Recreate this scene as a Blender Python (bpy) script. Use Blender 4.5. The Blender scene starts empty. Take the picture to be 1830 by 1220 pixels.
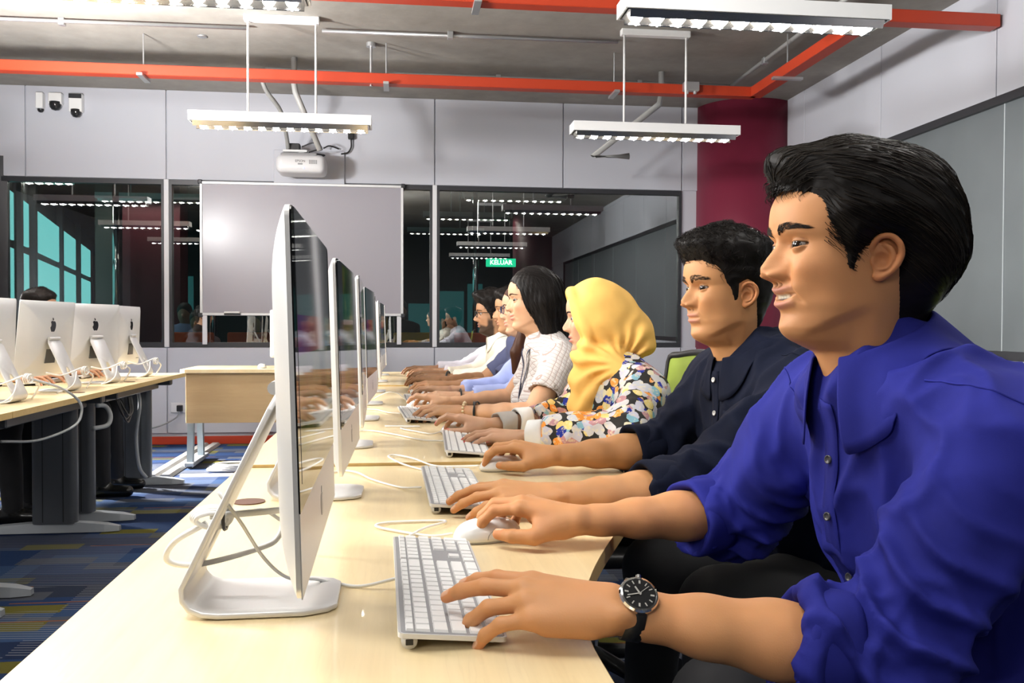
import bpy, bmesh, math, random
import numpy as np
from mathutils import Matrix, Vector
random.seed(7)
RNG = np.random.default_rng(11)
SC = bpy.context.scene
COL = SC.collection
pi = math.pi

# ------------------------------------------------------------------ camera
CAM_H = 1.082
_th, _pt, _rl = math.radians(7.046), math.radians(1.046), math.radians(0.17)
_fw = Vector((math.sin(_th) * math.cos(_pt), math.cos(_th) * math.cos(_pt), -math.sin(_pt)))
_r0 = Vector((math.cos(_th), -math.sin(_th), 0))
_u0 = _r0.cross(_fw)
_R = _r0 * math.cos(_rl) + _u0 * math.sin(_rl)
_U = -_r0 * math.sin(_rl) + _u0 * math.cos(_rl)
cam_d = bpy.data.cameras.new('camera')
cam = bpy.data.objects.new('camera', cam_d)
COL.objects.link(cam)
cam_d.sensor_width = 36.0
cam_d.lens = 1610.0 * 36.0 / 1830.0
cam_d.clip_start = 0.02
_m = Matrix((( _R.x, _U.x, -_fw.x, 0), (_R.y, _U.y, -_fw.y, 0), (_R.z, _U.z, -_fw.z, CAM_H), (0, 0, 0, 1)))
cam.matrix_world = _m
SC.camera = cam

# ------------------------------------------------------------------ world, exposure
wd = bpy.data.worlds.new('world')
SC.world = wd
wd.use_nodes = True
wd.node_tree.nodes['Background'].inputs[0].default_value = (0.75, 0.85, 0.95, 1)
wd.node_tree.nodes['Background'].inputs[1].default_value = 0.05
SC.view_settings.view_transform = 'Standard'
SC.view_settings.look = 'None'
SC.view_settings.exposure = 0.5
SC.view_settings.gamma = 1.0
SC.view_settings.use_curve_mapping = False
SC.cycles.use_denoising = True
SC.cycles.max_bounces = 8
SC.cycles.diffuse_bounces = 4
SC.cycles.glossy_bounces = 4
SC.cycles.transmission_bounces = 4
SC.cycles.transparent_max_bounces = 8
SC.cycles.sample_clamp_indirect = 6.0
SC.cycles.caustics_reflective = False
SC.cycles.caustics_refractive = False

def area_light(name, loc, target, size, power, color=(1, 1, 1), spread=None):
    l = bpy.data.lights.new(name, 'AREA')
    l.shape = 'RECTANGLE'
    l.size, l.size_y = size
    l.energy = power
    l.color = color
    if spread is not None:
        l.spread = spread
    o = bpy.data.objects.new(name, l)
    COL.objects.link(o)
    o.location = loc
    d = Vector(target) - Vector(loc)
    o.rotation_euler = d.to_track_quat('-Z', 'Y').to_euler()
    return o

# photographer's strobes, then lamps added for brightness: key from the aisle on the left, in front of the sitters' faces
area_light('strobe_key', (-2.5, 2.1, 1.95), (0.6, 1.7, 1.05), (0.6, 0.6), 62, (1.0, 0.97, 0.93))
area_light('strobe_far', (-2.3, 4.6, 2.3), (0.5, 4.2, 1.0), (0.7, 0.7), 52, (1.0, 0.97, 0.93))
area_light('strobe_rear', (-4.4, 7.35, 1.7), (-1.6, 6.75, 0.0), (0.3, 0.3), 110, (1.0, 0.98, 0.96), math.radians(55))
area_light('strobe_up', (-2.32, 5.2, 2.2), (-2.05, 5.45, 3.17), (0.3, 0.3), 130, (1.0, 0.99, 0.98))
area_light('strobe_up_near', (-1.6, 1.6, 2.35), (2.3, 4.6, 3.0), (0.3, 0.3), 30, (1.0, 0.99, 0.98), math.radians(90))
area_light('added_uplight', (-2.0, 2.6, 2.3), (-1.6, 2.9, 3.17), (0.4, 0.4), 80, (1.0, 0.99, 0.98))  # added uplight to raise the overall brightness via the ceiling
area_light('bounce_standin', (-0.55, 0.85, 2.95), (-0.15, 1.1, 0.75), (1.2, 1.0), 11, (1.0, 0.97, 0.93), math.radians(110))  # added soft lamp standing in for light bounced off the ceiling
area_light('added_arm_fill', (-0.9, -0.3, 1.5), (0.38, 0.98, 0.76), (0.4, 0.4), 0.40, (1.0, 0.96, 0.92), math.radians(45))  # added narrow fill to brighten the near arms
# ------------------------------------------------------------------ helpers
def col4(c): return (c[0], c[1], c[2], 1.0)

MATS = {}
def mat(name, color=(0.8, 0.8, 0.8), rough=0.5, metal=0.0, spec=0.5, emit=None, estr=0.0, coat=0.0, bump=None, var=None, sss=0.0, sheen=0.0, vcol=False):
    """bump=(scale, strength, dist); var=(scale, amount) value variation"""
    if name in MATS: return MATS[name]
    m = bpy.data.materials.new(name); m.use_nodes = True
    nt = m.node_tree; N = nt.nodes; L = nt.links
    b = N['Principled BSDF']
    b.inputs['Base Color'].default_value = col4(color)
    b.inputs['Roughness'].default_value = rough
    b.inputs['Metallic'].default_value = metal
    b.inputs['Specular IOR Level'].default_value = spec
    b.inputs['Coat Weight'].default_value = coat
    if sheen: b.inputs['Sheen Weight'].default_value = sheen
    if sss:
        b.inputs['Subsurface Weight'].default_value = sss
        b.inputs['Subsurface Radius'].default_value = (1.0, 0.35, 0.18)
        b.inputs['Subsurface Scale'].default_value = 0.006
    if emit is not None:
        b.inputs['Emission Color'].default_value = col4(emit)
        b.inputs['Emission Strength'].default_value = estr
    tc = None
    src = None
    if vcol:
        a = N.new('ShaderNodeVertexColor'); a.layer_name = 'Col'
        src = a.outputs['Color']
    if var:
        tc = N.new('ShaderNodeTexCoord')
        nz = N.new('ShaderNodeTexNoise'); nz.inputs['Scale'].default_value = var[0]; nz.inputs['Detail'].default_value = 4
        L.new(tc.outputs['Object'], nz.inputs['Vector'])
        mr = N.new('ShaderNodeMapRange')
        mr.inputs['From Min'].default_value = 0.3; mr.inputs['From Max'].default_value = 0.7
        mr.inputs['To Min'].default_value = 1 - var[1]; mr.inputs['To Max'].default_value = 1 + var[1]
        L.new(nz.outputs['Fac'], mr.inputs['Value'])
        mx = N.new('ShaderNodeMix'); mx.data_type = 'RGBA'; mx.blend_type = 'MULTIPLY'
        mx.inputs[0].default_value = 1.0
        if src: L.new(src, mx.inputs[6])
        else: mx.inputs[6].default_value = col4(color)
        L.new(mr.outputs[0], mx.inputs[7])
        src = mx.outputs[2]
    if src: L.new(src, b.inputs['Base Color'])
    if bump:
        tc = tc or N.new('ShaderNodeTexCoord')
        nz = N.new('ShaderNodeTexNoise'); nz.inputs['Scale'].default_value = bump[0]; nz.inputs['Detail'].default_value = 5
        L.new(tc.outputs['Object'], nz.inputs['Vector'])
        bp = N.new('ShaderNodeBump'); bp.inputs['Strength'].default_value = bump[1]; bp.inputs['Distance'].default_value = bump[2]
        L.new(nz.outputs['Fac'], bp.inputs['Height']); L.new(bp.outputs[0], b.inputs['Normal'])
    MATS[name] = m
    return m

class NT:
    """tiny wrapper to write node graphs"""
    def __init__(s, m): s.m = m; s.t = m.node_tree; s.N = s.t.nodes; s.L = s.t.links
    def n(s, typ, **kw):
        nd = s.N.new(typ)
        for k, v in kw.items(): setattr(nd, k, v)
        return nd
    def set(s, sock, v):
        if hasattr(v, 'is_output'): s.L.new(v, sock)
        else: sock.default_value = v
    def math(s, op, a, b=0.0, c=0.0):
        nd = s.n('ShaderNodeMath', operation=op)
        s.set(nd.inputs[0], a); s.set(nd.inputs[1], b); s.set(nd.inputs[2], c)
        return nd.outputs[0]
    def mix(s, f, a, b, mode='MIX'):
        nd = s.n('ShaderNodeMix', data_type='RGBA', blend_type=mode)
        s.set(nd.inputs[0], f)
        s.set(nd.inputs[6], col4(a) if isinstance(a, tuple) else a)
        s.set(nd.inputs[7], col4(b) if isinstance(b, tuple) else b)
        return nd.outputs[2]
    def sep(s, v):
        nd = s.n('ShaderNodeSeparateXYZ'); s.L.new(v, nd.inputs[0]); return nd.outputs
    def comb(s, x, y, z):
        nd = s.n('ShaderNodeCombineXYZ'); s.set(nd.inputs[0], x); s.set(nd.inputs[1], y); s.set(nd.inputs[2], z); return nd.outputs[0]
    def noise(s, v, scale, detail=3.0, rough=0.5):
        nd = s.n('ShaderNodeTexNoise'); s.L.new(v, nd.inputs['Vector']); nd.inputs['Scale'].default_value = scale
        nd.inputs['Detail'].default_value = detail; nd.inputs['Roughness'].default_value = rough
        return nd.outputs
    def white(s, v):
        nd = s.n('ShaderNodeTexWhiteNoise', noise_dimensions='3D'); s.L.new(v, nd.inputs['Vector']); return nd.outputs
    def obj(s): return s.n('ShaderNodeTexCoord').outputs['Object']
    def ramp(s, f, stops, interp='LINEAR'):
        nd = s.n('ShaderNodeValToRGB'); cr = nd.color_ramp; cr.interpolation = interp
        while len(cr.elements) < len(stops): cr.elements.new(0.5)
        for e, (p, c) in zip(cr.elements, stops): e.position = p; e.color = col4(c)
        s.L.new(f, nd.inputs[0]); return nd.outputs[0]
    def bump(s, h, strength, dist):
        nd = s.n('ShaderNodeBump'); nd.inputs['Strength'].default_value = strength; nd.inputs['Distance'].default_value = dist
        s.L.new(h, nd.inputs['Height']); return nd.outputs[0]

def mk(name, rough=0.5, metal=0.0, spec=0.5, coat=0.0):
    m = mat(name, rough=rough, metal=metal, spec=spec, coat=coat)
    return m, NT(m), m.node_tree.nodes['Principled BSDF']

def tag(o, label=None, cat=None, group=None, kind=None):
    if label: o['label'] = label
    if cat: o['category'] = cat
    if group: o['group'] = group
    if kind: o['kind'] = kind
    return o

def thing(name, label, cat, loc=(0, 0, 0), rz=0.0, group=None):
    o = bpy.data.objects.new(name, None); COL.objects.link(o)
    o.empty_display_size = 0.05
    o.location = loc; o.rotation_euler = (0, 0, rz)
    return tag(o, label, cat, group)

def mesh_obj(name, v, f, m, parent=None, smooth=False, loc=None, cols=None):
    me = bpy.data.meshes.new(name)
    if isinstance(v, np.ndarray): v = v.astype(float).tolist()
    if isinstance(f, np.ndarray): f = f.tolist()
    me.from_pydata(v, [], f)
    if smooth: me.polygons.foreach_set('use_smooth', np.ones(len(me.polygons), dtype=bool))
    if cols is not None:
        ca = me.color_attributes.new('Col', 'FLOAT_COLOR', 'POINT')
        c4 = np.ones((len(v), 4)); c4[:, :3] = cols
        ca.data.foreach_set('color', c4.ravel())
    me.materials.append(m)
    me.update()
    o = bpy.data.objects.new(name, me); COL.objects.link(o)
    if parent is not None: o.parent = parent
    if loc is not None: o.location = loc
    return o

def copy_tree(o, parent=None):
    c = o.copy(); COL.objects.link(c)
    if parent is not None: c.parent = parent
    for ch in list(o.children): copy_tree(ch, c)
    return c

def unit(v):
    v = np.asarray(v, float); return v / (np.linalg.norm(v) + 1e-12)

class MB:
    def __init__(s): s.v = []; s.f = []
    def add(s, vs, fs):
        o = len(s.v); s.v.extend([tuple(map(float, p)) for p in vs]); s.f.extend([tuple(i + o for i in q) for q in fs]); return s
    def box(s, lo, hi):
        x0, y0, z0 = lo; x1, y1, z1 = hi
        return s.add([(x0, y0, z0), (x1, y0, z0), (x1, y1, z0), (x0, y1, z0), (x0, y0, z1), (x1, y0, z1), (x1, y1, z1), (x0, y1, z1)],
                     [(0, 3, 2, 1), (4, 5, 6, 7), (0, 1, 5, 4), (1, 2, 6, 5), (2, 3, 7, 6), (3, 0, 4, 7)])
    def rbox(s, lo, hi, r=0.005, seg=2):
        """box with bevelled edges"""
        bm = bmesh.new()
        c = [(a + b) / 2 for a, b in zip(lo, hi)]; sz = [abs(b - a) for a, b in zip(lo, hi)]
        bmesh.ops.create_cube(bm, size=1.0, matrix=Matrix.Translation(c) @ Matrix.Diagonal((*sz, 1)))
        bmesh.ops.bevel(bm, geom=bm.edges[:], offset=r, segments=seg, affect='EDGES', profile=0.5)
        return s.frombm(bm)
    def frombm(s, bm):
        bm.verts.index_update()
        s.add([v.co[:] for v in bm.verts], [[v.index for v in f.verts] for f in bm.faces]); bm.free(); return s
    def tube(s, pts, r, n=8, cap=True, closed=False):
        pts = np.asarray(pts, float); m = len(pts)
        rr = np.full(m, r) if np.isscalar(r) else np.asarray(r, float)
        tn = np.zeros_like(pts)
        tn[1:-1] = pts[2:] - pts[:-2]; tn[0] = pts[1] - pts[0]; tn[-1] = pts[-1] - pts[-2]
        if closed: tn[0] = tn[-1] = pts[1] - pts[-2]
        tn /= (np.linalg.norm(tn, axis=1, keepdims=True) + 1e-12)
        a = np.array([0, 0, 1.0]) if abs(tn[0][2]) < 0.9 else np.array([1.0, 0, 0])
        vs = []; u = np.cross(tn[0], a); u /= np.linalg.norm(u)
        for i in range(m):
            u = u - tn[i] * (u @ tn[i]); u /= (np.linalg.norm(u) + 1e-12); w = np.cross(tn[i], u)
            for k in range(n):
                an = 2 * pi * k / n
                vs.append(pts[i] + rr[i] * (math.cos(an) * u + math.sin(an) * w))
        fs = [(i * n + k, i * n + (k + 1) % n, (i + 1) * n + (k + 1) % n, (i + 1) * n + k) for i in range(m - 1) for k in range(n)]
        if cap and not closed:
            fs += [tuple(range(n))[::-1], tuple((m - 1) * n + k for k in range(n))]
        return s.add(vs, fs)
    def cyl(s, c, r, h, n=24, axis=2, r2=None):
        p0 = np.array(c, float); p1 = p0.copy(); p1[axis] += h
        return s.tube([p0, p1], [r, r if r2 is None else r2], n)
    def prism(s, outline, z0, z1):
        n = len(outline)
        vs = [(x, y, z0) for x, y in outline] + [(x, y, z1) for x, y in outline]
        return s.add(vs, [tuple(range(n))[::-1], tuple(range(n, 2 * n))] + [(i, (i + 1) % n, n + (i + 1) % n, n + i) for i in range(n)])
    def lathe(s, prof, n=24, c=(0, 0, 0)):
        vs = []; m = len(prof)
        for r, z in prof:
            for k in range(n):
                a = 2 * pi * k / n; vs.append((c[0] + r * math.cos(a), c[1] + r * math.sin(a), c[2] + z))
        fs = [(i * n + k, i * n + (k + 1) % n, (i + 1) * n + (k + 1) % n, (i + 1) * n + k) for i in range(m - 1) for k in range(n)]
        fs += [tuple(range(n))[::-1], tuple((m - 1) * n + k for k in range(n))]
        return s.add(vs, fs)
    def xf(s, M):
        M = np.asarray(M, float)
        a = np.array(s.v); a = a @ M[:3, :3].T + M[:3, 3]; s.v = [tuple(p) for p in a]; return s
    def build(s, name, m, parent=None, smooth=False, loc=None, rot=None, sharp=None):
        o = mesh_obj(name, s.v, s.f, m, parent, smooth or sharp is not None, loc)
        if sharp is not None: o.data.set_sharp_from_angle(angle=math.radians(sharp))
        if rot: o.rotation_euler = rot
        return o

def crom(pts, n=8, closed=False):
    """Catmull-Rom through points"""
    P = np.asarray(pts, float)
    if closed: Q = np.vstack([P[-1], P, P[0], P[1]])
    else: Q = np.vstack([2 * P[0] - P[1], P, 2 * P[-1] - P[-2]])
    out = []
    for i in range(1, len(Q) - 2):
        t = np.linspace(0, 1, n, endpoint=False)[:, None]
        a, b, c, d = Q[i - 1], Q[i], Q[i + 1], Q[i + 2]
        out.append(0.5 * ((2 * b) + (c - a) * t + (2 * a - 5 * b + 4 * c - d) * t ** 2 + (3 * b - 3 * c + d - a) * t ** 3))
    out.append((P[0] if closed else P[-1])[None])
    return np.vstack(out)

def rrect(w, h, r, n=5, cx=0, cy=0):
    o = []
    for sx, sy, a0 in ((1, 1, 0), (-1, 1, 90), (-1, -1, 180), (1, -1, 270)):
        for k in range(n + 1):
            a = math.radians(a0 + 90 * k / n)
            o.append((cx + sx * (w / 2 - r) + r * math.cos(a), cy + sy * (h / 2 - r) + r * math.sin(a)))
    return o

def text_obj(name, body, size, m, parent=None, loc=(0, 0, 0), rot=(0, 0, 0), extrude=0.0005, align='CENTER', bold=False):
    cu = bpy.data.curves.new(name, 'FONT'); cu.body = body; cu.size = size; cu.extrude = extrude
    cu.align_x = align; cu.align_y = 'CENTER'
    cu.resolution_u = 3
    if bold: cu.offset = size * 0.02
    cu.materials.append(m)
    tmp = bpy.data.objects.new(name, cu); COL.objects.link(tmp)
    dg = bpy.context.evaluated_depsgraph_get()
    me = bpy.data.meshes.new_from_object(tmp.evaluated_get(dg))
    bpy.data.objects.remove(tmp)
    me.name = name
    if not me.materials: me.materials.append(m)
    o = bpy.data.objects.new(name, me); COL.objects.link(o)
    if parent is not None: o.parent = parent
    o.location = loc; o.rotation_euler = rot
    return o

def sstep(a, b, x):
    t = np.clip((x - a) / (b - a), 0, 1); return t * t * (3 - 2 * t)

# ---- signed-distance modelling: smooth unions of round cones / ellipsoids, meshed with surface nets
class SDF:
    def __init__(s, lo, hi, res):
        s.lo = np.asarray(lo, float); s.res = res
        s.n = np.ceil((np.asarray(hi, float) - s.lo) / res).astype(int) + 1
        s.ax = [s.lo[i] + res * np.arange(s.n[i]) for i in range(3)]
        s.d = np.full(tuple(s.n), 0.25)
    def _sl(s, lo, hi):
        a = np.maximum(np.floor((lo - s.lo) / s.res).astype(int), 0)
        b = np.minimum(np.ceil((hi - s.lo) / s.res).astype(int) + 1, s.n)
        if np.any(b <= a): return None
        sl = tuple(slice(i, j) for i, j in zip(a, b))
        g = [s.ax[0][sl[0]][:, None, None], s.ax[1][sl[1]][None, :, None], s.ax[2][sl[2]][None, None, :]]
        return sl, g
    def _mix(s, sl, e, k, op):
        d = s.d[sl]
        if op == 'u':
            if k > 0:
                h = np.clip(0.5 + 0.5 * (d - e) / k, 0, 1); s.d[sl] = d + (e - d) * h - k * h * (1 - h)
            else: s.d[sl] = np.minimum(d, e)
        elif op == 's':
            if k > 0:
                h = np.clip(0.5 - 0.5 * (d + e) / k, 0, 1); s.d[sl] = d + (-e - d) * h + k * h * (1 - h)
            else: s.d[sl] = np.maximum(d, -e)
    def cone(s, a, b, ra, rb, k=0.01, op='u', flat=None):
        a = np.asarray(a, float); b = np.asarray(b, float); m = max(ra, rb) * (flat[1] if flat and flat[1] > 1 else 1) + k + 4 * s.res
        q = s._sl(np.minimum(a, b) - m, np.maximum(a, b) + m)
        if q is None: return s
        sl, (X, Y, Z) = q
        X = X - a[0]; Y = Y - a[1]; Z = Z - a[2]; ba = b - a
        sc = 1.0
        if flat:   # flat=(axis, factor): body is factor times as thick along axis
            n = unit(flat[0]); f = 1.0 / flat[1]
            t = (X * n[0] + Y * n[1] + Z * n[2]) * (f - 1)
            X = X + n[0] * t; Y = Y + n[1] * t; Z = Z + n[2] * t
            ba = ba + n * (ba @ n) * (f - 1); sc = min(1.0, flat[1])
        t = np.clip((X * ba[0] + Y * ba[1] + Z * ba[2]) / (ba @ ba + 1e-12), 0, 1)
        e = np.sqrt((X - t * ba[0]) ** 2 + (Y - t * ba[1]) ** 2 + (Z - t * ba[2]) ** 2) - (ra + (rb - ra) * t)
        s._mix(sl, e * sc, k, op); return s
    def chain(s, pts, rs, k=0.01, op='u', flat=None):
        for i in range(len(pts) - 1): s.cone(pts[i], pts[i + 1], rs[i], rs[i + 1], k, op, flat)
        return s
    def ell(s, c, r, k=0.01, op='u', M=None):
        c = np.asarray(c, float); r = np.asarray(r, float); m = r.max() + k + 4 * s.res
        q = s._sl(c - m, c + m)
        if q is None: return s
        sl, (X, Y, Z) = q
        X = X - c[0]; Y = Y - c[1]; Z = Z - c[2]
        if M is not None:  # rows of M: the ellipsoid's axes
            X, Y, Z = [X * M[i][0] + Y * M[i][1] + Z * M[i][2] for i in range(3)]
        k0 = np.sqrt((X / r[0]) ** 2 + (Y / r[1]) ** 2 + (Z / r[2]) ** 2)
        k1 = np.sqrt((X / r[0] ** 2) ** 2 + (Y / r[1] ** 2) ** 2 + (Z / r[2] ** 2) ** 2) + 1e-9
        s._mix(sl, k0 * (k0 - 1) / k1, k, op); return s
    def plane(s, p, n, k=0.0):
        """cut away the side the normal points to"""
        p = np.asarray(p, float); n = unit(n)
        X, Y, Z = s.ax[0][:, None, None], s.ax[1][None, :, None], s.ax[2][None, None, :]
        e = -((X - p[0]) * n[0] + (Y - p[1]) * n[1] + (Z - p[2]) * n[2])
        s._mix((slice(None),) * 3, e, k, 's'); return s
    def field(s, fn):
        X, Y, Z = s.ax[0][:, None, None], s.ax[1][None, :, None], s.ax[2][None, None, :]
        s.d = fn(s.d, X, Y, Z); return s
    def mesh(s):
        d = s.d.copy()
        for ax in range(3):   # close at the borders
            i0 = [slice(None)] * 3; i0[ax] = 0; d[tuple(i0)] = np.maximum(d[tuple(i0)], s.res * 0.5)
            i0[ax] = -1; d[tuple(i0)] = np.maximum(d[tuple(i0)], s.res * 0.5)
        inn = d < 0
        nx, ny, nz = d.shape
        c = [inn[i:nx - 1 + i, j:ny - 1 + j, k:nz - 1 + k] for i in (0, 1) for j in (0, 1) for k in (0, 1)]
        cnt = sum(q.astype(np.int8) for q in c)
        act = (cnt > 0) & (cnt < 8)
        idx = np.argwhere(act)
        ids = np.full(act.shape, -1, dtype=np.int64); ids[act] = np.arange(len(idx))
        I, J, K = idx.T
        acc = np.zeros((len(idx), 3)); w = np.zeros(len(idx))
        cv = {(i, j, k): d[I + i, J + j, K + k] for i in (0, 1) for j in (0, 1) for k in (0, 1)}
        for ax in range(3):
            for a in (0, 1):
                for b in (0, 1):
                    p = [0, 0, 0]; o1, o2 = [q for q in range(3) if q != ax]; p[o1] = a; p[o2] = b
                    q = list(p); q[ax] = 1
                    d0, d1 = cv[tuple(p)], cv[tuple(q)]
                    cr = (d0 < 0) != (d1 < 0)
                    t = np.where(cr, d0 / np.where(cr, d0 - d1, 1), 0)
                    pt = np.tile(np.array(p, float), (len(idx), 1)); pt[:, ax] = t
                    acc[cr] += pt[cr]; w[cr] += 1
        V = s.lo + (idx + acc / w[:, None]) * s.res
        F = []
        for ax in range(3):
            o1, o2 = [(1, 2), (2, 0), (0, 1)][ax]
            sl0 = [slice(None)] * 3; sl1 = [slice(None)] * 3
            sl0[ax] = slice(0, -1); sl1[ax] = slice(1, None)
            for q in (o1, o2):
                sl0[q] = slice(1, -1); sl1[q] = slice(1, -1)
            A, B = inn[tuple(sl0)], inn[tuple(sl1)]
            e = np.argwhere(A != B)
            if len(e) == 0: continue
            fl = A[tuple(e.T)]
            g = e.copy(); g[:, o1] += 1; g[:, o2] += 1
            def cell(da, db):
                h = g.copy(); h[:, o1] -= da; h[:, o2] -= db
                return ids[tuple(h.T)]
            q = np.stack([cell(1, 1), cell(0, 1), cell(0, 0), cell(1, 0)], 1)
            q[~fl] = q[~fl][:, ::-1]
            F.append(q)
        return V, (np.vstack(F) if F else np.zeros((0, 4), int))
    def grad(s, V):
        """outward normals at points"""
        h = s.res
        def smp(P):
            u = np.clip((P - s.lo) / s.res, 0, np.array(s.d.shape) - 1.001); i = u.astype(int); f = u - i
            r = 0
            for a in (0, 1):
                for b in (0, 1):
                    for c in (0, 1):
                        wt = (f[:, 0] if a else 1 - f[:, 0]) * (f[:, 1] if b else 1 - f[:, 1]) * (f[:, 2] if c else 1 - f[:, 2])
                        r = r + wt * s.d[i[:, 0] + a, i[:, 1] + b, i[:, 2] + c]
            return r
        g = np.stack([smp(V + np.eye(3)[a] * h) - smp(V - np.eye(3)[a] * h) for a in range(3)], 1)
        return g / (np.linalg.norm(g, axis=1, keepdims=True) + 1e-9)

def joinmesh(parts):
    """parts: list of (V, F[, C]); returns V, F list, C"""
    V = []; F = []; C = []; o = 0
    for p in parts:
        v, f = p[0], p[1]
        V.append(np.asarray(v, float)); F.extend([tuple(int(i) + o for i in q) for q in (f.tolist() if isinstance(f, np.ndarray) else f)])
        if len(p) > 2: C.append(np.broadcast_to(np.asarray(p[2], float), (len(v), 3)))
        o += len(v)
    return np.vstack(V), F, (np.vstack(C) if C else None)
# ------------------------------------------------------------------ surface materials
M_wall = mat('wall_panel_paint', (0.56, 0.57, 0.625), 0.55, bump=(60, 0.03, 0.002))
M_joint = mat('panel_joint', (0.72, 0.72, 0.74), 0.5)
M_maroon = mat('maroon_paint', (0.20, 0.018, 0.045), 0.45, bump=(300, 0.05, 0.001))
M_frame = mat('charcoal_frame', (0.03, 0.031, 0.036), 0.4)
M_red = mat('red_tray_paint', (0.47, 0.045, 0.014), 0.42)
M_galv = mat('galvanised_steel', (0.55, 0.56, 0.57), 0.38, 0.8)
M_pvc = mat('grey_pvc', (0.36, 0.36, 0.35), 0.45)
M_white = mat('white_lacquer', (0.86, 0.86, 0.85), 0.35)
M_black = mat('black_plastic', (0.012, 0.012, 0.013), 0.4)
M_cable_w = mat('white_cable', (0.82, 0.82, 0.80), 0.4)
M_cable_g = mat('grey_cable', (0.25, 0.26, 0.27), 0.45)
M_legs = mat('slate_leg_paint', (0.085, 0.093, 0.105), 0.42, 0.2)
M_legs_l = mat('silver_leg_paint', (0.42, 0.45, 0.48), 0.4, 0.3)
M_alu = mat('brushed_aluminium', (0.70, 0.70, 0.70), 0.45, 0.45, bump=(900, 0.02, 0.0005))
M_alu_b = mat('bead_blasted_aluminium', (0.80, 0.80, 0.79), 0.38, 0.55)
M_chrome = mat('chrome', (0.8, 0.8, 0.8), 0.08, 1.0)

def m_carpet():
    m, T, b = mk('patterned_carpet', rough=0.95, spec=0.1)
    o = T.obj(); x, y, z = T.sep(o)
    def cellhash(sx, sy, ox, oy, seed):
        cx = T.math('FLOOR', T.math('MULTIPLY', T.math('ADD', x, ox), 1 / sx))
        cy = T.math('FLOOR', T.math('MULTIPLY', T.math('ADD', y, oy), 1 / sy))
        return T.white(T.comb(cx, cy, seed))[0]
    base = T.ramp(cellhash(0.5, 0.17, 0.1, 0.0, 1.0), [(0, (0.010, 0.019, 0.052)), (0.35, (0.014, 0.032, 0.088)), (0.6, (0.026, 0.055, 0.125)), (0.85, (0.019, 0.025, 0.044))], 'CONSTANT')
    # pale grey blocks
    h2 = cellhash(0.33, 0.11, 0.07, 0.03, 5.0)
    c = T.mix(T.math('MULTIPLY', T.math('GREATER_THAN', h2, 0.80), 0.75), base, (0.070, 0.074, 0.085))
    # olive blocks, some of them striped
    h3 = cellhash(0.27, 0.10, 0.19, 0.06, 9.0)
    stripe = T.math('GREATER_THAN', T.math('FRACT', T.math('MULTIPLY', y, 52.0)), 0.45)
    olive = T.math('GREATER_THAN', h3, 0.83)
    solid = T.math('GREATER_THAN', h3, 0.92)
    fac = T.math('MULTIPLY', olive, T.math('MAXIMUM', stripe, solid))
    c = T.mix(T.math('MULTIPLY', fac, 0.9), c, (0.105, 0.094, 0.010))
    # fine pale strokes
    h4 = cellhash(0.42, 0.16, 0.02, 0.11, 13.0)
    st2 = T.math('GREATER_THAN', T.math('FRACT', T.math('MULTIPLY', T.math('ADD', y, T.math('MULTIPLY', x, 0.1)), 44.0)), 0.70)
    c = T.mix(T.math('MULTIPLY', T.math('MULTIPLY', T.math('GREATER_THAN', h4, 0.62), st2), 0.6), c, (0.19, 0.20, 0.22))
    h5 = cellhash(0.6, 0.23, 0.3, 0.14, 21.0)
    st3 = T.math('GREATER_THAN', T.math('FRACT', T.math('MULTIPLY', y, 4.35)), 0.95)
    c = T.mix(T.math('MULTIPLY', T.math('MULTIPLY', T.math('GREATER_THAN', h5, 0.78), st3), 0.8), c, (0.20, 0.07, 0.02))
    nz = T.noise(o, 420, 2)[0]
    c = T.mix(0.5, c, T.mix(nz, (0.55, 0.55, 0.55), (1.5, 1.5, 1.5)), 'MULTIPLY')
    T.L.new(c, b.inputs['Base Color'])
    T.L.new(T.bump(T.noise(o, 500, 2)[0], 0.5, 0.004), b.inputs['Normal'])
    return m
M_carpet = m_carpet()

def m_concrete():
    m, T, b = mk('raw_concrete', rough=0.8, spec=0.3)
    o = T.obj(); n1 = T.noise(o, 0.9, 5, 0.6)[0]; n2 = T.noise(o, 7, 6, 0.65)[0]
    c = T.ramp(n1, [(0.3, (0.25, 0.232, 0.205)), (0.55, (0.33, 0.31, 0.28)), (0.75, (0.40, 0.385, 0.355))])
    c = T.mix(0.35, c, T.ramp(n2, [(0.3, (0.7, 0.7, 0.7)), (0.7, (1.2, 1.2, 1.2))]), 'MULTIPLY')
    T.L.new(c, b.inputs['Base Color']); T.L.new(T.bump(n2, 0.15, 0.02), b.inputs['Normal'])
    return m
M_concrete = m_concrete()

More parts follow.
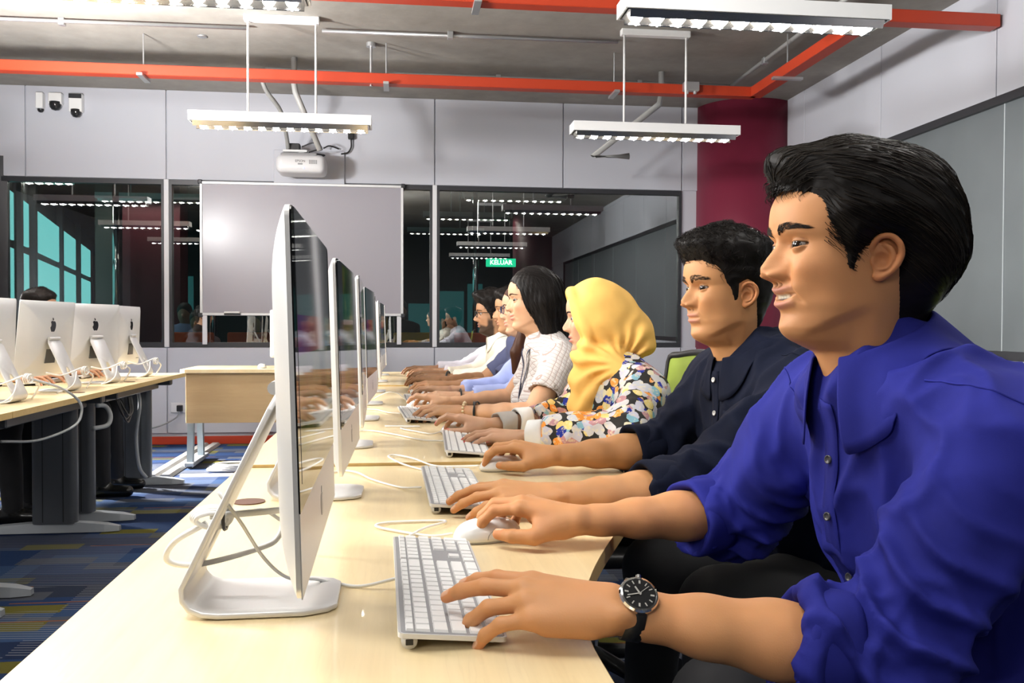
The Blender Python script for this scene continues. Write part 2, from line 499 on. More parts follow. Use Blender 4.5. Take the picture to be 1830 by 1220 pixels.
def m_wood(name, c0, c1, c2, scale=1.0, axis=1, rough=0.32, coat=0.15):
    """pale laminate, grain running along the given axis"""
    m, T, b = mk(name, rough=rough, coat=coat)
    o = T.obj(); x, y, z = T.sep(o)
    s = [9.0 * scale] * 3; s[axis] = 0.9 * scale
    v = T.comb(T.math('MULTIPLY', x, s[0]), T.math('MULTIPLY', y, s[1]), T.math('MULTIPLY', z, s[2]))
    n1 = T.noise(v, 1.0, 5, 0.6)[0]
    ring = T.math('FRACT', T.math('MULTIPLY', n1, 9.0))
    s2 = [160.0 * scale] * 3; s2[axis] = 5.0 * scale
    v2 = T.comb(T.math('MULTIPLY', x, s2[0]), T.math('MULTIPLY', y, s2[1]), T.math('MULTIPLY', z, s2[2]))
    fine = T.noise(v2, 1.0, 3, 0.6)[0]
    c = T.ramp(n1, [(0.3, c0), (0.5, c1), (0.72, c2)])
    c = T.mix(T.math('MULTIPLY', T.math('GREATER_THAN', ring, 0.86), 0.10), c, tuple(q * 0.80 for q in c2))
    c = T.mix(0.30, c, T.ramp(fine, [(0.3, (0.90, 0.89, 0.87)), (0.7, (1.06, 1.06, 1.06))]), 'MULTIPLY')
    T.L.new(c, b.inputs['Base Color'])
    return m
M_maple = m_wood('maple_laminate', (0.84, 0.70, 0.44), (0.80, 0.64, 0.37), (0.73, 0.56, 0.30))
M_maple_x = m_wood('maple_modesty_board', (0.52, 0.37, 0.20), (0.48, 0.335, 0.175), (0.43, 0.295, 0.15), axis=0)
M_edge = mat('maple_edge_band', (0.62, 0.43, 0.17), 0.4, var=(40, 0.06))

def m_glass(name, tint=(0.86, 0.92, 0.92), refl=0.16):
    m = bpy.data.materials.new(name); m.use_nodes = True
    T = NT(m); T.N.clear()
    out = T.n('ShaderNodeOutputMaterial')
    tr = T.n('ShaderNodeBsdfTransparent'); tr.inputs[0].default_value = col4(tint)
    gl = T.n('ShaderNodeBsdfGlossy'); gl.inputs['Roughness'].default_value = 0.0; gl.inputs['Color'].default_value = (1, 1, 1, 1)
    fr = T.n('ShaderNodeFresnel'); fr.inputs[0].default_value = 1.5
    f = T.math('MINIMUM', T.math('ADD', T.math('MULTIPLY', fr.outputs[0], 1.4), refl - 0.05), 1.0)
    mx = T.n('ShaderNodeMixShader'); T.L.new(f, mx.inputs[0]); T.L.new(tr.outputs[0], mx.inputs[1]); T.L.new(gl.outputs[0], mx.inputs[2])
    T.L.new(mx.outputs[0], out.inputs[0]); return m
M_glass = m_glass('partition_glass', refl=0.22)

# ------------------------------------------------------------------ room shell
YB, XR, ZC = 8.40, 3.55, 3.17
XL, YF = -6.0, -4.2
def struct(o): o['kind'] = 'structure'; return o
struct(MB().box((XL - .1, YF - .1, -0.12), (XR + .1, YB + 6.2, 0.0)).build('floor', M_carpet))
struct(MB().box((XL - .1, YF - .1, ZC), (XR + .1, YB + .12, ZC + 0.2)).build('ceiling', M_concrete))
SILL, HEAD = 0.875, 2.372

# back wall: solid core with three glazed openings, clad in wide white panels
wb = struct(MB().box((XL, YB + .02, 0), (XR, YB + .12, SILL)).box((XL, YB + .02, HEAD), (XR, YB + .12, ZC))
            .box((2.675, YB + .02, SILL), (XR, YB + .12, HEAD)).build('wall_back', M_wall))
def panels(parent, edges, z0, z1, axis='x', at=YB, th=0.02, sgn=1):
    for a, b in zip(edges[:-1], edges[1:]):
        g = 0.005
        if axis == 'x': mb = MB().rbox((a + g, at, z0), (b - g, at + th * sgn, z1), 0.003, 1)
        else: mb = MB().rbox((at, a + g, z0), (at + th * sgn, b - g, z1), 0.003, 1)
        mb.build('panel', M_wall, parent)
panels(wb, [XL, -4.6, -3.27, -2.08, 0.313, 1.52, 2.675, 2.86], HEAD + 0.004, ZC)
panels(wb, [XL, -4.6, -2.08, 0.313, 2.675, 3.5], 0.10, SILL - 0.004)
wins = [(-4.6, -2.10), (-2.06, 0.293), (0.333, 2.672)]
for i, (a, b) in enumerate(wins):
    fr = 0.042
    w = MB().box((a, YB - .004, SILL), (b, YB + .07, SILL + fr)).box((a, YB - .004, HEAD - fr), (b, YB + .07, HEAD)) \
        .box((a, YB - .004, SILL + fr), (a + fr * .6, YB + .07, HEAD - fr)).box((b - fr * .6, YB - .004, SILL + fr), (b, YB + .07, HEAD - fr)).build('window_%d' % (i + 1), M_frame)
    struct(w)
    MB().box((a + fr * .6, YB + .028, SILL + fr), (b - fr * .6, YB + .036, HEAD - fr)).build('pane', M_glass, w)
for i, x in enumerate((-2.08, 0.313)):
    struct(MB().rbox((x - .021, YB - .012, SILL), (x + .021, YB + .09, HEAD + .004), 0.003, 1).build('trim_%d' % (i + 1), M_joint))
struct(MB().rbox((XL, YB - .018, 0), (-1.1, YB, 0.072), 0.003, 1).build('baseboard_back', M_red))
struct(MB().rbox((-1.09, YB - .012, 0), (XR - .1, YB, 0.072), 0.003, 1).build('baseboard_right', M_joint))
struct(MB().cyl((3.30, 8.42, 0), 0.475, ZC, 64).build('wall_column', M_maroon, smooth=True))

# right wall: panels above and below a long grey-blinded window
wr = struct(MB().box((XR + .02, YF, 0), (XR + .12, YB, 0.885)).box((XR + .02, YF, 2.455), (XR + .12, YB, ZC))
            .box((XR + .02, 7.7, .885), (XR + .12, YB, 2.455)).box((XR + .02, YF, .885), (XR + .12, -2.6, 2.455)).build('wall_right', M_wall))
panels(wr, [YF, -2.6, -1.2, 0.1, 1.4, 2.7, 3.9, 5.045, 6.36, 7.64, 8.0], 2.459, ZC, 'y', XR)
panels(wr, [YF, -1.2, 1.4, 3.9, 5.045, 6.36, 7.64, 8.0], 0.0, 0.881, 'y', XR)
panels(wr, [7.7, 8.0], 0.889, 2.451, 'y', XR)
M_blind = mat('grey_window_blind', (0.155, 0.175, 0.185), 0.4, spec=0.4, var=(1.2, 0.12))
fr = .05
w4 = struct(MB().box((XR - .02, -2.6, .885), (XR + .08, 7.7, .885 + fr)).box((XR - .02, -2.6, 2.455 - fr), (XR + .08, 7.7, 2.455))
            .box((XR - .02, -2.6, .885 + fr), (XR + .08, -2.6 + fr, 2.455 - fr)).box((XR - .02, 7.7 - fr, .885 + fr), (XR + .08, 7.7, 2.455 - fr)).build('window_4', M_frame))
ys = [-2.55, -1.05, 0.45, 1.95, 3.45, 4.975, 6.3, 7.65]
for a, b in zip(ys[:-1], ys[1:]):
    MB().box((XR + .012, a + .004, .885 + fr), (XR + .02, b - .004, 2.455 - fr)).build('blind_sheet', M_blind, w4)
M_seal = mat('pane_joint_seal', (0.5, 0.54, 0.56), 0.3)
for y in ys[1:-1]:
    MB().box((XR + .008, y - .004, .885 + fr), (XR + .018, y + .004, 2.455 - fr)).build('joint_strip', M_seal, w4)
struct(MB().box((XL - .1, YF, 0), (XL, YB, ZC)).build('wall_left', M_wall))
struct(MB().box((XL, YF - .1, 0), (XR, YF, ZC)).build('wall_front', mat('dark_end_wall', (0.045, 0.048, 0.052), 0.5)))

# ------------------------------------------------------------------ space beyond the glass partition
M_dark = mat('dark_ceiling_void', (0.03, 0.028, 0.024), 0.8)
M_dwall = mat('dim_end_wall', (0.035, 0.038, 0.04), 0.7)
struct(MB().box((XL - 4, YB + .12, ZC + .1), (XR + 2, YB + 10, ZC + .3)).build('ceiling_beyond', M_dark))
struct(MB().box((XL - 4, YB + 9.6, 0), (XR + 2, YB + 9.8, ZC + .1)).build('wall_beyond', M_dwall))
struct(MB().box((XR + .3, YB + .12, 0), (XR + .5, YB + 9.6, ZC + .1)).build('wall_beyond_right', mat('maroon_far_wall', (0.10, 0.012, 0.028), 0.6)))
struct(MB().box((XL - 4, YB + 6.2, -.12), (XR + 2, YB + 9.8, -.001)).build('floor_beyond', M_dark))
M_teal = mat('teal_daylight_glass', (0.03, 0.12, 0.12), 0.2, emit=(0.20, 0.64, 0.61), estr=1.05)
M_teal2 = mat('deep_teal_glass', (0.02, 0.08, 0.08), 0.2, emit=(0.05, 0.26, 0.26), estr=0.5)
# slanting daylit facade seen through the left pane
fac = struct(thing('window_5', None, None, (-3.52, 8.6, 0), math.atan2(7.25, -1.64)))
for c, (u0, u1) in enumerate([(0.0, 0.35), (0.75, 1.2), (1.65, 3.5), (3.62, 5.3), (5.75, 7.4)]):
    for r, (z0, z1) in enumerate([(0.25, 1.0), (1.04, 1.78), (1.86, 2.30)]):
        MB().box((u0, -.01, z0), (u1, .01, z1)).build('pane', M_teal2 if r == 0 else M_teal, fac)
MB().box((-.4, .02, 0), (8.2, .06, 2.55)).build('facade_frame', M_dwall, fac)
for k, u in enumerate((-0.15, 0.55, 1.42, 3.56, 5.53)):
    MB().box((u - .06, -.05, 0), (u + .06, .02, 2.55)).build('mullion', M_frame, fac)
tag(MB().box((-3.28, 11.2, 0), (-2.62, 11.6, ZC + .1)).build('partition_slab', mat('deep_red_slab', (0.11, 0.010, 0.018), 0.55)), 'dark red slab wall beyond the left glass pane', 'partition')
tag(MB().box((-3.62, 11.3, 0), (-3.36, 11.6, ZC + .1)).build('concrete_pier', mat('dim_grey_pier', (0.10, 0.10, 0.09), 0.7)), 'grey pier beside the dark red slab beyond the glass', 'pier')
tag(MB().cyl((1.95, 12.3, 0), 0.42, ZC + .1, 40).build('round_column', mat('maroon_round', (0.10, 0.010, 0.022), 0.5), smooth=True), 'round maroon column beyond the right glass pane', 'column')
for x, y, lb in ((-2.92, 9.75, 'steel pole beside the red slab beyond the left pane'), (-2.1, 10.6, 'thin steel pole beyond the narrow pane left of the whiteboard'), (-0.16, 9.9, 'steel pole beyond the narrow pane right of the whiteboard'), (0.84, 10.2, 'steel pole in the middle of the right pane')):
    tag(MB().cyl((x, y, 0), 0.032, ZC + .1, 20).build('steel_pole', M_chrome, smooth=True), lb, 'pole', 'steel poles beyond the glass')
bw = struct(thing('window_6', None, None, (0, 17.95, 0)))
for (x0, x1, z0, z1) in ((0.75, 1.25, 0.9, 1.75), (1.32, 1.62, 0.9, 1.9), (4.6, 5.5, 0.8, 1.35), (4.6, 5.5, 1.42, 1.75), (-4.3, -3.95, 0.8, 2.0), (0.15, 0.6, 0.9, 1.5)):
    MB().box((x0, -.02, z0), (x1, 0, z1)).build('pane', mat('dim_teal_glass', (0.02, 0.06, 0.06), 0.2, emit=(0.03, 0.16, 0.16), estr=0.35), bw)
# illuminated exit sign
ex = thing('exit_sign', 'green lit exit sign reading KELUAR beyond the glass', 'sign', (1.33, 12.0, 1.915))
MB().rbox((-.20, -.02, -.055), (.20, .02, .055), .006, 1).build('sign_box', mat('exit_green', (0.0, 0.3, 0.12), 0.4, emit=(0.02, 0.75, 0.35), estr=1.1), ex)
text_obj('lettering', 'KELUAR', 0.083, mat('exit_white', (0.9, 1, 0.9), 0.4, emit=(0.9, 1, 0.92), estr=2.2), ex, (0, -.024, 0), (pi / 2, 0, 0), bold=True)
MB().cyl((-.12, 0, .05), .006, 1.35, 8).cyl((.12, 0, .05), .006, 1.35, 8).build('hanger', M_frame, ex)
# chairs in the other room
def cafe_chair(c, label, mcol, rz=0):
    t = thing('shell_chair', label, 'chair', c, rz, 'chairs beyond the glass')
    mm = mat('shell_' + mcol[0], mcol[1], 0.5)
    MB().rbox((-.22, -.22, .42), (.22, .22, .46), .015).build('seat', mm, t)
    MB().rbox((-.24, .18, .55), (.24, .22, 1.0), .018).build('backrest', mm, t)
    for sx in (-.19, .19):
        for sy in (-.19, .19): MB().tube([(sx, sy, .42), (sx * 1.1, sy * 1.1, 0)], .012, 8).build('leg', M_chrome, t)
cafe_chair((0.80, 9.30, 0.0), 'orange chair behind the right pane near the bearded man', ('orange', (0.75, 0.10, 0.015)))
cafe_chair((-1.52, 9.3, 0), 'orange chair behind the glass under the whiteboard', ('orange', (0.75, 0.10, 0.015)))
cafe_chair((-2.12, 9.25, 0), 'orange chair behind the pane left of the whiteboard', ('orange', (0.75, 0.10, 0.015)))
cafe_chair((0.16, 9.45, 0.0), 'yellow chair behind the narrow pane right of the whiteboard', ('yellow', (0.75, 0.45, 0.02)))

# ------------------------------------------------------------------ ceiling services
def tray(name, pts, label):
    t = thing(name, label, 'cable tray', (0, 0, 0))
    for (x0, y0), (x1, y1) in zip(pts[:-1], pts[1:]):
        w = .05
        lo = (min(x0, x1) - (w if x0 == x1 else 0), min(y0, y1) - (w if y0 == y1 else 0), 2.86); hi = (max(x0, x1) + (w if x0 == x1 else 0), max(y0, y1) + (w if y0 == y1 else 0), 2.935)
        MB().rbox(lo, hi, .004, 1).build('tray_run', M_red, t)
        L = max(abs(x1 - x0), abs(y1 - y0)); n = max(1, int(L / 1.6))
        for k in range(n):
            f = (k + .35) / n; x = x0 + (x1 - x0) * f; y = y0 + (y1 - y0) * f
            MB().cyl((x, y, 2.935), .005, ZC - 2.936, 8).build('drop_rod', M_galv, t)
            d = (.02, .11) if y0 == y1 else (.11, .02)
            MB().box((x - d[0], y - d[1], 2.842), (x + d[0], y + d[1], 2.86)).build('strut_bracket', M_galv, t)
    return t
tray('cable_tray', [(-5.9, 6.79), (2.745, 6.79), (2.745, 5.08)], 'red cable tray running along the back wall and turning the right corner')
tray('cable_tray', [(-5.9, 5.03), (3.53, 5.03)], 'red cable tray crossing the room nearer the camera')
M_blade_glow = mat('lamp_cell_light', (1, 1, 1), 0.4, emit=(1.0, 0.975, 0.94), estr=58.0)  # glow given to the louvre blades in place of light from tubes
M_blade_glow_dim = mat('lamp_cell_light_dim', (1, 1, 1), 0.4, emit=(1.0, 0.93, 0.82), estr=20.0)
M_louvre = mat('louvre_aluminium', (0.75, 0.73, 0.70), 0.18, 1.0)
def pendant():
    t = thing('pendant_lamp', '', 'lamp', (0, 0, ZC), 0, 'louvred pendant lamps')
    MB().rbox((-.25, -.03, -.045), (.25, .03, 0), .004, 1).build('canopy', M_white, t)
    for s in (-.225, .225): MB().cyl((s, 0, -.67), .008, .64, 10).build('rod', M_white, t, smooth=True)
    hb = MB()
    o = [(-.60, -.085), (.60, -.085), (.60, .085), (-.60, .085)]
    i = [(-.59, -.075), (.59, -.075), (.59, .075), (-.59, .075)]
    vs = [(x * 1.0, y, -.67) for x, y in o] + [(x, y, -.735) for x, y in o] + [(x, y, -.735) for x, y in i] + [(x, y, -.682) for x, y in i]
    fs = [(3, 2, 1, 0)[::-1]] + [(k, (k + 1) % 4, 4 + (k + 1) % 4, 4 + k)[::-1] for k in range(4)] + [(4 + k, 4 + (k + 1) % 4, 8 + (k + 1) % 4, 8 + k)[::-1] for k in range(4)] \
        + [(8 + k, 8 + (k + 1) % 4, 12 + (k + 1) % 4, 12 + k)[::-1] for k in range(4)] + [(12, 13, 14, 15)]
    hb.add(vs, fs).build('housing', M_white, t)
    # mirror tray of the louvre hanging just under the housing, with a row of wedge blades whose glow stands in for tube light
    for s in (-1, 1):
        MB().add([(-.575, s * .066, -.735), (.575, s * .066, -.735), (.575, s * .050, -.764), (-.575, s * .050, -.764), (-.575, s * .072, -.735), (.575, s * .072, -.735), (.575, s * .054, -.766), (-.575, s * .054, -.766)],
                 [(0, 1, 2, 3), (4, 7, 6, 5), (3, 2, 6, 7), (0, 4, 5, 1), (0, 3, 7, 4), (1, 5, 6, 2)]).build('reflector_lip', M_louvre, t)
    MB().box((-.585, -.066, -.740), (.585, .066, -.736)).build('reflector_tray', M_louvre, t)
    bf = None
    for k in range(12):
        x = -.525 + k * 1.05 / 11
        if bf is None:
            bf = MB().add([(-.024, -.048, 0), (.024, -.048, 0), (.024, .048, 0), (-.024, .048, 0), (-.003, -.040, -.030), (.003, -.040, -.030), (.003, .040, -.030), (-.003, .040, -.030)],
                      [(0, 1, 2, 3), (7, 6, 5, 4), (0, 4, 5, 1), (1, 5, 6, 2), (2, 6, 7, 3), (3, 7, 4, 0)]).build('lamp_cell', M_blade_glow, t, loc=(x, 0, -.741))
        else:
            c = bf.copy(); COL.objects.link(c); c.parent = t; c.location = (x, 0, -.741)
    return t
pend_pos = [(-0.80, 6.29, 'white pendant lamp above the projector at the back wall'), (1.79, 6.25, 'white pendant lamp in front of the maroon column'), (1.55, 3.85, 'large white pendant lamp at the top right'),
            (-0.98, 3.86, 'pendant lamp cut off by the top left edge'), (-3.4, 6.3, 'pendant lamp over the left desk row near the back'), (-3.5, 3.86, 'pendant lamp over the left desk row further forward'),
            (-0.98, 1.45, 'pendant lamp above the near desk aisle'), (1.55, 1.45, 'pendant lamp above the nearest sitter'), (-3.5, 1.45, 'pendant lamp at the near left'),
            (-0.98, -1.0, 'pendant lamp behind the viewpoint, aisle side'), (1.55, -1.0, 'pendant lamp behind the viewpoint, wall side')]
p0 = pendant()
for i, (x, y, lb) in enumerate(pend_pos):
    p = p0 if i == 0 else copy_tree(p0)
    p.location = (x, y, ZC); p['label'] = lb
for i, (x, y, lb) in enumerate([(1.3, 10.3, 'added pendant standing in for lamp reflections in the right pane, nearest'), (0.9, 12.2, 'added pendant standing in for lamp reflections in the right pane, middle'), (0.7, 14.2, 'added pendant standing in for lamp reflections in the right pane, farthest'), (-3.9, 9.7, 'added pendant standing in for a lamp reflection in the left pane, nearest'), (-2.9, 11.0, 'added pendant standing in for a lamp reflection in the left pane, behind the pole')]):  # pendants added where the glass shows reflected lamps
    p = copy_tree(p0); p.location = (x, y, ZC + .1); p['label'] = lb; p['group'] = 'added pendants beyond the glass'
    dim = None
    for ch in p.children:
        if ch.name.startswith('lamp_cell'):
            if dim is None: dim = ch.data.copy(); dim.materials[0] = M_blade_glow_dim
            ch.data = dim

def pipe(name, pts, r, m, label, cat='conduit', n=6, clips=()):
    t = thing(name, label, cat, tuple(pts[0]))
    P = np.array(pts, float) - np.array(pts[0], float)
    MB().tube(P, r, 10).build('pipe_run', m, t, smooth=True)
    for c in clips:
        c = np.array(c, float) - np.array(pts[0], float)
        MB().rbox(c - np.array((.02, .025, .02)), c + np.array((.02, .025, .03)), .003, 1).build('pipe_clip', M_galv, t)
    return t
pipe('conduit', [(-5.9, 6.56, 3.145), (-1.05, 6.50, 3.145)], .013, M_galv, 'thin steel conduit on the ceiling left of the pendant rods', clips=[(-2.3, 6.53, 3.14)])
pipe('conduit', [(-0.55, 6.49, 3.145), (1.57, 6.46, 3.145)], .013, M_galv, 'thin steel conduit on the ceiling between the two rear pendants', clips=[(0.35, 6.47, 3.14)])
pipe('conduit', [(-1.08, 7.46, 3.13), (-.45, 7.46, 3.13), (-.22, 7.46, 3.10), (-.05, 7.46, 3.13), (2.80, 7.46, 3.13)], .015, M_pvc, 'pale conduit on the ceiling parallel to the red tray', clips=[(0.8, 7.46, 3.12), (2.0, 7.46, 3.12)])
pipe('conduit', [(2.80, 7.44, 3.13), (2.76, 5.0, 3.13)], .016, M_pvc, 'pale conduit on the ceiling running toward the right corner', clips=[(2.79, 6.7, 3.12)])
pipe('drain_pipe', [(2.13, 7.25, 3.168), (2.13, 7.25, 2.98), (2.11, 7.25, 2.90), (1.56, 7.25, 2.46), (1.86, 7.25, 2.47)], .026, M_pvc, 'slanting grey pipe hanging behind the rear right pendant', 'pipe')
pipe('drain_pipe', [(-0.83, 7.25, 3.168), (-0.83, 7.25, 2.97), (-.82, 7.25, 2.90), (-.63, 7.25, 2.45)], .024, M_pvc, 'slanting grey pipe hanging behind the rear left pendant', 'pipe')
pipe('drain_pipe', crom([(-1.13, 7.46, 3.12), (-1.08, 7.5, 2.97), (-.99, 7.7, 2.85), (-.98, 8.0, 2.7), (-.98, 8.1, 2.62)], 6), .018, M_pvc, 'bent grey pipe dropping from the ceiling to the projector', 'pipe')
for x, y, lb in ((-0.22, 6.80, 'ceiling anchor with a round base between the rear pendants'), ):
    t = thing('ceiling_anchor', lb, 'bracket', (x, y, ZC))
    MB().cyl((0, 0, -.03), .035, .03, 20).build('base_disc', M_galv, t, smooth=False)
    MB().cyl((0, 0, -.32), .010, .30, 10).build('threaded_rod', M_galv, t)
for x, y, lb in ((-1.43, 6.8, 'small round sprinkler rosette on the ceiling'),):
    tag(MB().lathe([(0.0, -.012), (.03, -.010), (.04, 0)], 20, (x, y, ZC)).build('sprinkler', M_galv, smooth=True), lb, 'sprinkler')
t = thing('junction_box', 'small grey junction box on the red tray near the corner', 'junction box', (2.2, 6.70, 2.87))
MB().rbox((-.06, -.03, 0), (.06, .03, .07), .006, 1).build('box', M_galv, t)
for q in (-.03, .03): MB().cyl((q, -.005, -.02), .012, .03, 10).build('gland', M_galv, t)

# ------------------------------------------------------------------ things on the back wall
wbd = thing('whiteboard', 'large glossy whiteboard hung across the middle glass pane', 'whiteboard', (-0.88, YB - .03, 1.76))
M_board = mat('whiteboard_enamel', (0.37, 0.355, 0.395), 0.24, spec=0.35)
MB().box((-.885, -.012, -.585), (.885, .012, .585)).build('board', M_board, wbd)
for a, b in (((-.905, -.02, .575), (.905, .018, .60)), ((-.905, -.02, -.60), (.905, .018, -.575)), ((-.905, -.02, -.58), (-.88, .018, .58)), ((.88, -.02, -.58), (.905, .018, .58))):
    MB().rbox(a, b, .004, 1).build('edge_rail', M_alu, wbd)
for sx in (-1, 1):
    for sz in (-1, 1): MB().rbox((sx * .90 - .02, -.024, sz * .595 - .02), (sx * .90 + .02, .02, sz * .595 + .02), .008, 2).build('corner_cap', M_frame, wbd)
for sx in (-1, 1): MB().box((sx * .865 - .02, -.01, -.86), (sx * .865 + .02, .012, -.60)).build('support_leg', M_joint, wbd)
er = thing('board_eraser', 'small eraser on the lower edge of the whiteboard', 'eraser', (-1.50, YB - .06, 1.165))
MB().rbox((-.07, -.02, 0), (.07, .02, .015), .003, 1).build('felt', M_black, er); MB().rbox((-.07, -.02, .015), (.07, .02, .032), .004, 1).build('grip', M_white, er)

pj = thing('projector', 'white ultra short throw projector mounted above the whiteboard', 'projector', (-0.86, YB - .30, 2.47))
MB().rbox((-.28, .275, -.125), (.35, .296, .19), .004, 1).build('wall_plate', M_wall, pj)
bm = bmesh.new(); bmesh.ops.create_cube(bm, size=1.0, matrix=Matrix.Diagonal((.42, .30, .16, 1)))
bmesh.ops.bevel(bm, geom=bm.edges[:], offset=.065, segments=6, affect='EDGES', profile=.6)
M_proj = mat('projector_shell', (0.72, 0.72, 0.73), 0.35)
MB().frombm(bm).build('body', M_proj, pj, smooth=True)
MB().rbox((-.17, -.135, .06), (.14, .12, .095), .015).build('top_cover', mat('projector_grey', (.32, .32, .33), .4), pj)
for k in range(6): MB().box((.075 + k * .012, -.1525, -.005), (.081 + k * .012, -.149, .03)).build('vent_slot', M_cable_g, pj)
text_obj('brand_lettering', 'EPSON', .028, M_frame, pj, (0, -.1515, .018), (pi / 2, 0, 0))
MB().box((-.02, -.1525, -.012), (.02, -.150, 0)).build('badge', M_cable_g, pj)
MB().cyl((.03, -.1535, -.04), .005, .004, 10, 1).build('status_light', mat('blue_led', (.1, .1, .6), .4, emit=(.2, .25, 1), estr=3), pj)
MB().rbox((-.03, -.02, .09), (.03, .27, .12), .005, 1).build('mount_arm', M_white, pj)
MB().rbox((-.16, -.05, .115), (.05, .06, .135), .004, 1).build('mount_bracket', M_white, pj)
MB().rbox((-.13, .0, .14), (-.02, .10, .20), .006, 1).build('cable_block', M_black, pj)
for pts, r in (([(.0, .0, .17), (.1, -.03, .2), (.17, -.02, .16), (.06, -.02, .12)], .006), ([(.02, -.02, .11), (.12, -.05, .10), (.2, -.05, .09), (.12, -.05, .07)], .006), ([(.17, .2, .20), (.22, .24, .23), (.3, .27, .21)], .006)):
    MB().tube(crom(pts, 6), r, 8).build('cable_loop', M_black, pj, smooth=True)
pl = thing('wall_plug', 'black plug and lead on the wall right of the projector', 'plug', (-.45, YB, 2.80))
MB().rbox((-.028, -.05, -.028), (.028, 0, .035), .008).build('plug_body', M_black, pl)
MB().tube(crom([(0, -.03, -.02), (.0, -.03, -.10), (-.03, -.03, -.15), (-.09, -.03, -.165)], 6), .007, 8).build('lead', M_black, pl, smooth=True)

def dome_cam(x, w, h, dome, lb):
    t = thing('wall_camera', lb, 'camera', (x, YB, 3.10))
    MB().rbox((-w / 2, -.07, -h), (w / 2, 0, 0), .006, 1).build('housing', M_white, t)
    MB().lathe([(0.0, -dome * 1.1), (dome * .6, -dome * .95), (dome * .92, -dome * .5), (dome, 0), (dome, .02)], 20, (0, -dome, -h)).build('dome', mat('smoked_dome', (.02, .02, .022), .12), t, smooth=True)
dome_cam(-3.13, .06, .14, .028, 'narrow white camera with small dark dome, leftmost on the back wall')
dome_cam(-3.00, .11, .10, .05, 'white camera with the largest dark dome on the back wall')
dome_cam(-2.83, .11, .16, .045, 'white camera with dark band, rightmost of the three on the wall')
bnd = MB().box((-.053, -.0725, -.045), (.053, -.069, -.005)).build('dark_band', M_frame, bpy.data.objects['wall_camera.002'])
so = thing('wall_socket', 'white wall socket with black plug left of the teacher desk', 'socket', (-1.98, YB, .33))
MB().rbox((-.07, -.012, -.045), (.07, 0, .045), .004, 1).build('face_plate', M_joint, so)
MB().rbox((-.01, -.05, -.03), (.04, -.012, .025), .006).build('plug', M_black, so)
MB().tube(crom([(.015, -.04, -.02), (-.02, -.05, -.09), (-.2, -.08, -.17), (-.6, -.1, -.24), (-1.0, -.15, -.315)], 8), .007, 8).build('lead', M_cable_g, so, smooth=True)
# ------------------------------------------------------------------ desks
DZ = 0.745
def wave_desk(label, loc, rz, flip, dz=0.0, group='maple wave desks', seam=True):
    t = thing('wave_desk', label, 'desk', loc, rz, group)
    L = 1.395; zt = DZ + dz
    ys = np.linspace(0, L, 40)
    w = 0.575 + 0.305 * sstep(0.12, 1.22, ys if not flip else L - ys)
    out = [(0.0, 0.0)] + [(float(a), float(b)) for a, b in zip(w, ys)] + [(0.0, L)]
    MB().prism(out, zt - .025, zt).build('tabletop', M_maple, t)
    # edge band, a hair proud of the board
    n = len(out); c = np.array(out); vs = []; fs = []
    cen = np.array([.35, L / 2])
    nm = []
    for i in range(n):
        d = c[(i + 1) % n] - c[i - 1]; q = np.array([d[1], -d[0]]); nm.append(q / (np.linalg.norm(q) + 1e-9))
    for i in range(n):
        p = c[i] + nm[i] * .0008
        vs += [(p[0], p[1], zt - .0252), (p[0], p[1], zt - .0006)]
    fs = [(2 * i, 2 * ((i + 1) % n), 2 * ((i + 1) % n) + 1, 2 * i + 1) for i in range(n)]
    MB().add(vs, fs).build('edge_band', M_edge, t)
    for y in (0.14, L - .12):
        leg = MB()
        leg.prism([(x + .30, yy + y) for x, yy in rrect(.22, .075, .03, 4)], .05, zt - .06)
        lg = leg.build('leg', M_legs, t, sharp=40)
        for s in (-1, 1):
            MB().box((.30 + s * .05 - .002, y - .0385, .06), (.30 + s * .05 + .002, y + .0385, zt - .07)).build('panel_groove', M_black, lg)
        P = [(-.02, .028), (.05, .042), (.16, .052), (.30, .056), (.44, .052), (.57, .042), (.66, .026)]
        mb = MB(); vs = []; 
        for x, h in P:
            hw = .035 if .0 < x < .62 else .018
            vs += [(x, y - hw, .004), (x, y + hw, .004), (x, y + hw * .8, h), (x, y - hw * .8, h)]
        fs = [(4 * i + k, 4 * i + (k + 1) % 4, 4 * i + 4 + (k + 1) % 4, 4 * i + 4 + k)[::-1] for i in range(len(P) - 1) for k in range(4)] + [(0, 1, 2, 3)[::-1], tuple(4 * (len(P) - 1) + k for k in range(4))]
        mb.add(vs, fs).build('foot', M_legs_l if rz else M_legs, t, smooth=False)
        MB().rbox((.06, y - .03, zt - .075), (.52, y + .03, zt - .026), .006, 1).build('top_bracket', M_legs, t)
    MB().rbox((.14, .15, zt - .095), (.17, L - .15, zt - .03), .004, 1).build('beam', M_legs, t)
    tr = MB().add([(.02, .2, zt - .03), (.02, L - .2, zt - .03), (.05, L - .2, zt - .12), (.05, .2, zt - .12), (.13, .2, zt - .12), (.13, L - .2, zt - .12)], [(0, 1, 2, 3), (3, 2, 5, 4)])
    if not rz: tr.build('cable_tray', M_legs, t)
    MB().cyl((.09, .98 if not flip else .42, zt - .001), .03, .003, 24).build('grommet', mat('grommet_brown', (.10, .035, .012), .5), t)
    return t
row_y = [0.77, 2.17, 3.57, 4.97]
lbs = ['maple wave desk nearest the camera under the first two computers', 'maple wave desk just past the seam, under the hijab wearer', 'maple wave desk third from the camera in the right row', 'maple wave desk at the far end of the right row']
for i, y in enumerate(row_y):
    wave_desk(lbs[i], (-0.375, y, 0), 0, i % 2 == 1, 0.007 if i % 2 else 0.0)
wave_desk('maple wave desk at the far end of the left row', (-1.475, 6.45, 0), pi, False)
wave_desk('maple wave desk in the left row carrying the second computers', (-1.475, 5.05, 0), pi, True)
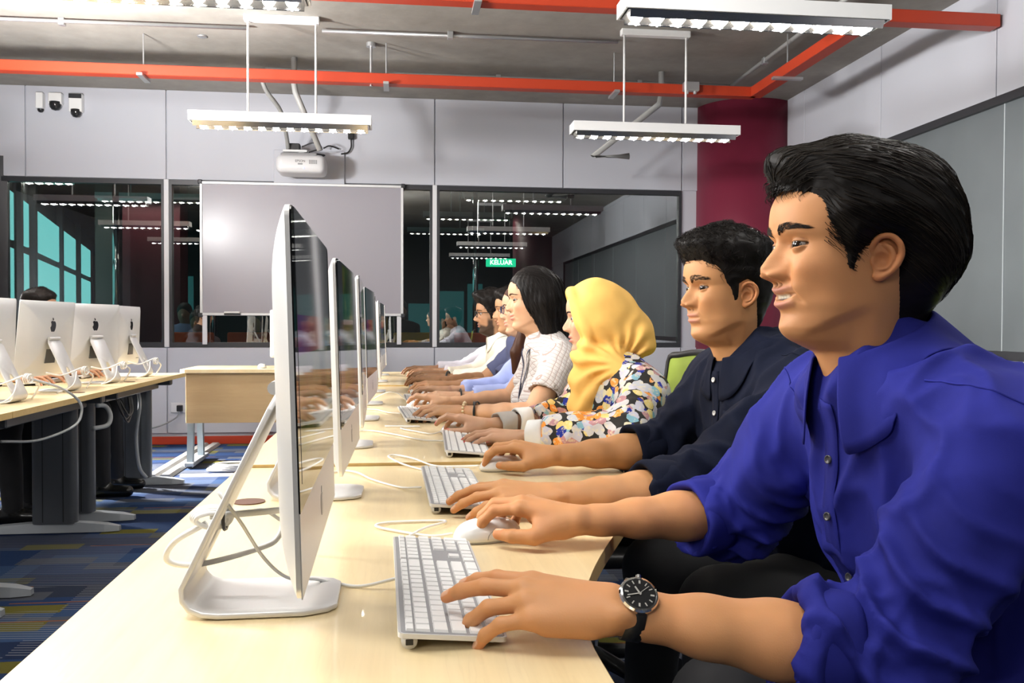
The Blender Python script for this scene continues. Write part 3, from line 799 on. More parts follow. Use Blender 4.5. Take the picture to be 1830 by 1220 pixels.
wave_desk('maple wave desk in the left row at the left picture edge', (-1.475, 3.65, 0), pi, False)
def desk_z(y): 
    for i, a in enumerate(row_y):
        if a <= y < a + 1.4: return DZ + (0.007 if i % 2 else 0.0)
    return DZ

td = thing('teacher_desk', 'maple teacher desk with modesty board in front of the back wall', 'desk', (-0.95, 6.93, 0))
MB().prism(rrect(1.36, .66, .06, 6, 0, .30), DZ - .025, DZ).build('tabletop', M_maple, td)
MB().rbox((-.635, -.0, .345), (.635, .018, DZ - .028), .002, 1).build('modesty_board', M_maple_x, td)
for s in (-1, 1):
    M_tl = mat('pale_blue_leg', (.36, .43, .47), .4, .2)
    MB().add([(s * .615 - .022, .03, .05), (s * .615 + .022, .03, .05), (s * .615 + .022, .08, .05), (s * .615 - .022, .08, .05), (s * .615 - .022, .10, .72), (s * .615 + .022, .10, .72), (s * .615 + .022, .16, .72), (s * .615 - .022, .16, .72)],
             [(0, 3, 2, 1), (4, 5, 6, 7), (0, 1, 5, 4), (1, 2, 6, 5), (2, 3, 7, 6), (3, 0, 4, 7)]).build('leg', M_tl, td)
    MB().add([(s * .615 - .022, .40, .05), (s * .615 + .022, .40, .05), (s * .615 + .022, .45, .05), (s * .615 - .022, .45, .05), (s * .615 - .022, .32, .72), (s * .615 + .022, .32, .72), (s * .615 + .022, .38, .72), (s * .615 - .022, .38, .72)],
             [(0, 3, 2, 1), (4, 5, 6, 7), (0, 1, 5, 4), (1, 2, 6, 5), (2, 3, 7, 6), (3, 0, 4, 7)]).build('leg', M_tl, td)
    MB().rbox((s * .615 - .035, .0, .02), (s * .615 + .035, .55, .05), .005, 1).build('foot', M_legs_l, td)
    for y in (.04, .5): MB().cyl((s * .615, y, 0), .015, .02, 12).build('glide', M_black, td)

# ------------------------------------------------------------------ all-in-one computers
APPLE = [(0, .30), (.06, .335), (.14, .355), (.23, .34), (.30, .29), (.33, .25), (.27, .20), (.235, .13), (.235, .05), (.27, -.03), (.35, -.085), (.32, -.17), (.27, -.26), (.21, -.34), (.15, -.385), (.08, -.375), (.02, -.355), (-.04, -.36), (-.10, -.385), (-.16, -.375), (-.23, -.31), (-.29, -.21), (-.33, -.09), (-.34, .03), (-.32, .14), (-.27, .24), (-.19, .31), (-.10, .335), (-.04, .315)]
LEAF = [(.0, .38), (.01, .46), (.06, .53), (.14, .57), (.145, .50), (.11, .43), (.05, .385)]
def logo_mb(s, x, th):
    mb = MB()
    for o in (APPLE, LEAF):
        n = len(o); vs = [(x, a * s, b * s) for a, b in o] + [(x + th, a * s, b * s) for a, b in o]
        mb.add(vs, [tuple(range(n)), tuple(range(n, 2 * n))[::-1]] + [(i, i + n, (i + 1) % n + n, (i + 1) % n) for i in range(n)])
    return mb

def m_screen(name, seed, kind):
    m, T, b = mk(name, rough=0.04, spec=0.6)
    b.inputs['Base Color'].default_value = (0.006, 0.006, 0.007, 1)
    o = T.obj(); x, y, z = T.sep(o)
    def rect(y0, y1, z0, z1):
        a = T.math('MULTIPLY', T.math('GREATER_THAN', y, y0), T.math('LESS_THAN', y, y1))
        c = T.math('MULTIPLY', T.math('GREATER_THAN', z, z0), T.math('LESS_THAN', z, z1))
        return T.math('MULTIPLY', a, c)
    nz = T.noise(o, 11 + seed, 4, 0.7)
    photo = T.mix(0.85, T.ramp(nz[0], [(0.35, (0.01, 0.05, 0.01)), (0.5, (0.06, 0.2, 0.02)), (0.6, (0.3, 0.34, 0.06)), (0.7, (0.02, 0.02, 0.03))]), nz[1], 'MULTIPLY')
    c = (0.10, 0.105, 0.12)
    c = T.mix(rect(-.235, .235, .165, .19), c, (0.30, 0.30, 0.31))
    if kind == 0:
        c = T.mix(rect(-.235, .235, .03, .165), c, (0.24, 0.245, 0.26))
        c = T.mix(rect(-.235, .235, -.01, .03), c, T.ramp(T.math('ADD', T.math('MULTIPLY', y, 2.0), .5), [(0.1, (0.2, 0.03, 0.25)), (0.5, (0.5, 0.10, 0.03)), (0.8, (0.1, 0.3, 0.3))]))
        c = T.mix(rect(-.235, .235, -.11, -.01), c, photo)
    else:
        c = T.mix(rect(-.14, .14, .03, .13), c, photo)
        c = T.mix(rect(-.14, .14, .02, .03), c, (0.4, 0.4, 0.4))
        c = T.mix(rect(-.14, .14, -.10, .02), c, photo)
    T.L.new(c, b.inputs['Emission Color']); b.inputs['Emission Strength'].default_value = 0.13
    return m
M_scr = [m_screen('display_page_a', 0, 0), m_screen('display_page_b', 3, 1), m_screen('display_page_c', 7, 1)]
M_bglass = mat('black_cover_glass', (0.006, 0.006, 0.007), 0.03, spec=0.6)
M_logo = mat('black_logo', (0.01, 0.01, 0.011), 0.12)
M_logo_c = mat('grey_chin_logo', (0.30, 0.30, 0.31), 0.3)

def allinone(label, loc, rz, tilt=0.0, scr=0, group=None, logo=True):
    """local: screen faces +x, y across, z up; origin on the desk below the glass"""
    t = thing('desktop_computer', label, 'computer', loc, rz, group)
    W, Hh, zb = .528, .374, .076
    zc = zb + Hh / 2
    ct, st = math.cos(tilt), math.sin(tilt)
    Mx = np.eye(4); Mx[0, 0] = ct; Mx[0, 2] = -st; Mx[2, 0] = st; Mx[2, 2] = ct; Mx[2, 3] = zc
    out = np.array(rrect(W, Hh, .012, 5))
    n = len(out); vs = []; fs = []
    S = [1.0, 1.0, .985, .965, .94, .90, .85, .79, .72, .62, .48, .3, .1]
    for j, s in enumerate(S):
        dp = 0.0 if j == 0 else -(.0045 + .030 * (1 - s ** 4.0))
        vs += [(dp, a * s, b * s) for a, b in out]
    m = len(S)
    for j in range(m - 1): fs += [(j * n + k, j * n + (k + 1) % n, (j + 1) * n + (k + 1) % n, (j + 1) * n + k)[::-1] for k in range(n)]
    fs += [tuple(range((m - 1) * n, m * n))[::-1], tuple(range(n))]
    MB().add(vs, fs).xf(Mx).build('rear_shell', M_alu_b, t, smooth=True, sharp=50)
    ch = .082
    MB().box((.0, -W / 2 + .001, -Hh / 2 + .001), (.0012, W / 2 - .001, -Hh / 2 + ch)).xf(Mx).build('chin', M_alu_b, t)
    g = MB(); o2 = [(a, b) for a, b in out if b > 0]; o2 = sorted(o2, key=lambda q: math.atan2(q[1], q[0]))
    poly = [(W / 2 - .001, -Hh / 2 + ch)] + [(a * .998, b * .997) for a, b in o2] + [(-W / 2 + .001, -Hh / 2 + ch)]
    k = len(poly); g.add([(.0002, a, b) for a, b in poly] + [(.0016, a, b) for a, b in poly], [tuple(range(k))[::-1], tuple(range(k, 2 * k))] + [(i, (i + 1) % k, (i + 1) % k + k, i + k) for i in range(k)])
    gl = g.xf(Mx).build('cover_glass', M_bglass, t)
    ac = -Hh / 2 + ch + .024 + .134
    Ms = Mx @ np.array([[1, 0, 0, 0], [0, 1, 0, 0], [0, 0, 1, ac], [0, 0, 0, 1.0]])
    sc = MB().box((.0016, -.238, -.134), (.0019, .238, .134)).build('display', M_scr[scr], t)
    sc.matrix_local = Matrix(Ms.tolist())
    if logo:
        logo_mb(.075, -.0338, -.0012).xf(Mx @ np.array([[1, 0, 0, 0], [0, 1, 0, 0], [0, 0, 1, .065], [0, 0, 0, 1.0]])).build('rear_logo', M_logo, t)
        # plinth so the logo seats on the curved shell
        MB().box((-.024, -.045, -.12), (-.0348, .045, -.05)).xf(Mx).build('vent_grille', mat('dark_vent', (.10, .10, .10), .5), t)
        for kk in range(4): MB().rbox((-.014, -.20 + kk * .014, -.150), (-.0235, -.192 + kk * .014, -.144), .0005, 1).xf(Mx).build('port', M_black, t)
    logo_mb(.036, .0018, -.0005).xf(Mx @ np.array([[1, 0, 0, 0], [0, 1, 0, 0], [0, 0, 1, -Hh / 2 + ch / 2], [0, 0, 0, 1.0]])).build('chin_logo', M_logo_c, t)
    # bent stand: foot, curve and leaning arm with a cable hole
    wf, wa, th = .146, .128, .0065
    path = [(.027, .004), (-.01, .004), (-.06, .004), (-.105, .004), (-.124, .0055), (-.138, .011), (-.146, .021), (-.1475, .034)]
    a1 = np.array((-.1475, .034)); a2 = np.array((-.037, .262)); dr = unit(a2 - a1)
    bm = bmesh.new(); rows = []
    for i, (x, z) in enumerate(path):
        f = i / (len(path) - 1); w = wf if i < 4 else wf + (wa - wf) * (i - 3) / 4
        if i == 0: ysr = np.linspace(-w / 2 + .012, w / 2 - .012, 9)
        else: ysr = np.linspace(-w / 2, w / 2, 9)
        if i == 0: x = .027
        rows.append([bm.verts.new((x - (.010 if i == 0 and k in (0, 8) else 0), yv, z)) for k, yv in enumerate(ysr)])
    for i in range(len(rows) - 1):
        for k in range(8): bm.faces.new((rows[i][k], rows[i][k + 1], rows[i + 1][k + 1], rows[i + 1][k]))
    # arm with hole (flat, so it can be filled)
    Ln = float(np.linalg.norm(a2 - a1))
    def P(s, y): q = a1 + dr * s; return (q[0], y, q[1])
    outer = rows[-1][:] + [bm.verts.new(P(Ln * f, wa / 2)) for f in (.3, .6, .9)] + [bm.verts.new(P(Ln, y)) for y in (wa / 2 - .02, 0, -wa / 2 + .02)] + [bm.verts.new(P(Ln * f, -wa / 2)) for f in (.9, .6, .3)]
    hole = [bm.verts.new(P(.066 + .030 * math.sin(a), .019 * math.cos(a))) for a in np.linspace(0, 2 * pi, 16, endpoint=False)]
    eds = []
    for loop in (outer, hole):
        for i in range(len(loop)):
            e = bm.edges.get((loop[i], loop[(i + 1) % len(loop)])) or bm.edges.new((loop[i], loop[(i + 1) % len(loop)])); eds.append(e)
    bmesh.ops.triangle_fill(bm, edges=eds, use_beauty=True)
    bmesh.ops.recalc_face_normals(bm, faces=bm.faces[:])
    st_o = MB().frombm(bm).build('stand', M_alu, t, sharp=35)
    so = st_o.modifiers.new('solid', 'SOLIDIFY'); so.thickness = th; so.offset = 0
    bv = st_o.modifiers.new('bev', 'BEVEL'); bv.width = .001; bv.segments = 1; bv.limit_method = 'ANGLE'
    MB().cyl((-.045, -.05, .262), .008, .10, 12, 1).build('hinge', M_alu, t, smooth=False)
    return t
# right row, screens facing the sitters
my = [1.125, 1.815, 2.485, 3.175, 3.865, 4.56, 5.245, 5.93]
mrot = [0.015, -0.01, 0.02, -0.03, 0.02, 0.01, -0.02, 0.03]
mlab = ['desktop computer nearest the camera, its dark screen seen edge-on', 'second desktop computer from the camera in the right row', 'third desktop computer from the camera in the right row', 'fourth desktop computer from the camera in the right row',
        'fifth desktop computer from the camera in the right row', 'sixth desktop computer from the camera in the right row', 'seventh desktop computer from the camera in the right row', 'farthest desktop computer of the right row']
for i, y in enumerate(my):
    allinone(mlab[i], (-0.102, y, desk_z(y) + .0005), mrot[i], 0.03, (0, 1, 2)[i % 3], 'desktop computers in the right row', logo=False)
# left row, backs to us
for (x, y, r, lb) in ((-1.76, 4.08, pi - .06, 'aluminium computer back at the left picture edge, logo cut off'), (-1.765, 4.76, pi - .13, 'leaning aluminium computer back, second in the left row'),
                      (-1.755, 5.38, pi - .30, 'aluminium computer back squarely facing, third in the left row'), (-1.745, 6.02, pi - .02, 'aluminium computer back at the far end of the left row')):
    allinone(lb, (x, y, DZ + .0005), r, .10 if abs(y - 4.76) < .01 else .04, 1, 'desktop computers in the left row')
allinone('computer on the teacher desk half hidden behind the nearest screen', (-0.755, 7.26, DZ + .0005), pi / 2, .03, 1)

# ------------------------------------------------------------------ keyboards
M_key = mat('white_key', (0.84, 0.84, 0.83), 0.4)
M_keyl = mat('key_legend', (0.35, 0.35, 0.36), 0.5)
KEYMESH = {}
def key_mesh(w, h):
    k = (round(w, 4), round(h, 4))
    if k not in KEYMESH:
        mb = MB(); a, b = h / 2, w / 2; t = .0009
        mb.add([(-a, -b, 0), (a, -b, 0), (a, b, 0), (-a, b, 0), (-a + t, -b + t, .003), (a - t, -b + t, .003), (a - t, b - t, .003), (-a + t, b - t, .003)],
               [(4, 5, 6, 7), (0, 1, 5, 4), (1, 2, 6, 5), (2, 3, 7, 6), (3, 0, 4, 7)])
        me = bpy.data.meshes.new('key'); me.from_pydata(mb.v, [], mb.f); me.materials.append(M_key); me.update(); KEYMESH[k] = me
    return KEYMESH[k]
U = .0190
def key_layout():
    """(x centre, y centre, width, depth) ; x: -  = rear row, + = user; y: - = user's left"""
    out = []; y0 = -.209
    rows = [(-.0455, .0085), (-.0318, .0155), (-.0128, .0155), (.0062, .0155), (.0252, .0155), (.0442, .0155)]
    main = [[1.07] * 14, [1] * 13 + [2], [1.5] + [1] * 12 + [1.5], [1.8] + [1] * 11 + [2.2], [2.3] + [1] * 10 + [2.7], [1.5, 1.25, 1.4, 6.2, 1.4, 1.25, 2.0]]
    for (x, h), ws in zip(rows, main):
        u = 0
        for w in ws: out.append((x, y0 + (u + w / 2) * U, w * U - .0026, h)); u += w
    ny = y0 + 15.25 * U; py = y0 + 18.5 * U - .004
    for r, (x, h) in enumerate(rows):
        if r in (0, 1, 2): cs = [0, 1, 2]
        elif r == 3: cs = []
        elif r == 4: cs = [1]
        else: cs = [0, 1, 2]
        for c in cs: out.append((x, ny + (c + .5) * U, U - .0026, h))
        if r < 4:
            for c in range(4): out.append((x, py + (c + .5) * U, U - .0026, h))
        elif r == 4:
            for c in range(3): out.append((x, py + (c + .5) * U, U - .0026, h))
        else:
            out.append((x, py + U, 2 * U - .0026, h)); out.append((x, py + 2.5 * U, U - .0026, h))
    out.append((.0347, py + 3.5 * U, U - .0026, .0345))
    return out
KL = key_layout()
def keyboard(label, loc, rz, keys=True, group='white keyboards on the right row', slope=.085):
    t = thing('keyboard', label, 'keyboard', loc, rz, group)
    deck = Matrix.Rotation(slope, 4, 'Y')
    base = MB()
    o = rrect(.114, .430, .007, 4)
    mb = MB().prism(o, -.0025, .0025)
    kbp = MB().prism(rrect(.1085, .4235, .004, 3), .0025, .0029).build('key_gap_shade', mat('key_gap_shade_grey', (.30, .30, .31), .5), t); kbp.matrix_local = Matrix.Translation((0, 0, .0125)) @ deck  # grey plate puts the shade between the keys into colour
    d = mb.build('case', M_alu, t, sharp=40); d.matrix_local = Matrix.Translation((0, 0, .0125)) @ deck
    tb = MB().tube([(-.045, -.21, .0095), (-.045, .21, .0095)], .0085, 12).build('rear_bar', M_alu, t, smooth=True)
    MB().rbox((.030, -.2, .0002), (.045, .2, .006), .001, 1).build('front_pad', M_white, t)
    MB().rbox((-.049, -.2125, .006), (-.041, -.2108, .012), .0005, 1).build('usb_port', M_black, t)
    base_m = Matrix.Translation((0, 0, .0125)) @ deck
    if keys:
        for x, y, w, h in KL:
            k = bpy.data.objects.new('key', key_mesh(w, h)); COL.objects.link(k); k.parent = t
            k.matrix_local = base_m @ Matrix.Translation((x + .0005, y, .0026))
    else:
        mb = MB()
        for x, y, w, h in KL:
            a, b = h / 2, w / 2
            mb.box((x - a, y - b, .0026), (x + a, y + b, .0055))
        ko = mb.build('key_block', M_key, t); ko.matrix_local = base_m; ko['kind'] = 'stuff'
    return t
kb = [((0.050, 1.142), .020, 'white keyboard nearest the camera under the watch-wearing hand'), ((0.105, 1.810), .015, 'white keyboard under the navy-shirted man\'s left hand'), ((0.172, 2.440), -.03, 'white keyboard beside the hijab wearer with red nails'),
      ((0.058, 3.235), .06, 'white keyboard under the bracelet-wearing woman\'s hands'), ((0.075, 3.92), .03, 'white keyboard fifth from the camera'), ((0.10, 4.58), .0, 'white keyboard sixth from the camera'), ((0.12, 5.26), .0, 'white keyboard seventh from the camera'), ((0.12, 5.93), .0, 'white keyboard at the far end of the right row')]
for i, ((x, y), r, lb) in enumerate(kb):
    keyboard(lb, (x, y, desk_z(y) + .0005), r, i < 4)
for (x, y, lb) in ((-2.0, 4.15, 'white keyboard behind the leftmost computer'), (-2.0, 5.36, 'white keyboard behind the third left-row computer'), (-1.98, 6.0, 'white keyboard behind the farthest left-row computer')):
    keyboard(lb, (x, y, DZ + .0005), pi, False, 'white keyboards on the left row')

# ------------------------------------------------------------------ mice
M_mouse = mat('glossy_white_plastic', (0.86, 0.86, 0.85), 0.16, coat=0.3)
def mouse(label, loc, rz, group='white mice on the right row'):
    """long axis along local x, nose toward -x"""
    t = thing('computer_mouse', label, 'mouse', loc, rz, group)
    a, b, h = .0565, .0315, .0335
    n, m = 28, 10; vs = []; fs = []
    for j in range(m + 1):
        v = j / m
        r = math.cos(v * pi / 2) ** .62; z = .0035 + (h - .0035) * math.sin(v * pi / 2) ** .9
        for k in range(n):
            u = 2 * pi * k / n; c, s = math.cos(u), math.sin(u)
            vs.append((a * r * math.copysign(abs(c) ** .88, c) + .004 * v, b * r * math.copysign(abs(s) ** .88, s), z))
    for j in range(m): fs += [(j * n + k, j * n + (k + 1) % n, (j + 1) * n + (k + 1) % n, (j + 1) * n + k) for k in range(n)]
    fs += [tuple(range(n))[::-1]]
    MB().add(vs, fs).build('shell', M_mouse, t, smooth=True)
    o = [(a * .95 * math.cos(u), b * .95 * math.sin(u)) for u in np.linspace(0, 2 * pi, 28, endpoint=False)]
    MB().prism(o, 0, .0038).build('base', mat('clear_grey_base', (.45, .46, .47), .2), t)
    MB().lathe([(0, .004), (.0022, .003), (.003, 0)], 12, (-.034, 0, .0245)).build('scroll_ball', mat('ball_grey', (.5, .5, .5), .3), t, smooth=True)
    for s in (-1, 1):
        pts = [(.002 + .015 * math.cos(q), s * (.0312 - .0022 * math.sin(q) * 1.2), .006 + .0135 * math.sin(q)) for q in np.linspace(0, pi, 12)]
        pts = [(x, s * b * math.sqrt(max(0.02, 1 - (x / a) ** 2)) * (1 - (z / h) ** 2.6 * .33) + s * .0002, z) for x, _, z in pts]
        MB().tube(pts, .0006, 6).build('side_button_outline', M_keyl, t, smooth=True)
    return t
ms = [((0.135, 1.405), .35, 'white mouse under the nearest man\'s right hand'), ((0.235, 2.075), .30, 'white mouse under the navy-shirted man\'s right hand'), ((0.175, 2.735), .25, 'white mouse under the hijab wearer\'s right hand'),
      ((0.075, 3.545), .2, 'white mouse under the lace-topped woman\'s right hand'), ((0.10, 4.20), .2, 'white mouse fifth from the camera'), ((0.13, 4.88), .2, 'white mouse sixth from the camera'), ((0.12, 5.56), .1, 'white mouse seventh from the camera'), ((0.12, 6.2), .1, 'white mouse at the far end of the right row')]
for (x, y), r, lb in ms: mouse(lb, (x, y, desk_z(y) + .0005), r)
mouse('white mouse on the teacher desk', (-1.06, 7.12, DZ + .0005), pi / 2, 'white mouse on the teacher desk')

def cable(label, pts, r=.0022, m=None, n=8, name='cable', cat='cable'):
    P = crom(pts, n); o = np.array(pts[0], float)
    t = MB().tube(P - o, r, 7).build(name, m or M_cable_w, None, smooth=True, loc=tuple(o))
    return tag(t, label, cat)
z0 = DZ + .003
cable('white keyboard lead running from the near keyboard to the first computer', [(-.003, 1.150, z0 + .012), (-.05, 1.16, z0), (-.085, 1.172, z0 + .002), (-.11, 1.165, z0 + .01), (-.14, 1.14, z0 + .02), (-.165, 1.12, z0 + .05), (-.19, 1.10, z0 + .10), (-.215, 1.10, z0 + .135)])
cable('white mouse lead crossing itself beside the near mouse', [(.082, 1.425, z0 + .003), (.05, 1.425, z0), (.0, 1.46, z0), (-.04, 1.50, z0 + .001), (-.02, 1.53, z0), (.06, 1.535, z0), (.075, 1.52, z0 + .001), (.04, 1.47, z0 + .003), (.01, 1.42, z0), (-.005, 1.375, z0)])
cable('white lead from the second keyboard to the second computer', [(.04, 1.80, z0 + .01), (.0, 1.86, z0), (-.06, 1.96, z0), (-.10, 2.05, z0 + .002), (-.14, 2.08, z0), (-.20, 2.0, z0)])
cable('white mouse lead looping beside the second mouse', [(.182, 2.10, z0 + .004), (.14, 2.12, z0), (.08, 2.14, z0), (.03, 2.20, z0 + .009), (-.01, 2.26, z0 + .009), (-.03, 2.24, z0 + .009), (.0, 2.16, z0 + .004), (.04, 2.10, z0), (.065, 2.06, z0)])
cable('white lead curving past the third keyboard', [(.115, 2.45, z0 + .018), (.06, 2.56, z0 + .008), (-.02, 2.70, z0 + .008), (-.10, 2.80, z0 + .008), (-.18, 2.74, z0 + .008)])
cable('white mouse lead looped beside the third mouse', [(.122, 2.745, z0 + .011), (.115, 2.72, z0 + .010), (.09, 2.70, z0 + .008), (.05, 2.76, z0 + .008), (.0, 2.86, z0 + .008), (.06, 2.90, z0 + .008), (-.05, 2.92, z0 + .008)])
cable('white lead behind the fourth computer', [(.0, 3.25, z0 + .016), (-.05, 3.38, z0 + .008), (-.10, 3.50, z0 + .008), (-.2, 3.52, z0 + .008)])
cable('white lead arching beside the fifth keyboard', [(.02, 3.92, z0 + .01), (-.01, 4.0, z0 + .03), (-.06, 4.08, z0 + .03), (-.12, 4.12, z0)])
# tied bundle behind the first computer
bz = DZ
bun = thing('cable_bundle', 'white power lead tied in a bundle behind the nearest computer', 'cable', (-.200, 1.13, bz - .045))
def bt(pts, r, nm, m=M_cable_w): MB().tube(crom(pts, 8), r, 8).build(nm, m, bun, smooth=True)
bt([(.055, .0, .154), (.03, 0, .152), (.0, .0, .150), (-.03, .0, .148)], .0042, 'power_lead')
for k in range(4):
    a = .015 + .003 * k
    bt([(-.03 + a * math.cos(q), .006 * (k - 1.5) + .004 * math.sin(2 * q), .145 + .55 * a * math.sin(q)) for q in np.linspace(.3 * k, 2 * pi + .3 * k, 9)], .0028, 'lead_coil')
MB().tube([(-.012 + .0 * q, .016 * math.cos(q), .148 + .016 * math.sin(q)) for q in np.linspace(0, 2 * pi, 14)], .0024, 6).build('cable_tie', M_black, bun, smooth=True)
bt([(-.035, .0, .140), (-.075, .01, .115), (-.085, .02, .09), (-.05, .03, .082), (.02, .05, .095), (.045, .06, .11), (.05, .10, .15), (.055, .16, .17), (.045, .2, .12), (.04, .22, .022)], .0038, 'drooping_lead')
bt([(.0, .0, .148), (.03, .02, .15), (.05, .05, .13), (.055, .08, .135), (.05, .10, .15)], .0025, 'thin_lead')
# left row cable tangles
for i, (x, y) in enumerate(((-1.60, 4.05), (-1.60, 4.75), (-1.59, 5.36), (-1.58, 6.0))):
    lb = ['white cables tied behind the leftmost computer', 'white cables tied behind the turned computer', 'white cables tied behind the third left-row computer', 'white cables tied behind the farthest left-row computer'][i]
    cb = thing('cable_bundle', lb, 'cable', (x, y, DZ), 0, 'cable bundles in the left row')
    rr = random.Random(i)
    def lt(pts, r, nm): MB().tube(crom(pts, 7), r, 7).build(nm, M_cable_w, cb, smooth=True)
    lt([(-.10, -.16, .10), (-.05, -.10, .085), (.0, -.02, .11), (.005, .0, .115)], .0042, 'power_lead')
    for k in range(3):
        a = .03 + .006 * rr.random()
        lt([(.005 + .008 * k, .04 + a * math.cos(q), .10 + .6 * a * math.sin(q)) for q in np.linspace(k, 2 * pi + k, 9)], .0028, 'lead_coil')
    lt([(.0, .03, .11), (.02, .10, .085), (.015, .15, .06), (-.02, .16, .003)], .0042, 'drop_lead')
    lt([(.0, -.04, .10), (.01, -.10, .05), (-.01, -.13, .02), (-.05, -.16, .003)], .003, 'thin_lead')
cable('pale cable falling over the edge of the left desk', [(-1.58, 4.12, .84), (-1.50, 4.2, .80), (-1.45, 4.28, .74), (-1.44, 4.30, .68), (-1.46, 4.25, .62), (-1.55, 4.1, .58), (-1.62, 3.9, .60)], .006, mat('pale_grey_cable', (.42, .44, .45), .4))
cable('grey hose loop hanging under the left desk', [(-1.56, 4.88, .66), (-1.54, 4.95, .65), (-1.52, 4.97, .60), (-1.53, 4.95, .55), (-1.58, 4.88, .54)], .012, mat('pale_grey_cable', (.42, .44, .45), .4))
for k, (a, b) in enumerate(((.0, .0), (.02, .03), (-.015, .05))):
    cable(['black cable loop hanging lowest under the left desk', 'black cable loop second under the left desk', 'black cable loop farthest under the left desk'][k], [(-1.56, 5.2 + b, .66), (-1.54, 5.24 + b, .58 - a), (-1.54, 5.32 + b, .545 - a), (-1.55, 5.42 + b, .58), (-1.57, 5.46 + b, .66)], .006, M_black)
cable('grey flexible hose along the far left leg', [(-1.72, 6.18, .66), (-1.70, 6.16, .55), (-1.72, 6.15, .35), (-1.70, 6.14, .15), (-1.66, 6.16, .07)], .012, mat('pale_grey_cable', (.42, .44, .45), .4))

# floor trunking and loose leads
for k, (x, lb) in enumerate(((-1.70, 'left floor cable trunking strip under the teacher desk'), (-1.60, 'right floor cable trunking strip under the teacher desk'))):
    MBx = MB().add([(-.045, 0, 0), (.045, 0, 0), (.025, 0, .02), (-.025, 0, .02), (-.045, 1.75, 0), (.045, 1.75, 0), (.025, 1.75, .02), (-.025, 1.75, .02)],
                   [(0, 1, 2, 3)[::-1], (4, 5, 6, 7), (0, 4, 5, 1)[::-1], (1, 5, 6, 2)[::-1], (2, 6, 7, 3)[::-1], (3, 7, 4, 0)[::-1]])
    o = MBx.build('floor_trunking', mat('trunking_grey', (.36, .35, .33), .5), None, loc=(x - .05, 6.6, .0)); tag(o, lb, 'trunking', 'floor trunking strips')
o = MB().add([(0, -.035, 0), (0, .035, 0), (0, .02, .015), (0, -.02, .015), (1.5, -.035, 0), (1.5, .035, 0), (1.5, .02, .015), (1.5, -.02, .015)], [(0, 1, 2, 3), (4, 5, 6, 7)[::-1], (0, 4, 5, 1), (1, 5, 6, 2), (2, 6, 7, 3), (3, 7, 4, 0)]).build('floor_trunking', mat('trunking_grey', (.36, .35, .33), .5), None, loc=(-1.55, 6.62, 0))
tag(o, 'floor cable trunking strip running across to the right row', 'trunking', 'floor trunking strips')
fb = thing('cable_coil', 'white cables coiled on the carpet beside the teacher desk', 'cable', (-1.25, 6.85, 0))
for k in range(4):
    MB().tube([(.16 * math.cos(q) + .02 * k, .09 * math.sin(q), .012 + .012 * k) for q in np.linspace(k, 2 * pi + k, 20)], .011, 7).build('coil_turn', M_cable_w, fb, smooth=True)

# ------------------------------------------------------------------ office chairs
M_mesh = None
def m_meshback():
    m, T, b = mk('lime_mesh_fabric', rough=0.7)
    o = T.obj(); x, y, z = T.sep(o)
    g = T.math('MULTIPLY', T.math('SINE', T.math('MULTIPLY', y, 1400)), T.math('SINE', T.math('MULTIPLY', z, 1400)))
    T.L.new(T.mix(T.math('GREATER_THAN', g, 0.25), (0.34, 0.46, 0.05), (0.20, 0.28, 0.03)), b.inputs['Base Color'])
    T.L.new(T.bump(g, 0.3, 0.001), b.inputs['Normal']); return m
M_mesh = m_meshback()
def office_chair(label, loc, rz, group='lime mesh office chairs'):
    """sitter faces -x"""
    t = thing('office_chair', label, 'chair', loc, rz, group)
    MB().rbox((-.22, -.235, .42), (.22, .235, .465), .02, 3).build('seat', M_black, t, smooth=True)
    # curved back: frame + mesh
    n = 13; vs = []; fs = []
    def bp(u, v):   # u -1..1 across, v 0..1 up
        w = .225 * (1 - .10 * v ** 3)
        return np.array((.235 + .07 * v - .05 * (1 - u * u) * .0 + .035 * (1 - u * u), u * w, .50 + .50 * v - .02 * u * u * v))
    for i in range(n):
        for j in range(n): vs.append(bp(-1 + 2 * j / (n - 1), i / (n - 1)))
    fs = [(i * n + j, i * n + j + 1, (i + 1) * n + j + 1, (i + 1) * n + j) for i in range(n - 1) for j in range(n - 1)]
    bk = mesh_obj('mesh_back', np.array(vs), fs, M_mesh, t, True)
    sm = bk.modifiers.new('solid', 'SOLIDIFY'); sm.thickness = .006
    loop = [bp(-1 + 2 * k / 8, 0) for k in range(9)] + [bp(1, k / 8) for k in range(1, 9)] + [bp(1 - 2 * k / 8, 1) for k in range(1, 9)] + [bp(-1, 1 - k / 8) for k in range(1, 8)]
    MB().tube(crom(loop, 3, True), .012, 8, closed=True).build('back_frame', M_black, t, smooth=True)
    MB().tube(crom([(.26, 0, .75), (.31, 0, .6), (.26, 0, .45), (.1, 0, .41)], 5), .022, 8).build('back_support', M_black, t, smooth=True)
    MB().cyl((0, 0, .10), .028, .32, 16).build('gas_column', M_chrome, t)
    for k in range(5):
        a = 2 * pi * k / 5 + .3; e = (.30 * math.cos(a), .30 * math.sin(a))
        MB().tube([(0, 0, .12), (e[0], e[1], .075)], [.026, .016], 8).build('base_spoke', M_black, t, smooth=True)
        MB().cyl((e[0], e[1] - .012, .03), .03, .024, 14, 1).build('castor', M_black, t)
    return t
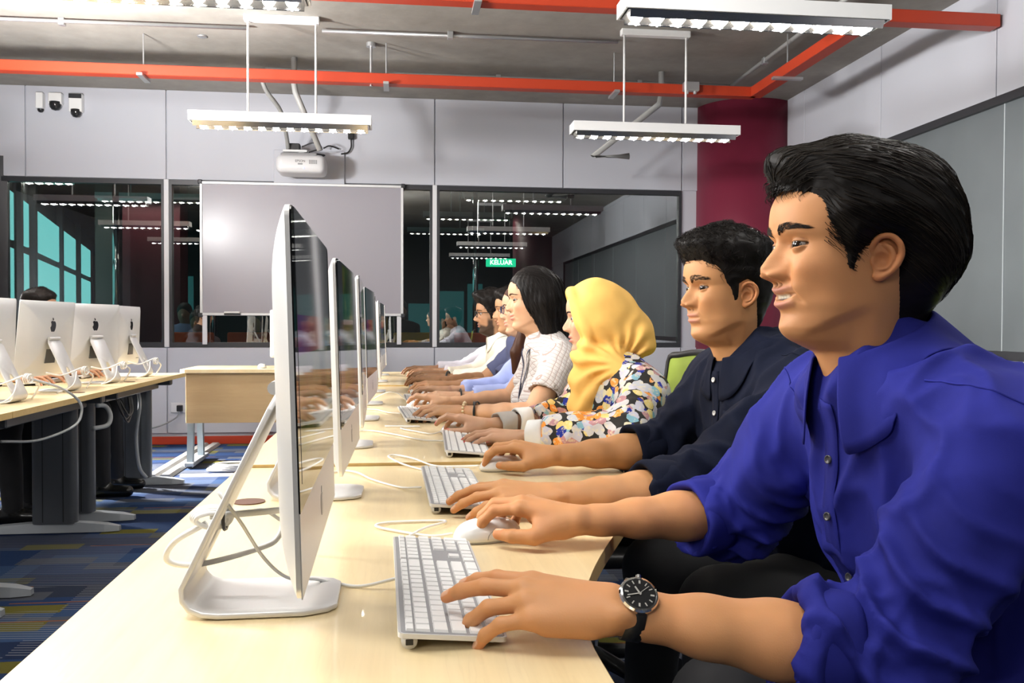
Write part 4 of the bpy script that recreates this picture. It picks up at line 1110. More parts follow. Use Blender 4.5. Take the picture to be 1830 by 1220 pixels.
# ------------------------------------------------------------------ people: toolkit
_NT = np.random.default_rng(3).random((32, 32, 32))
def noise3(P, sc):
    u = P * np.asarray(sc); i = np.floor(u).astype(int); f = u - i; f = f * f * (3 - 2 * f); r = 0
    for a in (0, 1):
        for b in (0, 1):
            for c in (0, 1):
                w = (f[:, 0] if a else 1 - f[:, 0]) * (f[:, 1] if b else 1 - f[:, 1]) * (f[:, 2] if c else 1 - f[:, 2])
                r = r + w * _NT[(i[:, 0] + a) % 32, (i[:, 1] + b) % 32, (i[:, 2] + c) % 32]
    return r
def ridge(P, sc):
    n = noise3(P, sc); return 1 - np.abs(2 * n - 1)

def pchip(xs, ys, x):
    xs = np.asarray(xs, float); ys = np.asarray(ys, float)
    h = np.diff(xs); dl = np.diff(ys) / h; m = np.zeros_like(xs)
    m[1:-1] = np.where(dl[:-1] * dl[1:] > 0, 2 * dl[:-1] * dl[1:] / (dl[:-1] + dl[1:] + 1e-12), 0)
    m[0] = dl[0]; m[-1] = dl[-1]
    x = np.clip(x, xs[0], xs[-1]); k = np.clip(np.searchsorted(xs, x) - 1, 0, len(h) - 1)
    t = (x - xs[k]) / h[k]
    return (ys[k] * (1 + 2 * t) * (1 - t) ** 2 + m[k] * h[k] * t * (1 - t) ** 2 + ys[k + 1] * t * t * (3 - 2 * t) + m[k + 1] * h[k] * t * t * (t - 1))

# midline/width tables of a head; z=0 chin, x forward of the ear canal
HZ = dict(
    xf=([-.12, -.06, -.03, -.014, -.004, .004, .012, .02, .035, .05, .07, .09, .105, .12, .135, .15, .165, .18, .195, .21, .222, .230, .2325],
        [-.008, .018, .030, .038, .058, .073, .0805, .0835, .0825, .0865, .0885, .0880, .087, .0862, .0920, .0945, .0935, .0885, .078, .060, .038, .014, .0]),
    xb=([-.12, -.06, -.03, 0, .03, .06, .09, .12, .15, .175, .195, .21, .222, .230, .2325],
        [-.110, -.082, -.072, -.066, -.068, -.080, -.092, -.099, -.100, -.093, -.079, -.061, -.039, -.015, 0]),
    w=([-.12, -.06, -.03, -.012, 0, .02, .035, .05, .07, .09, .12, .15, .17, .185, .2, .212, .222, .230, .2325],
       [.066, .057, .0545, .055, .057, .0605, .064, .0670, .0700, .0718, .0740, .0765, .0745, .0685, .0565, .043, .029, .010, .0]),
    xm=([-.12, 0, .04, .1, .2325], [-.058, -.012, .0, .0, .0]),
    n=([-.12, -.02, 0, .03, .06, .1, .15, .2, .2325], [2.0, 2.0, 1.9, 1.95, 2.1, 2.35, 2.35, 2.1, 2.0]))
def head_base(z, th, P):
    t = {k: pchip(*HZ[k], z) for k in HZ}
    jw = P.get('jaw', 1.0)
    t['w'] = t['w'] * (1 + (jw - 1) * np.exp(-((z - .03) / .035) ** 2)) * P.get('wide', 1.0)
    t['w'] = np.where(z < -.005, t['w'] * P.get('neck', 1.0), t['w'])
    c, s = np.cos(th), np.sin(th); e = 2 / t['n']
    ac = np.abs(c) ** e; as_ = np.abs(s) ** e
    x = np.where(c > 0, t['xm'] + (t['xf'] - t['xm']) * ac, t['xm'] - (t['xm'] - t['xb']) * ac)
    y = t['w'] * np.sign(s) * as_
    return x, y
def g2(y, z, y0, z0, sy, sz): return np.exp(-((y - y0) / sy) ** 2 - ((z - z0) / sz) ** 2)

def face_detail(x, y, z, P):
    """displace a bare head into a face; returns new x,y and colour weights"""
    m = sstep(.012, .05, x)
    ay = np.abs(y); d = np.zeros_like(x)
    ns = P.get('nose', 1.0); nw = P.get('nose_w', 1.0)
    na = pchip([.050, .062, .0665, .0695, .073, .0775, .083, .090, .100, .110, .120, .130, .14], [0, .0, .002, .010, .0190, .0232, .0238, .0202, .0142, .0090, .0048, .001, 0], np.where(z < .105, z - .0085, z - .0085 * np.clip((.135 - z) / .03, 0, 1))) * ns
    sg = pchip([.056, .072, .082, .093, .104, .120, .14], [.0125, .0130, .0140, .0118, .0090, .0082, .010], z) * nw
    nose = na * np.exp(-(ay / sg) ** 2.4)
    d += nose
    d += .0120 * g2(ay, z, .0145 * nw, .0820, .0062, .0070)
    d -= .0022 * g2(ay, z, .026, .088, .007, .014)
    d -= .0042 * g2(ay, z, .0222 * nw, .0830, .0034, .009)
    d -= .0055 * g2(ay, z, .0075 * nw, .0720, .0042, .0030)
    MZ = P.get('mouth_z', .0535)
    so = P.get('socket', .0085)
    d -= so * g2(ay, z, .031, .1185, .0165, .0105) + so * .5 * g2(ay, z, .015, .120, .008, .009)
    d += P.get('brow', .0035) * g2(ay, z, .030, .135, .022, .0075)
    d += .0045 * g2(ay, z, .046, .090, .016, .016) * P.get('cheek', 1.0)
    d -= .003 * g2(ay, z, .050, .058, .014, .018)
    sm = P.get('smile', .2)
    zc = MZ + .0045 * sm * (ay / .026) ** 2
    mw = .0255 + .004 * sm
    lm = np.sqrt(np.clip(1 - (ay / mw) ** 2, 0, 1)); lm2 = np.clip(1 - (ay / (mw * 1.1)) ** 2, 0, 1)
    op = P.get('open', 0.0)     # parted lips, metres
    lip = P.get('lip', 1.0)
    zu = zc + .0062 + op * .55; zl = zc - .0068 - op * .75
    d += lip * .0048 * lm * np.exp(-((z - zu) / .0042) ** 2) + lip * .0056 * lm * np.exp(-((z - zl) / .0048) ** 2)
    d -= .0036 * lm * np.exp(-((z - zc) / .0019) ** 2) * (1 if op < .001 else 0)
    gap = np.zeros_like(x)
    if op > .001:
        gap = lm2 * sstep(1.0, .75, np.abs(z - zc + op * .1) / (op * .95 * np.sqrt(lm2 + 1e-6) + 1e-6))
        d -= .0060 * gap
    d += .0030 * g2(ay, z, .034, .066, .010, .010) * sm                       # smiling cheek
    xn = .0205 + (.080 - z) * .48                                            # naso-labial fold
    d -= (.0010 + .0024 * sm) * np.exp(-((ay - xn) / .0028) ** 2) * sstep(.044, .052, z) * sstep(.086, .074, z)
    d -= .0008 * g2(ay, z, 0, .0665, .0028, .005)                             # philtrum
    d += P.get('chin', .003) * g2(ay, z, 0, .015, .016, .012)
    d -= .0026 * g2(ay, z, 0, MZ - .020, .020, .0065)
    x2 = x + d * m
    # eyeball pushes the lids out; the slit between them opens onto the eye
    ye, ze, R = .0315, .1180, .0128
    ex = .0778 - so + P.get('eye_out', .0)
    r2 = (ay - ye) ** 2 + (z - ze) ** 2
    sph = ex + np.sqrt(np.maximum(R * R - r2, 0))
    k = .0035; hh = np.clip(.5 + .5 * (sph - x2) / k, 0, 1)
    xs = x2 + (sph - x2) * hh + k * hh * (1 - hh)
    x2 = np.where((r2 < R * R) & (m > .2), np.maximum(x2, xs * 1.0) * 1.0, x2)
    ue, le = P.get('lid_up', .0050), P.get('lid_lo', .0036)
    v = (ay - ye) / .0150; al = np.sqrt(np.clip(1 - v * v, 0, 1)); tl = .0012 * v
    zu_, zl_ = ze + tl + ue * al ** 1.1, ze + tl - le * al ** 1.0
    opn = sstep(-.0006, .0006, zu_ - z) * sstep(-.0006, .0006, z - zl_) * (np.abs(v) < 1) * (m > .2)
    x2 = x2 - .0042 * opn
    crease = np.exp(-((z - zu_ - .0036) / .0010) ** 2) * (np.abs(v) < 1.05) * m
    x2 = x2 - .0009 * crease
    lash = np.exp(-((z - zu_) / .0014) ** 2) * (np.abs(v) < 1.02) * m + .35 * np.exp(-((z - zl_) / .0008) ** 2) * (np.abs(v) < .95) * m
    # under the jaw line the surface tucks in toward the neck
    jl = .042 - .042 * np.clip(x / .085, 0, 1) ** 1.4
    tuck = sstep(jl + .006, jl - .012, z) * sstep(-.01, .02, x) * sstep(-.05, -.01, z)
    y2 = y * (1 - .085 * tuck * (1 - sstep(.06, .085, x)))
    lipw = np.clip(lm * (np.exp(-((z - zu + .0005) / .0042) ** 4) + np.exp(-((z - zl) / .0050) ** 4)), 0, 1) * m
    nost = g2(ay, z, .0078 * nw, .0718, .0038, .0026) * m
    return x2, y2, dict(lip=lipw * (1 - gap), nost=nost, gap=gap * m, lash=np.clip(lash, 0, 1), crease=crease, opn=opn, nose=np.clip(nose / .02, 0, 1) * m, m=m)

def head_mesh(P, q=1.0):
    nc = int(190 / q) // 2 * 2
    u = np.linspace(-pi, pi, nc, endpoint=False); th = u - .5 * np.sin(u)
    z = np.concatenate([np.linspace(-.12, -.022, max(6, int(14 / q)), endpoint=False), np.linspace(-.022, .006, max(6, int(18 / q)), endpoint=False), np.linspace(.006, .15, int(112 / q), endpoint=False),
                        .15 + .0824 * np.sin(np.linspace(0, pi / 2, int(42 / q)))])
    Z, TH = np.meshgrid(z, th, indexing='ij')
    X, Y = head_base(Z.ravel(), TH.ravel(), P); Zr = Z.ravel()
    X0, Y0 = X.copy(), Y.copy()
    X, Y, W = face_detail(X, Y, Zr, P)
    V = np.stack([X, Y, Zr], 1); nr = len(z)
    i = np.arange(nr - 1)[:, None] * nc; k = np.arange(nc)[None]
    F = np.stack([i + k, i + (k + 1) % nc, i + nc + (k + 1) % nc, i + nc + k], -1).reshape(-1, 4)
    return V, F, W, np.stack([X0, Y0, Zr], 1), nr, nc

def poly_sd(px, pz, poly):
    """signed distance (+inside) to a polygon in a plane"""
    p = np.stack([px, pz], 1); poly = np.asarray(poly, float); n = len(poly)
    d = np.full(len(p), 1e9); ins = np.zeros(len(p), bool)
    for i in range(n):
        a, b = poly[i], poly[(i + 1) % n]; ba = b - a
        t = np.clip(((p - a) @ ba) / (ba @ ba + 1e-12), 0, 1)
        d = np.minimum(d, np.linalg.norm(p - a - t[:, None] * ba, axis=1))
        cr = ((a[1] > p[:, 1]) != (b[1] > p[:, 1])) & (p[:, 0] < (b[0] - a[0]) * (p[:, 1] - a[1]) / (b[1] - a[1] + 1e-12) + a[0])
        ins ^= cr
    return np.where(ins, d, -d)

_EAR = {}
def ear_mesh(q=1.0):
    if q in _EAR: return _EAR[q]
    r = .0011 * q
    g = SDF((-.034, -.016, -.042), (.026, .024, .040), r)
    g.ell((-.006, .004, -.002), (.0165, .0042, .0285), .003)
    rim = crom([(.010, .001, .002), (.009, .006, .016), (.001, .010, .0275), (-.011, .0115, .0285), (-.0205, .0115, .018), (-.0225, .0105, .003), (-.0175, .009, -.012), (-.010, .007, -.022), (-.002, .005, -.0275)], 5)
    g.chain(rim, [.0032] * len(rim), .0025)
    g.ell((.001, .004, -.0265), (.0075, .0042, .0075), .004)
    anti = crom([(-.004, .006, .018), (-.012, .0085, .010), (-.0135, .0085, -.002), (-.008, .007, -.014), (.001, .005, -.017)], 5)
    g.chain(anti, [.0026] * len(anti), .0025)
    g.ell((.0075, .0045, -.006), (.0035, .0035, .006), .003)
    g.ell((-.001, .0095, -.004), (.0085, .0062, .0105), .003, 's')
    V, F = g.mesh(); _EAR[q] = (V, F); return V, F

def eye_parts(P, skin, q=1.0, lashes=True):
    """eyeballs + lids in head space: list of (V,F,C)"""
    out = []; so = P.get('socket', .0085)
    ex = .0778 - so + P.get('eye_out', .0); r = .0118; gz = P.get('gaze', 0.0)
    for sd in (-1, 1):
        c = np.array((ex, sd * .0315, .1180))
        n1, n2 = 26, 24; V = []; C = []
        for a in np.linspace(0, pi, n1):
            for b in np.linspace(0, 2 * pi, n2, endpoint=False):
                w_ = np.array((math.cos(a), math.sin(a) * math.cos(b), math.sin(a) * math.sin(b))); V.append(c + r * np.array((w_[0] * math.cos(gz) - w_[1] * math.sin(gz), w_[0] * math.sin(gz) + w_[1] * math.cos(gz), w_[2])))
                C.append((.004, .004, .004) if a < .24 else ((.018, .010, .006) if a < .64 else (.36, .32, .29)))
        F = [(i * n2 + k, i * n2 + (k + 1) % n2, (i + 1) * n2 + (k + 1) % n2, (i + 1) * n2 + k) for i in range(n1 - 1) for k in range(n2)]
        out.append((np.array(V), F, np.array(C)))
    return out

def strands(segs, r, nside=3):
    """many tapered tubes: segs (n, m, 3)"""
    n, m, _ = segs.shape
    tn = np.gradient(segs, axis=1); tn /= np.linalg.norm(tn, axis=2, keepdims=True) + 1e-12
    ref = np.array([.31, .52, .79]); u = np.cross(tn, ref); u /= np.linalg.norm(u, axis=2, keepdims=True) + 1e-12; w = np.cross(tn, u)
    tp = r * np.linspace(1, .25, m)[None, :, None]
    ring = [segs + tp * (math.cos(2 * pi * k / nside) * u + math.sin(2 * pi * k / nside) * w) for k in range(nside)]
    V = np.stack(ring, 2).reshape(-1, 3)
    base = (np.arange(n)[:, None, None] * m + np.arange(m - 1)[None, :, None]) * nside; k = np.arange(nside)[None, None]
    F = np.stack([base + k, base + (k + 1) % nside, base + nside + (k + 1) % nside, base + nside + k], -1).reshape(-1, 4)
    return V, F

# ---- hands
FLEN = [(.043, .026, .020), (.047, .030, .021), (.044, .028, .021), (.034, .021, .018)]
def hand(g, W, f, n, side, pose, hs=1.0, k=.004):
    """adds a hand to an SDF; pose: dict(spread=[4], curl=[(a,b,c)]*4, thumb=(dir in f,t,n), thumb2) ; returns nail points"""
    f = unit(f); n = unit(np.asarray(n, float) - f * (np.asarray(n, float) @ f)); t = np.cross(n, f) * side; W = np.asarray(W, float)
    L = lambda a, b, c: W + hs * (f * a + t * b + n * c)
    kn = [L(.088, .027, .003), L(.093, .0075, .007), L(.087, -.0125, .005), L(.078, -.030, -.001)]
    bs = [L(.004, .016, .0), L(.003, .006, .004), L(.002, -.005, .003), L(.004, -.015, -.001)]
    for a, b in zip(bs, kn): g.cone(a, b, .0155 * hs, .0115 * hs, .012 * hs)
    g.cone(L(.02, .006, -.010), L(.068, .004, -.009), .016 * hs, .014 * hs, .014 * hs)
    g.cone(L(.02, -.020, -.008), L(.062, -.028, -.008), .013 * hs, .011 * hs, .012 * hs)
    g.cone(L(.018, .020, -.010), L(.050, .034, -.012), .0155 * hs, .0125 * hs, .012 * hs)
    nails = []
    for i in range(4):
        sp = pose['spread'][i]; d0 = f * math.cos(sp) + t * math.sin(sp)
        p = kn[i]; a = 0; rr = [(.0098, .0086, .0080, .0064), (.0100, .0089, .0082, .0066), (.0096, .0085, .0078, .0063), (.0086, .0075, .0069, .0056)][i]
        for j in range(3):
            a += pose['curl'][i][j]; d = d0 * math.cos(a) - n * math.sin(a); up = d0 * math.sin(a) + n * math.cos(a)
            e = p + d * FLEN[i][j] * hs
            g.cone(p, e, rr[j] * hs, rr[j + 1] * hs, k * hs if j else .007 * hs)
            p = e
        nails.append((p - d * .003 * hs + up * rr[3] * .95 * hs, d, up))
    th = pose['thumb']; p = L(.026, .026, -.012)
    rr = (.0150, .0118, .0105, .0082)
    for j, ln in enumerate((.040, .034, .026)):
        v = th[j]; d = unit(f * v[0] + t * v[1] + n * v[2]); e = p + d * ln * hs
        g.cone(p, e, rr[j] * hs, rr[j + 1] * hs, (.012, .004, .003)[j] * hs); p = e
    up = unit(np.cross(d, n) * side * .5 + n * .6 + t * .5); up = unit(up - d * (up @ d))
    nails.append((p - d * .003 * hs + up * .0078 * hs, d, up))
    return nails

POSE_TYPE = dict(spread=[.10, .02, -.07, -.16], curl=[(.25, .45, .30), (.22, .50, .30), (.25, .55, .30), (.30, .55, .30)], thumb=((.75, .50, -.35), (.95, .22, -.25), (.97, .05, -.25)))
POSE_FLAT = dict(spread=[.08, .02, -.05, -.13], curl=[(.20, .28, .20), (.18, .30, .20), (.20, .32, .2), (.24, .34, .2)], thumb=((.75, .50, -.35), (.95, .22, -.25), (.97, .05, -.25)))
POSE_MOUSE = dict(spread=[.06, .0, -.05, -.12], curl=[(.05, .55, .35), (.08, .55, .35), (.25, .65, .4), (.35, .7, .4)], thumb=((.72, .62, -.40), (.97, .10, -.22), (.98, -.10, -.15)))

def arm_mesh(elbow, wrist, f, n, side, pose, res, skin, hs=1.0, thick=1.0, nailcol=None, upper=None, marks=()):
    elbow = np.asarray(elbow, float); wrist = np.asarray(wrist, float)
    tip = wrist + unit(f) * .22 * hs
    lo = np.minimum(np.minimum(elbow, wrist), tip) - .085; hi = np.maximum(np.maximum(elbow, wrist), tip) + .085
    if upper is not None: lo = np.minimum(lo, np.asarray(upper) - .06); hi = np.maximum(hi, np.asarray(upper) + .06)
    g = SDF(lo, hi, res)
    if upper is not None: g.cone(elbow, upper, .041 * thick * hs, .047 * thick * hs, .02)
    ax = elbow - wrist; nn = unit(n)
    P = [wrist + ax * t for t in (0, .12, .35, .62, .85, 1.0)]
    rs = np.array([.0245, .0255, .0335, .0415, .0430, .0410]) * thick * hs
    for i in range(5):
        g.cone(P[i], P[i + 1], rs[i], rs[i + 1], .012, flat=(nn, .78 + .10 * i / 4))
    nails = hand(g, wrist, f, n, side, pose, hs)
    # bone bump at the wrist
    fu = unit(f); tt = np.cross(unit(nn - fu * (nn @ fu)), fu) * side
    g.ell(wrist + fu * -.012 - tt * .020 + nn * .010, (.011, .009, .009), .012)
    V, F = g.mesh(); N = g.grad(V)
    skin = np.asarray(skin, float); C = np.tile(skin, (len(V), 1))
    C *= (.93 + .14 * noise3(V, (60, 60, 60)))[:, None]
    nz = noise3(V, (25, 25, 25))
    C[:, 0] *= 1 + .06 * (nz - .5)
    for a_, b_, r_ in marks:
        a_ = np.asarray(a_, float); b_ = np.asarray(b_, float); tt_ = np.clip(((V - a_) @ (b_ - a_)) / ((b_ - a_) @ (b_ - a_)), 0, 1)
        mk_ = np.linalg.norm(V - a_ - tt_[:, None] * (b_ - a_), axis=1) < r_; C[mk_] = np.array((.16, .03, .02))
    for p, d, up in nails:
        q = V - p; a = q @ d; s = q @ np.cross(d, up); m = ((a / .0068) ** 4 + (s / .0048) ** 4 < 1) & (N @ up > .35)
        C[m] = np.array(nailcol if nailcol is not None else np.clip(skin * .95 + np.array((.16, .15, .16)), 0, 1)); V[m] += N[m] * .0004
        tipm = (np.linalg.norm(V - (p - up * .006), axis=1) < .012) & ~m
        C[tipm] = C[tipm] * np.array((1.04, .93, .90))
    return V, F, C
M_skin = mat('skin', (0.6, 0.4, 0.3), 0.54, spec=0.30, vcol=True, sss=0.12, bump=(520, 0.10, 0.0014))
M_hair = mat('black_hair', (0.008, 0.0065, 0.006), 0.45, spec=0.14, vcol=True)
M_eyeshine = M_skin
M_brow = mat('brow_hair', (0.020, 0.014, 0.011), 0.6, spec=.2)
M_eye = mat('eye_surface', (0.1, 0.1, 0.1), 0.10, spec=.5, vcol=True)
from mathutils.bvhtree import BVHTree
def frame(phi, pitch=0.0, roll=0.0):
    f = np.array((-math.cos(phi) * math.cos(pitch), -math.sin(phi) * math.cos(pitch), math.sin(pitch)))
    l = np.cross((0, 0, 1.0), f); l = unit(l); u = np.cross(f, l)
    l2 = l * math.cos(roll) + u * math.sin(roll); u2 = np.cross(f, l2)
    return f, l2, u2

def hair_shell(B, nr, nc, T, P, color, groove=None, spread=.25):
    c = np.stack([np.full(len(B), -.005), np.zeros(len(B)), np.clip(B[:, 2], .02, .115)], 1)
    d = B - c; d /= np.linalg.norm(d, axis=1, keepdims=True) + 1e-9
    V = B + d * T[:, None]
    i = np.arange(nr - 1)[:, None] * nc; k = np.arange(nc)[None]
    F = np.stack([i + k, i + (k + 1) % nc, i + nc + (k + 1) % nc, i + nc + k], -1).reshape(-1, 4)
    F = F[(T[F] > -.0015).any(1)]
    use = np.unique(F); mp = np.full(len(V), -1); mp[use] = np.arange(len(use))
    V = V[use]; F = mp[F]
    C = np.asarray(color) * (1 - spread + 2 * spread * noise3(V, (70, 160, 160)))[:, None]
    return V, F, C

def trace(V, F, seeds, flow, m, step, lift):
    bvh = BVHTree.FromPolygons([tuple(p) for p in V], [tuple(map(int, f)) for f in F])
    out = []
    for s in seeds:
        p = np.array(s, float); line = []; jv = RNG.random(3) - .5
        st = step * (0.7 + .6 * RNG.random())
        for j in range(m):
            q, nn, _, _ = bvh.find_nearest(tuple(p))
            if q is None: break
            q = np.array(q); nn = np.array(nn)
            line.append(q + nn * lift(j / (m - 1)))
            d = flow(q, jv); d = d - nn * (d @ nn); d = d / (np.linalg.norm(d) + 1e-9)
            p = q + d * st
        if len(line) == m: out.append(line)
    return np.array(out)

def torso_sdf(g, S, infl=0.0):
    """S: dict(L,R shoulders, neck, pelvis, fwd, wid) -> smooth solid"""
    L, R, nk, pv = [np.asarray(S[k], float) for k in ('L', 'R', 'neck', 'pelvis')]
    fw = unit(S['fwd']); mid = (L + R) / 2; wd = S.get('wid', 1.0); dp = S.get('dep', .68)
    ch = mid * .80 + pv * .20 + fw * .005
    wa = mid * .38 + pv * .62 + fw * S.get('belly', 0.0)
    g.cone(pv, wa, (.165 * wd + infl), (.150 * wd + infl), .05, flat=(fw, dp + .10))
    g.cone(wa, ch, (.150 * wd + infl), (.165 * wd + infl), .06, flat=(fw, dp + .04))
    g.cone(ch, mid + (nk - mid) * .15, (.160 * wd + infl), .085 * wd + infl, .05, flat=(fw, dp + .02))
    r = S.get('shr', .056) + infl
    g.cone(L + (mid - L) * .12, R + (mid - R) * .12, r, r, .05)
    for s in (L, R): g.cone(nk - np.array((0, 0, .012)), s + (mid - s) * .2, .052 + infl * .5, .050 + infl, .045)
    if S.get('bust'):
        lt = unit(L - R)
        for q in (-1, 1): g.ell(ch + fw * .085 + lt * q * .075 - np.array((0, 0, .045)), (.075, .075, .07), .05)
    return g

def fold(V, N, S, amp, seed=0.0):
    """cloth creases: stretched ridged noise along drooping directions"""
    P = V + seed
    Rm = np.array([[.8, .1, .6], [0, 1, 0], [-.6, 0, .8]]); Rn = np.array([[.75, .45, -.48], [-.5, .86, 0], [.42, .24, .87]])
    wv = .05 * (np.stack([noise3(P + k, (7, 7, 7)) for k in (0, 3.3, 7.1)], 1) - .5)
    n1 = ridge(P + wv, (9, 9, 5)); n2 = ridge((P + wv) @ Rm, (17, 15, 3.6)); n4 = ridge((P + wv) @ Rn, (15, 21, 4.2)); n3 = noise3(P, (30, 30, 22))
    return amp * (.55 * (n1 ** 2 - .35) + 1.0 * (n2 ** 5 - .12) + .9 * (n4 ** 6 - .1) + .12 * (n3 - .5))

def arm_fold(V, a, b, amp, freq, seed, centre=.9, wdt=.5):
    a = np.asarray(a, float); b = np.asarray(b, float); ax = b - a; L = np.linalg.norm(ax); ax = ax / L
    t = ((V - a) @ ax) / L; q = V - a - ((V - a) @ ax)[:, None] * ax
    r = np.linalg.norm(q, axis=1)
    e1 = unit(np.cross(ax, (0.2, .3, 1))); e2 = np.cross(ax, e1); an = np.arctan2(q @ e2, q @ e1)
    w = np.exp(-((t - centre) / wdt) ** 2) * sstep(.120, .075, r) * sstep(-.3, .1, t) * sstep(1.5, 1.1, t)
    ph = t * freq + .55 * np.sin(an + seed) + .35 * np.sin(2 * an + 1.7 * seed)
    s = 1 - np.abs(np.sin(pi * ph))
    return amp * w * (s ** 2.2 - .25) * (.55 + .45 * np.sin(an * 1.0 + seed * 2))

def lap(F, n):
    F = np.asarray(F); e = np.vstack([F[:, [0, 1]], F[:, [1, 2]], F[:, [2, 3]], F[:, [3, 0]]]); a = np.concatenate([e[:, 0], e[:, 1]]); b = np.concatenate([e[:, 1], e[:, 0]])
    cnt = np.bincount(a, minlength=n).astype(float) + 1e-9
    def f(X):
        if X.ndim == 1: return np.bincount(a, X[b], n) / cnt
        return np.stack([np.bincount(a, X[b, k], n) for k in range(X.shape[1])], 1) / cnt[:, None]
    return f

def shirt_mesh(S, res, amp, seed, sleeve=('long', 'long')):
    """torso and both sleeves as one cloth mesh"""
    S = dict(S)
    for k_ in ('eL', 'eR', 'cL', 'cR'): S[k_] = S.get('s_' + k_, S[k_])
    keys = [S[k] for k in ('L', 'R', 'neck', 'pelvis', 'eL', 'eR', 'cL', 'cR')]
    A = np.array(keys, float)
    g = SDF(A.min(0) - .24, A.max(0) + .24, res)
    torso_sdf(g, S, .006)
    for s, e, c in (('L', 'eL', 'cL'), ('R', 'eR', 'cR')):
        sh, el, cu = [np.asarray(S[k], float) for k in (s, e, c)]
        rs = S.get('sl', (.062, .056, .050))
        m = sh * .5 + el * .5
        g.cone(sh, m, rs[0], (rs[0] + rs[1]) / 2, .035); g.cone(m, el, (rs[0] + rs[1]) / 2, rs[1], .02); g.cone(el, cu, rs[1], rs[2], .02)
        ax = unit(cu - el) if np.linalg.norm(cu - el) > .03 else unit(el - sh)
        cut = cu if np.linalg.norm(cu - el) > .03 else el
        # open end, cut square to the arm
        g.cone(cut + ax * .062, cut + ax * .16, .066, .066, 0.006, 's')
    pv = np.asarray(S['pelvis'], float)
    g.plane(pv - np.array((0, 0, .06)), (0, 0, -1))
    V, F = g.mesh(); N = g.grad(V)
    d = fold(V, N, S, amp, seed)
    for s, e, c, q in (('L', 'eL', 'cL', 1.0), ('R', 'eR', 'cR', 2.3)):
        sh, el, cu = [np.asarray(S[k], float) for k in (s, e, c)]
        d += arm_fold(V, sh, el, amp * 2.6, 6.0, q + seed, .92, .42)
        d += arm_fold(V, el, el + (el - sh) * .01 + unit(cu - el + 1e-6) * .2, amp * .9, 4.0, q * 1.3 + seed, .2, .5)
    L_ = lap(F, len(V))
    for _ in range(2): N = .4 * N + .6 * L_(N)
    N /= np.linalg.norm(N, axis=1, keepdims=True) + 1e-9
    for _ in range(2): d = .5 * d + .5 * L_(d)
    V = V + N * d[:, None]
    for _ in range(2): V = .5 * V + .5 * L_(V)
    return V, F

def collar_mesh(c, fw, up, r=(.058, .066), hgt=.038, leaf=.045, point=.045, gap=.30, n=48, wid=.016, bvh=None):
    """stand collar with folded leaf; closed loop except the front gap"""
    fw = unit(fw); up = unit(np.asarray(up, float)); fw = unit(fw - up * (fw @ up)); lt = np.cross(up, fw); c = np.asarray(c, float)
    an = np.linspace(gap, 2 * pi - gap, n); V = []
    for a in an:
        da = min(a, 2 * pi - a); w = math.exp(-((da - gap) / 1.0) ** 2)
        d = fw * math.cos(a) * r[1] + lt * math.sin(a) * r[0]; o = unit(d)
        rows = [(1.0, 0.0, -.012), (1.0, 0.004, hgt * .55), (1.0, .002, hgt), (1.0, .008, hgt + .003), (1.0, .013, hgt - .006), (1.0, .014 + wid * .5, hgt - leaf * .55 - point * .3 * w), (1.0, .014 + wid * (1 + .4 * w), hgt - leaf - point * w)]
        for s, ro, z in rows:
            v = c + d * s + o * ro + up * z + (fw * .012 * w if z < hgt - leaf * .8 else 0)
            if bvh is not None and ro > .010:
                h, nn, _, _ = bvh.find_nearest(tuple(v))
                if h is not None:
                    h = np.array(h); nn = np.array(nn); g_ = (v - h) @ nn; need = .004 if ro > .02 else .003
                    if g_ < need: v = v + nn * (need - g_)
            V.append(v)
    m = 7
    F = [(i * m + j, i * m + j + 1, (i + 1) * m + j + 1, (i + 1) * m + j) for i in range(n - 1) for j in range(m - 1)]
    return np.array(V), F

def legs_mesh(pv, fw, lt, floor=0.0, res=.012, knee_dx=.43, shin_back=.02):
    pv = np.asarray(pv, float)
    g = SDF(pv + np.minimum(fw * .6, 0) + np.array((-.3, -.3, -pv[2])) - .05, pv + np.maximum(fw * .6, 0) + np.array((.3, .3, .22)), res)
    for s in (-1, 1):
        h = pv + lt * s * .085 - np.array((0, 0, -.02)); k = h + fw * knee_dx + lt * s * .05 - np.array((0, 0, .005)); a = k - np.array((0, 0, k[2] - .085)) + fw * shin_back
        g.cone(h, k, .088, .066, .05); g.cone(k, a, .064, .050, .03)
    g.cone(pv + lt * .07, pv - lt * .07, .115, .115, .05)
    V, F = g.mesh(); N = g.grad(V)
    V = V + N * (.006 * (ridge(V, (14, 14, 10)) - .5))[:, None]
    return V, F, [pv + lt * s * (.135) + fw * (knee_dx + shin_back) for s in (-1, 1)]

def shoe_mesh(ank, fw, res=.006):
    fw = unit(fw); a = np.asarray(ank, float).copy(); a[2] = 0
    g = SDF(a - .24 + np.array((0, 0, .23)), a + .26, res)
    g.cone(a + fw * -.06 + np.array((0, 0, .04)), a + fw * .15 + np.array((0, 0, .034)), .042, .036, .02); g.cone(a + np.array((0, 0, .05)), a + np.array((0, 0, .10)), .045, .045, .03)
    g.plane(a + np.array((0, 0, .004)), (0, 0, -1))
    return g.mesh()

def rel(V, o): return np.asarray(V, float) - np.asarray(o, float)

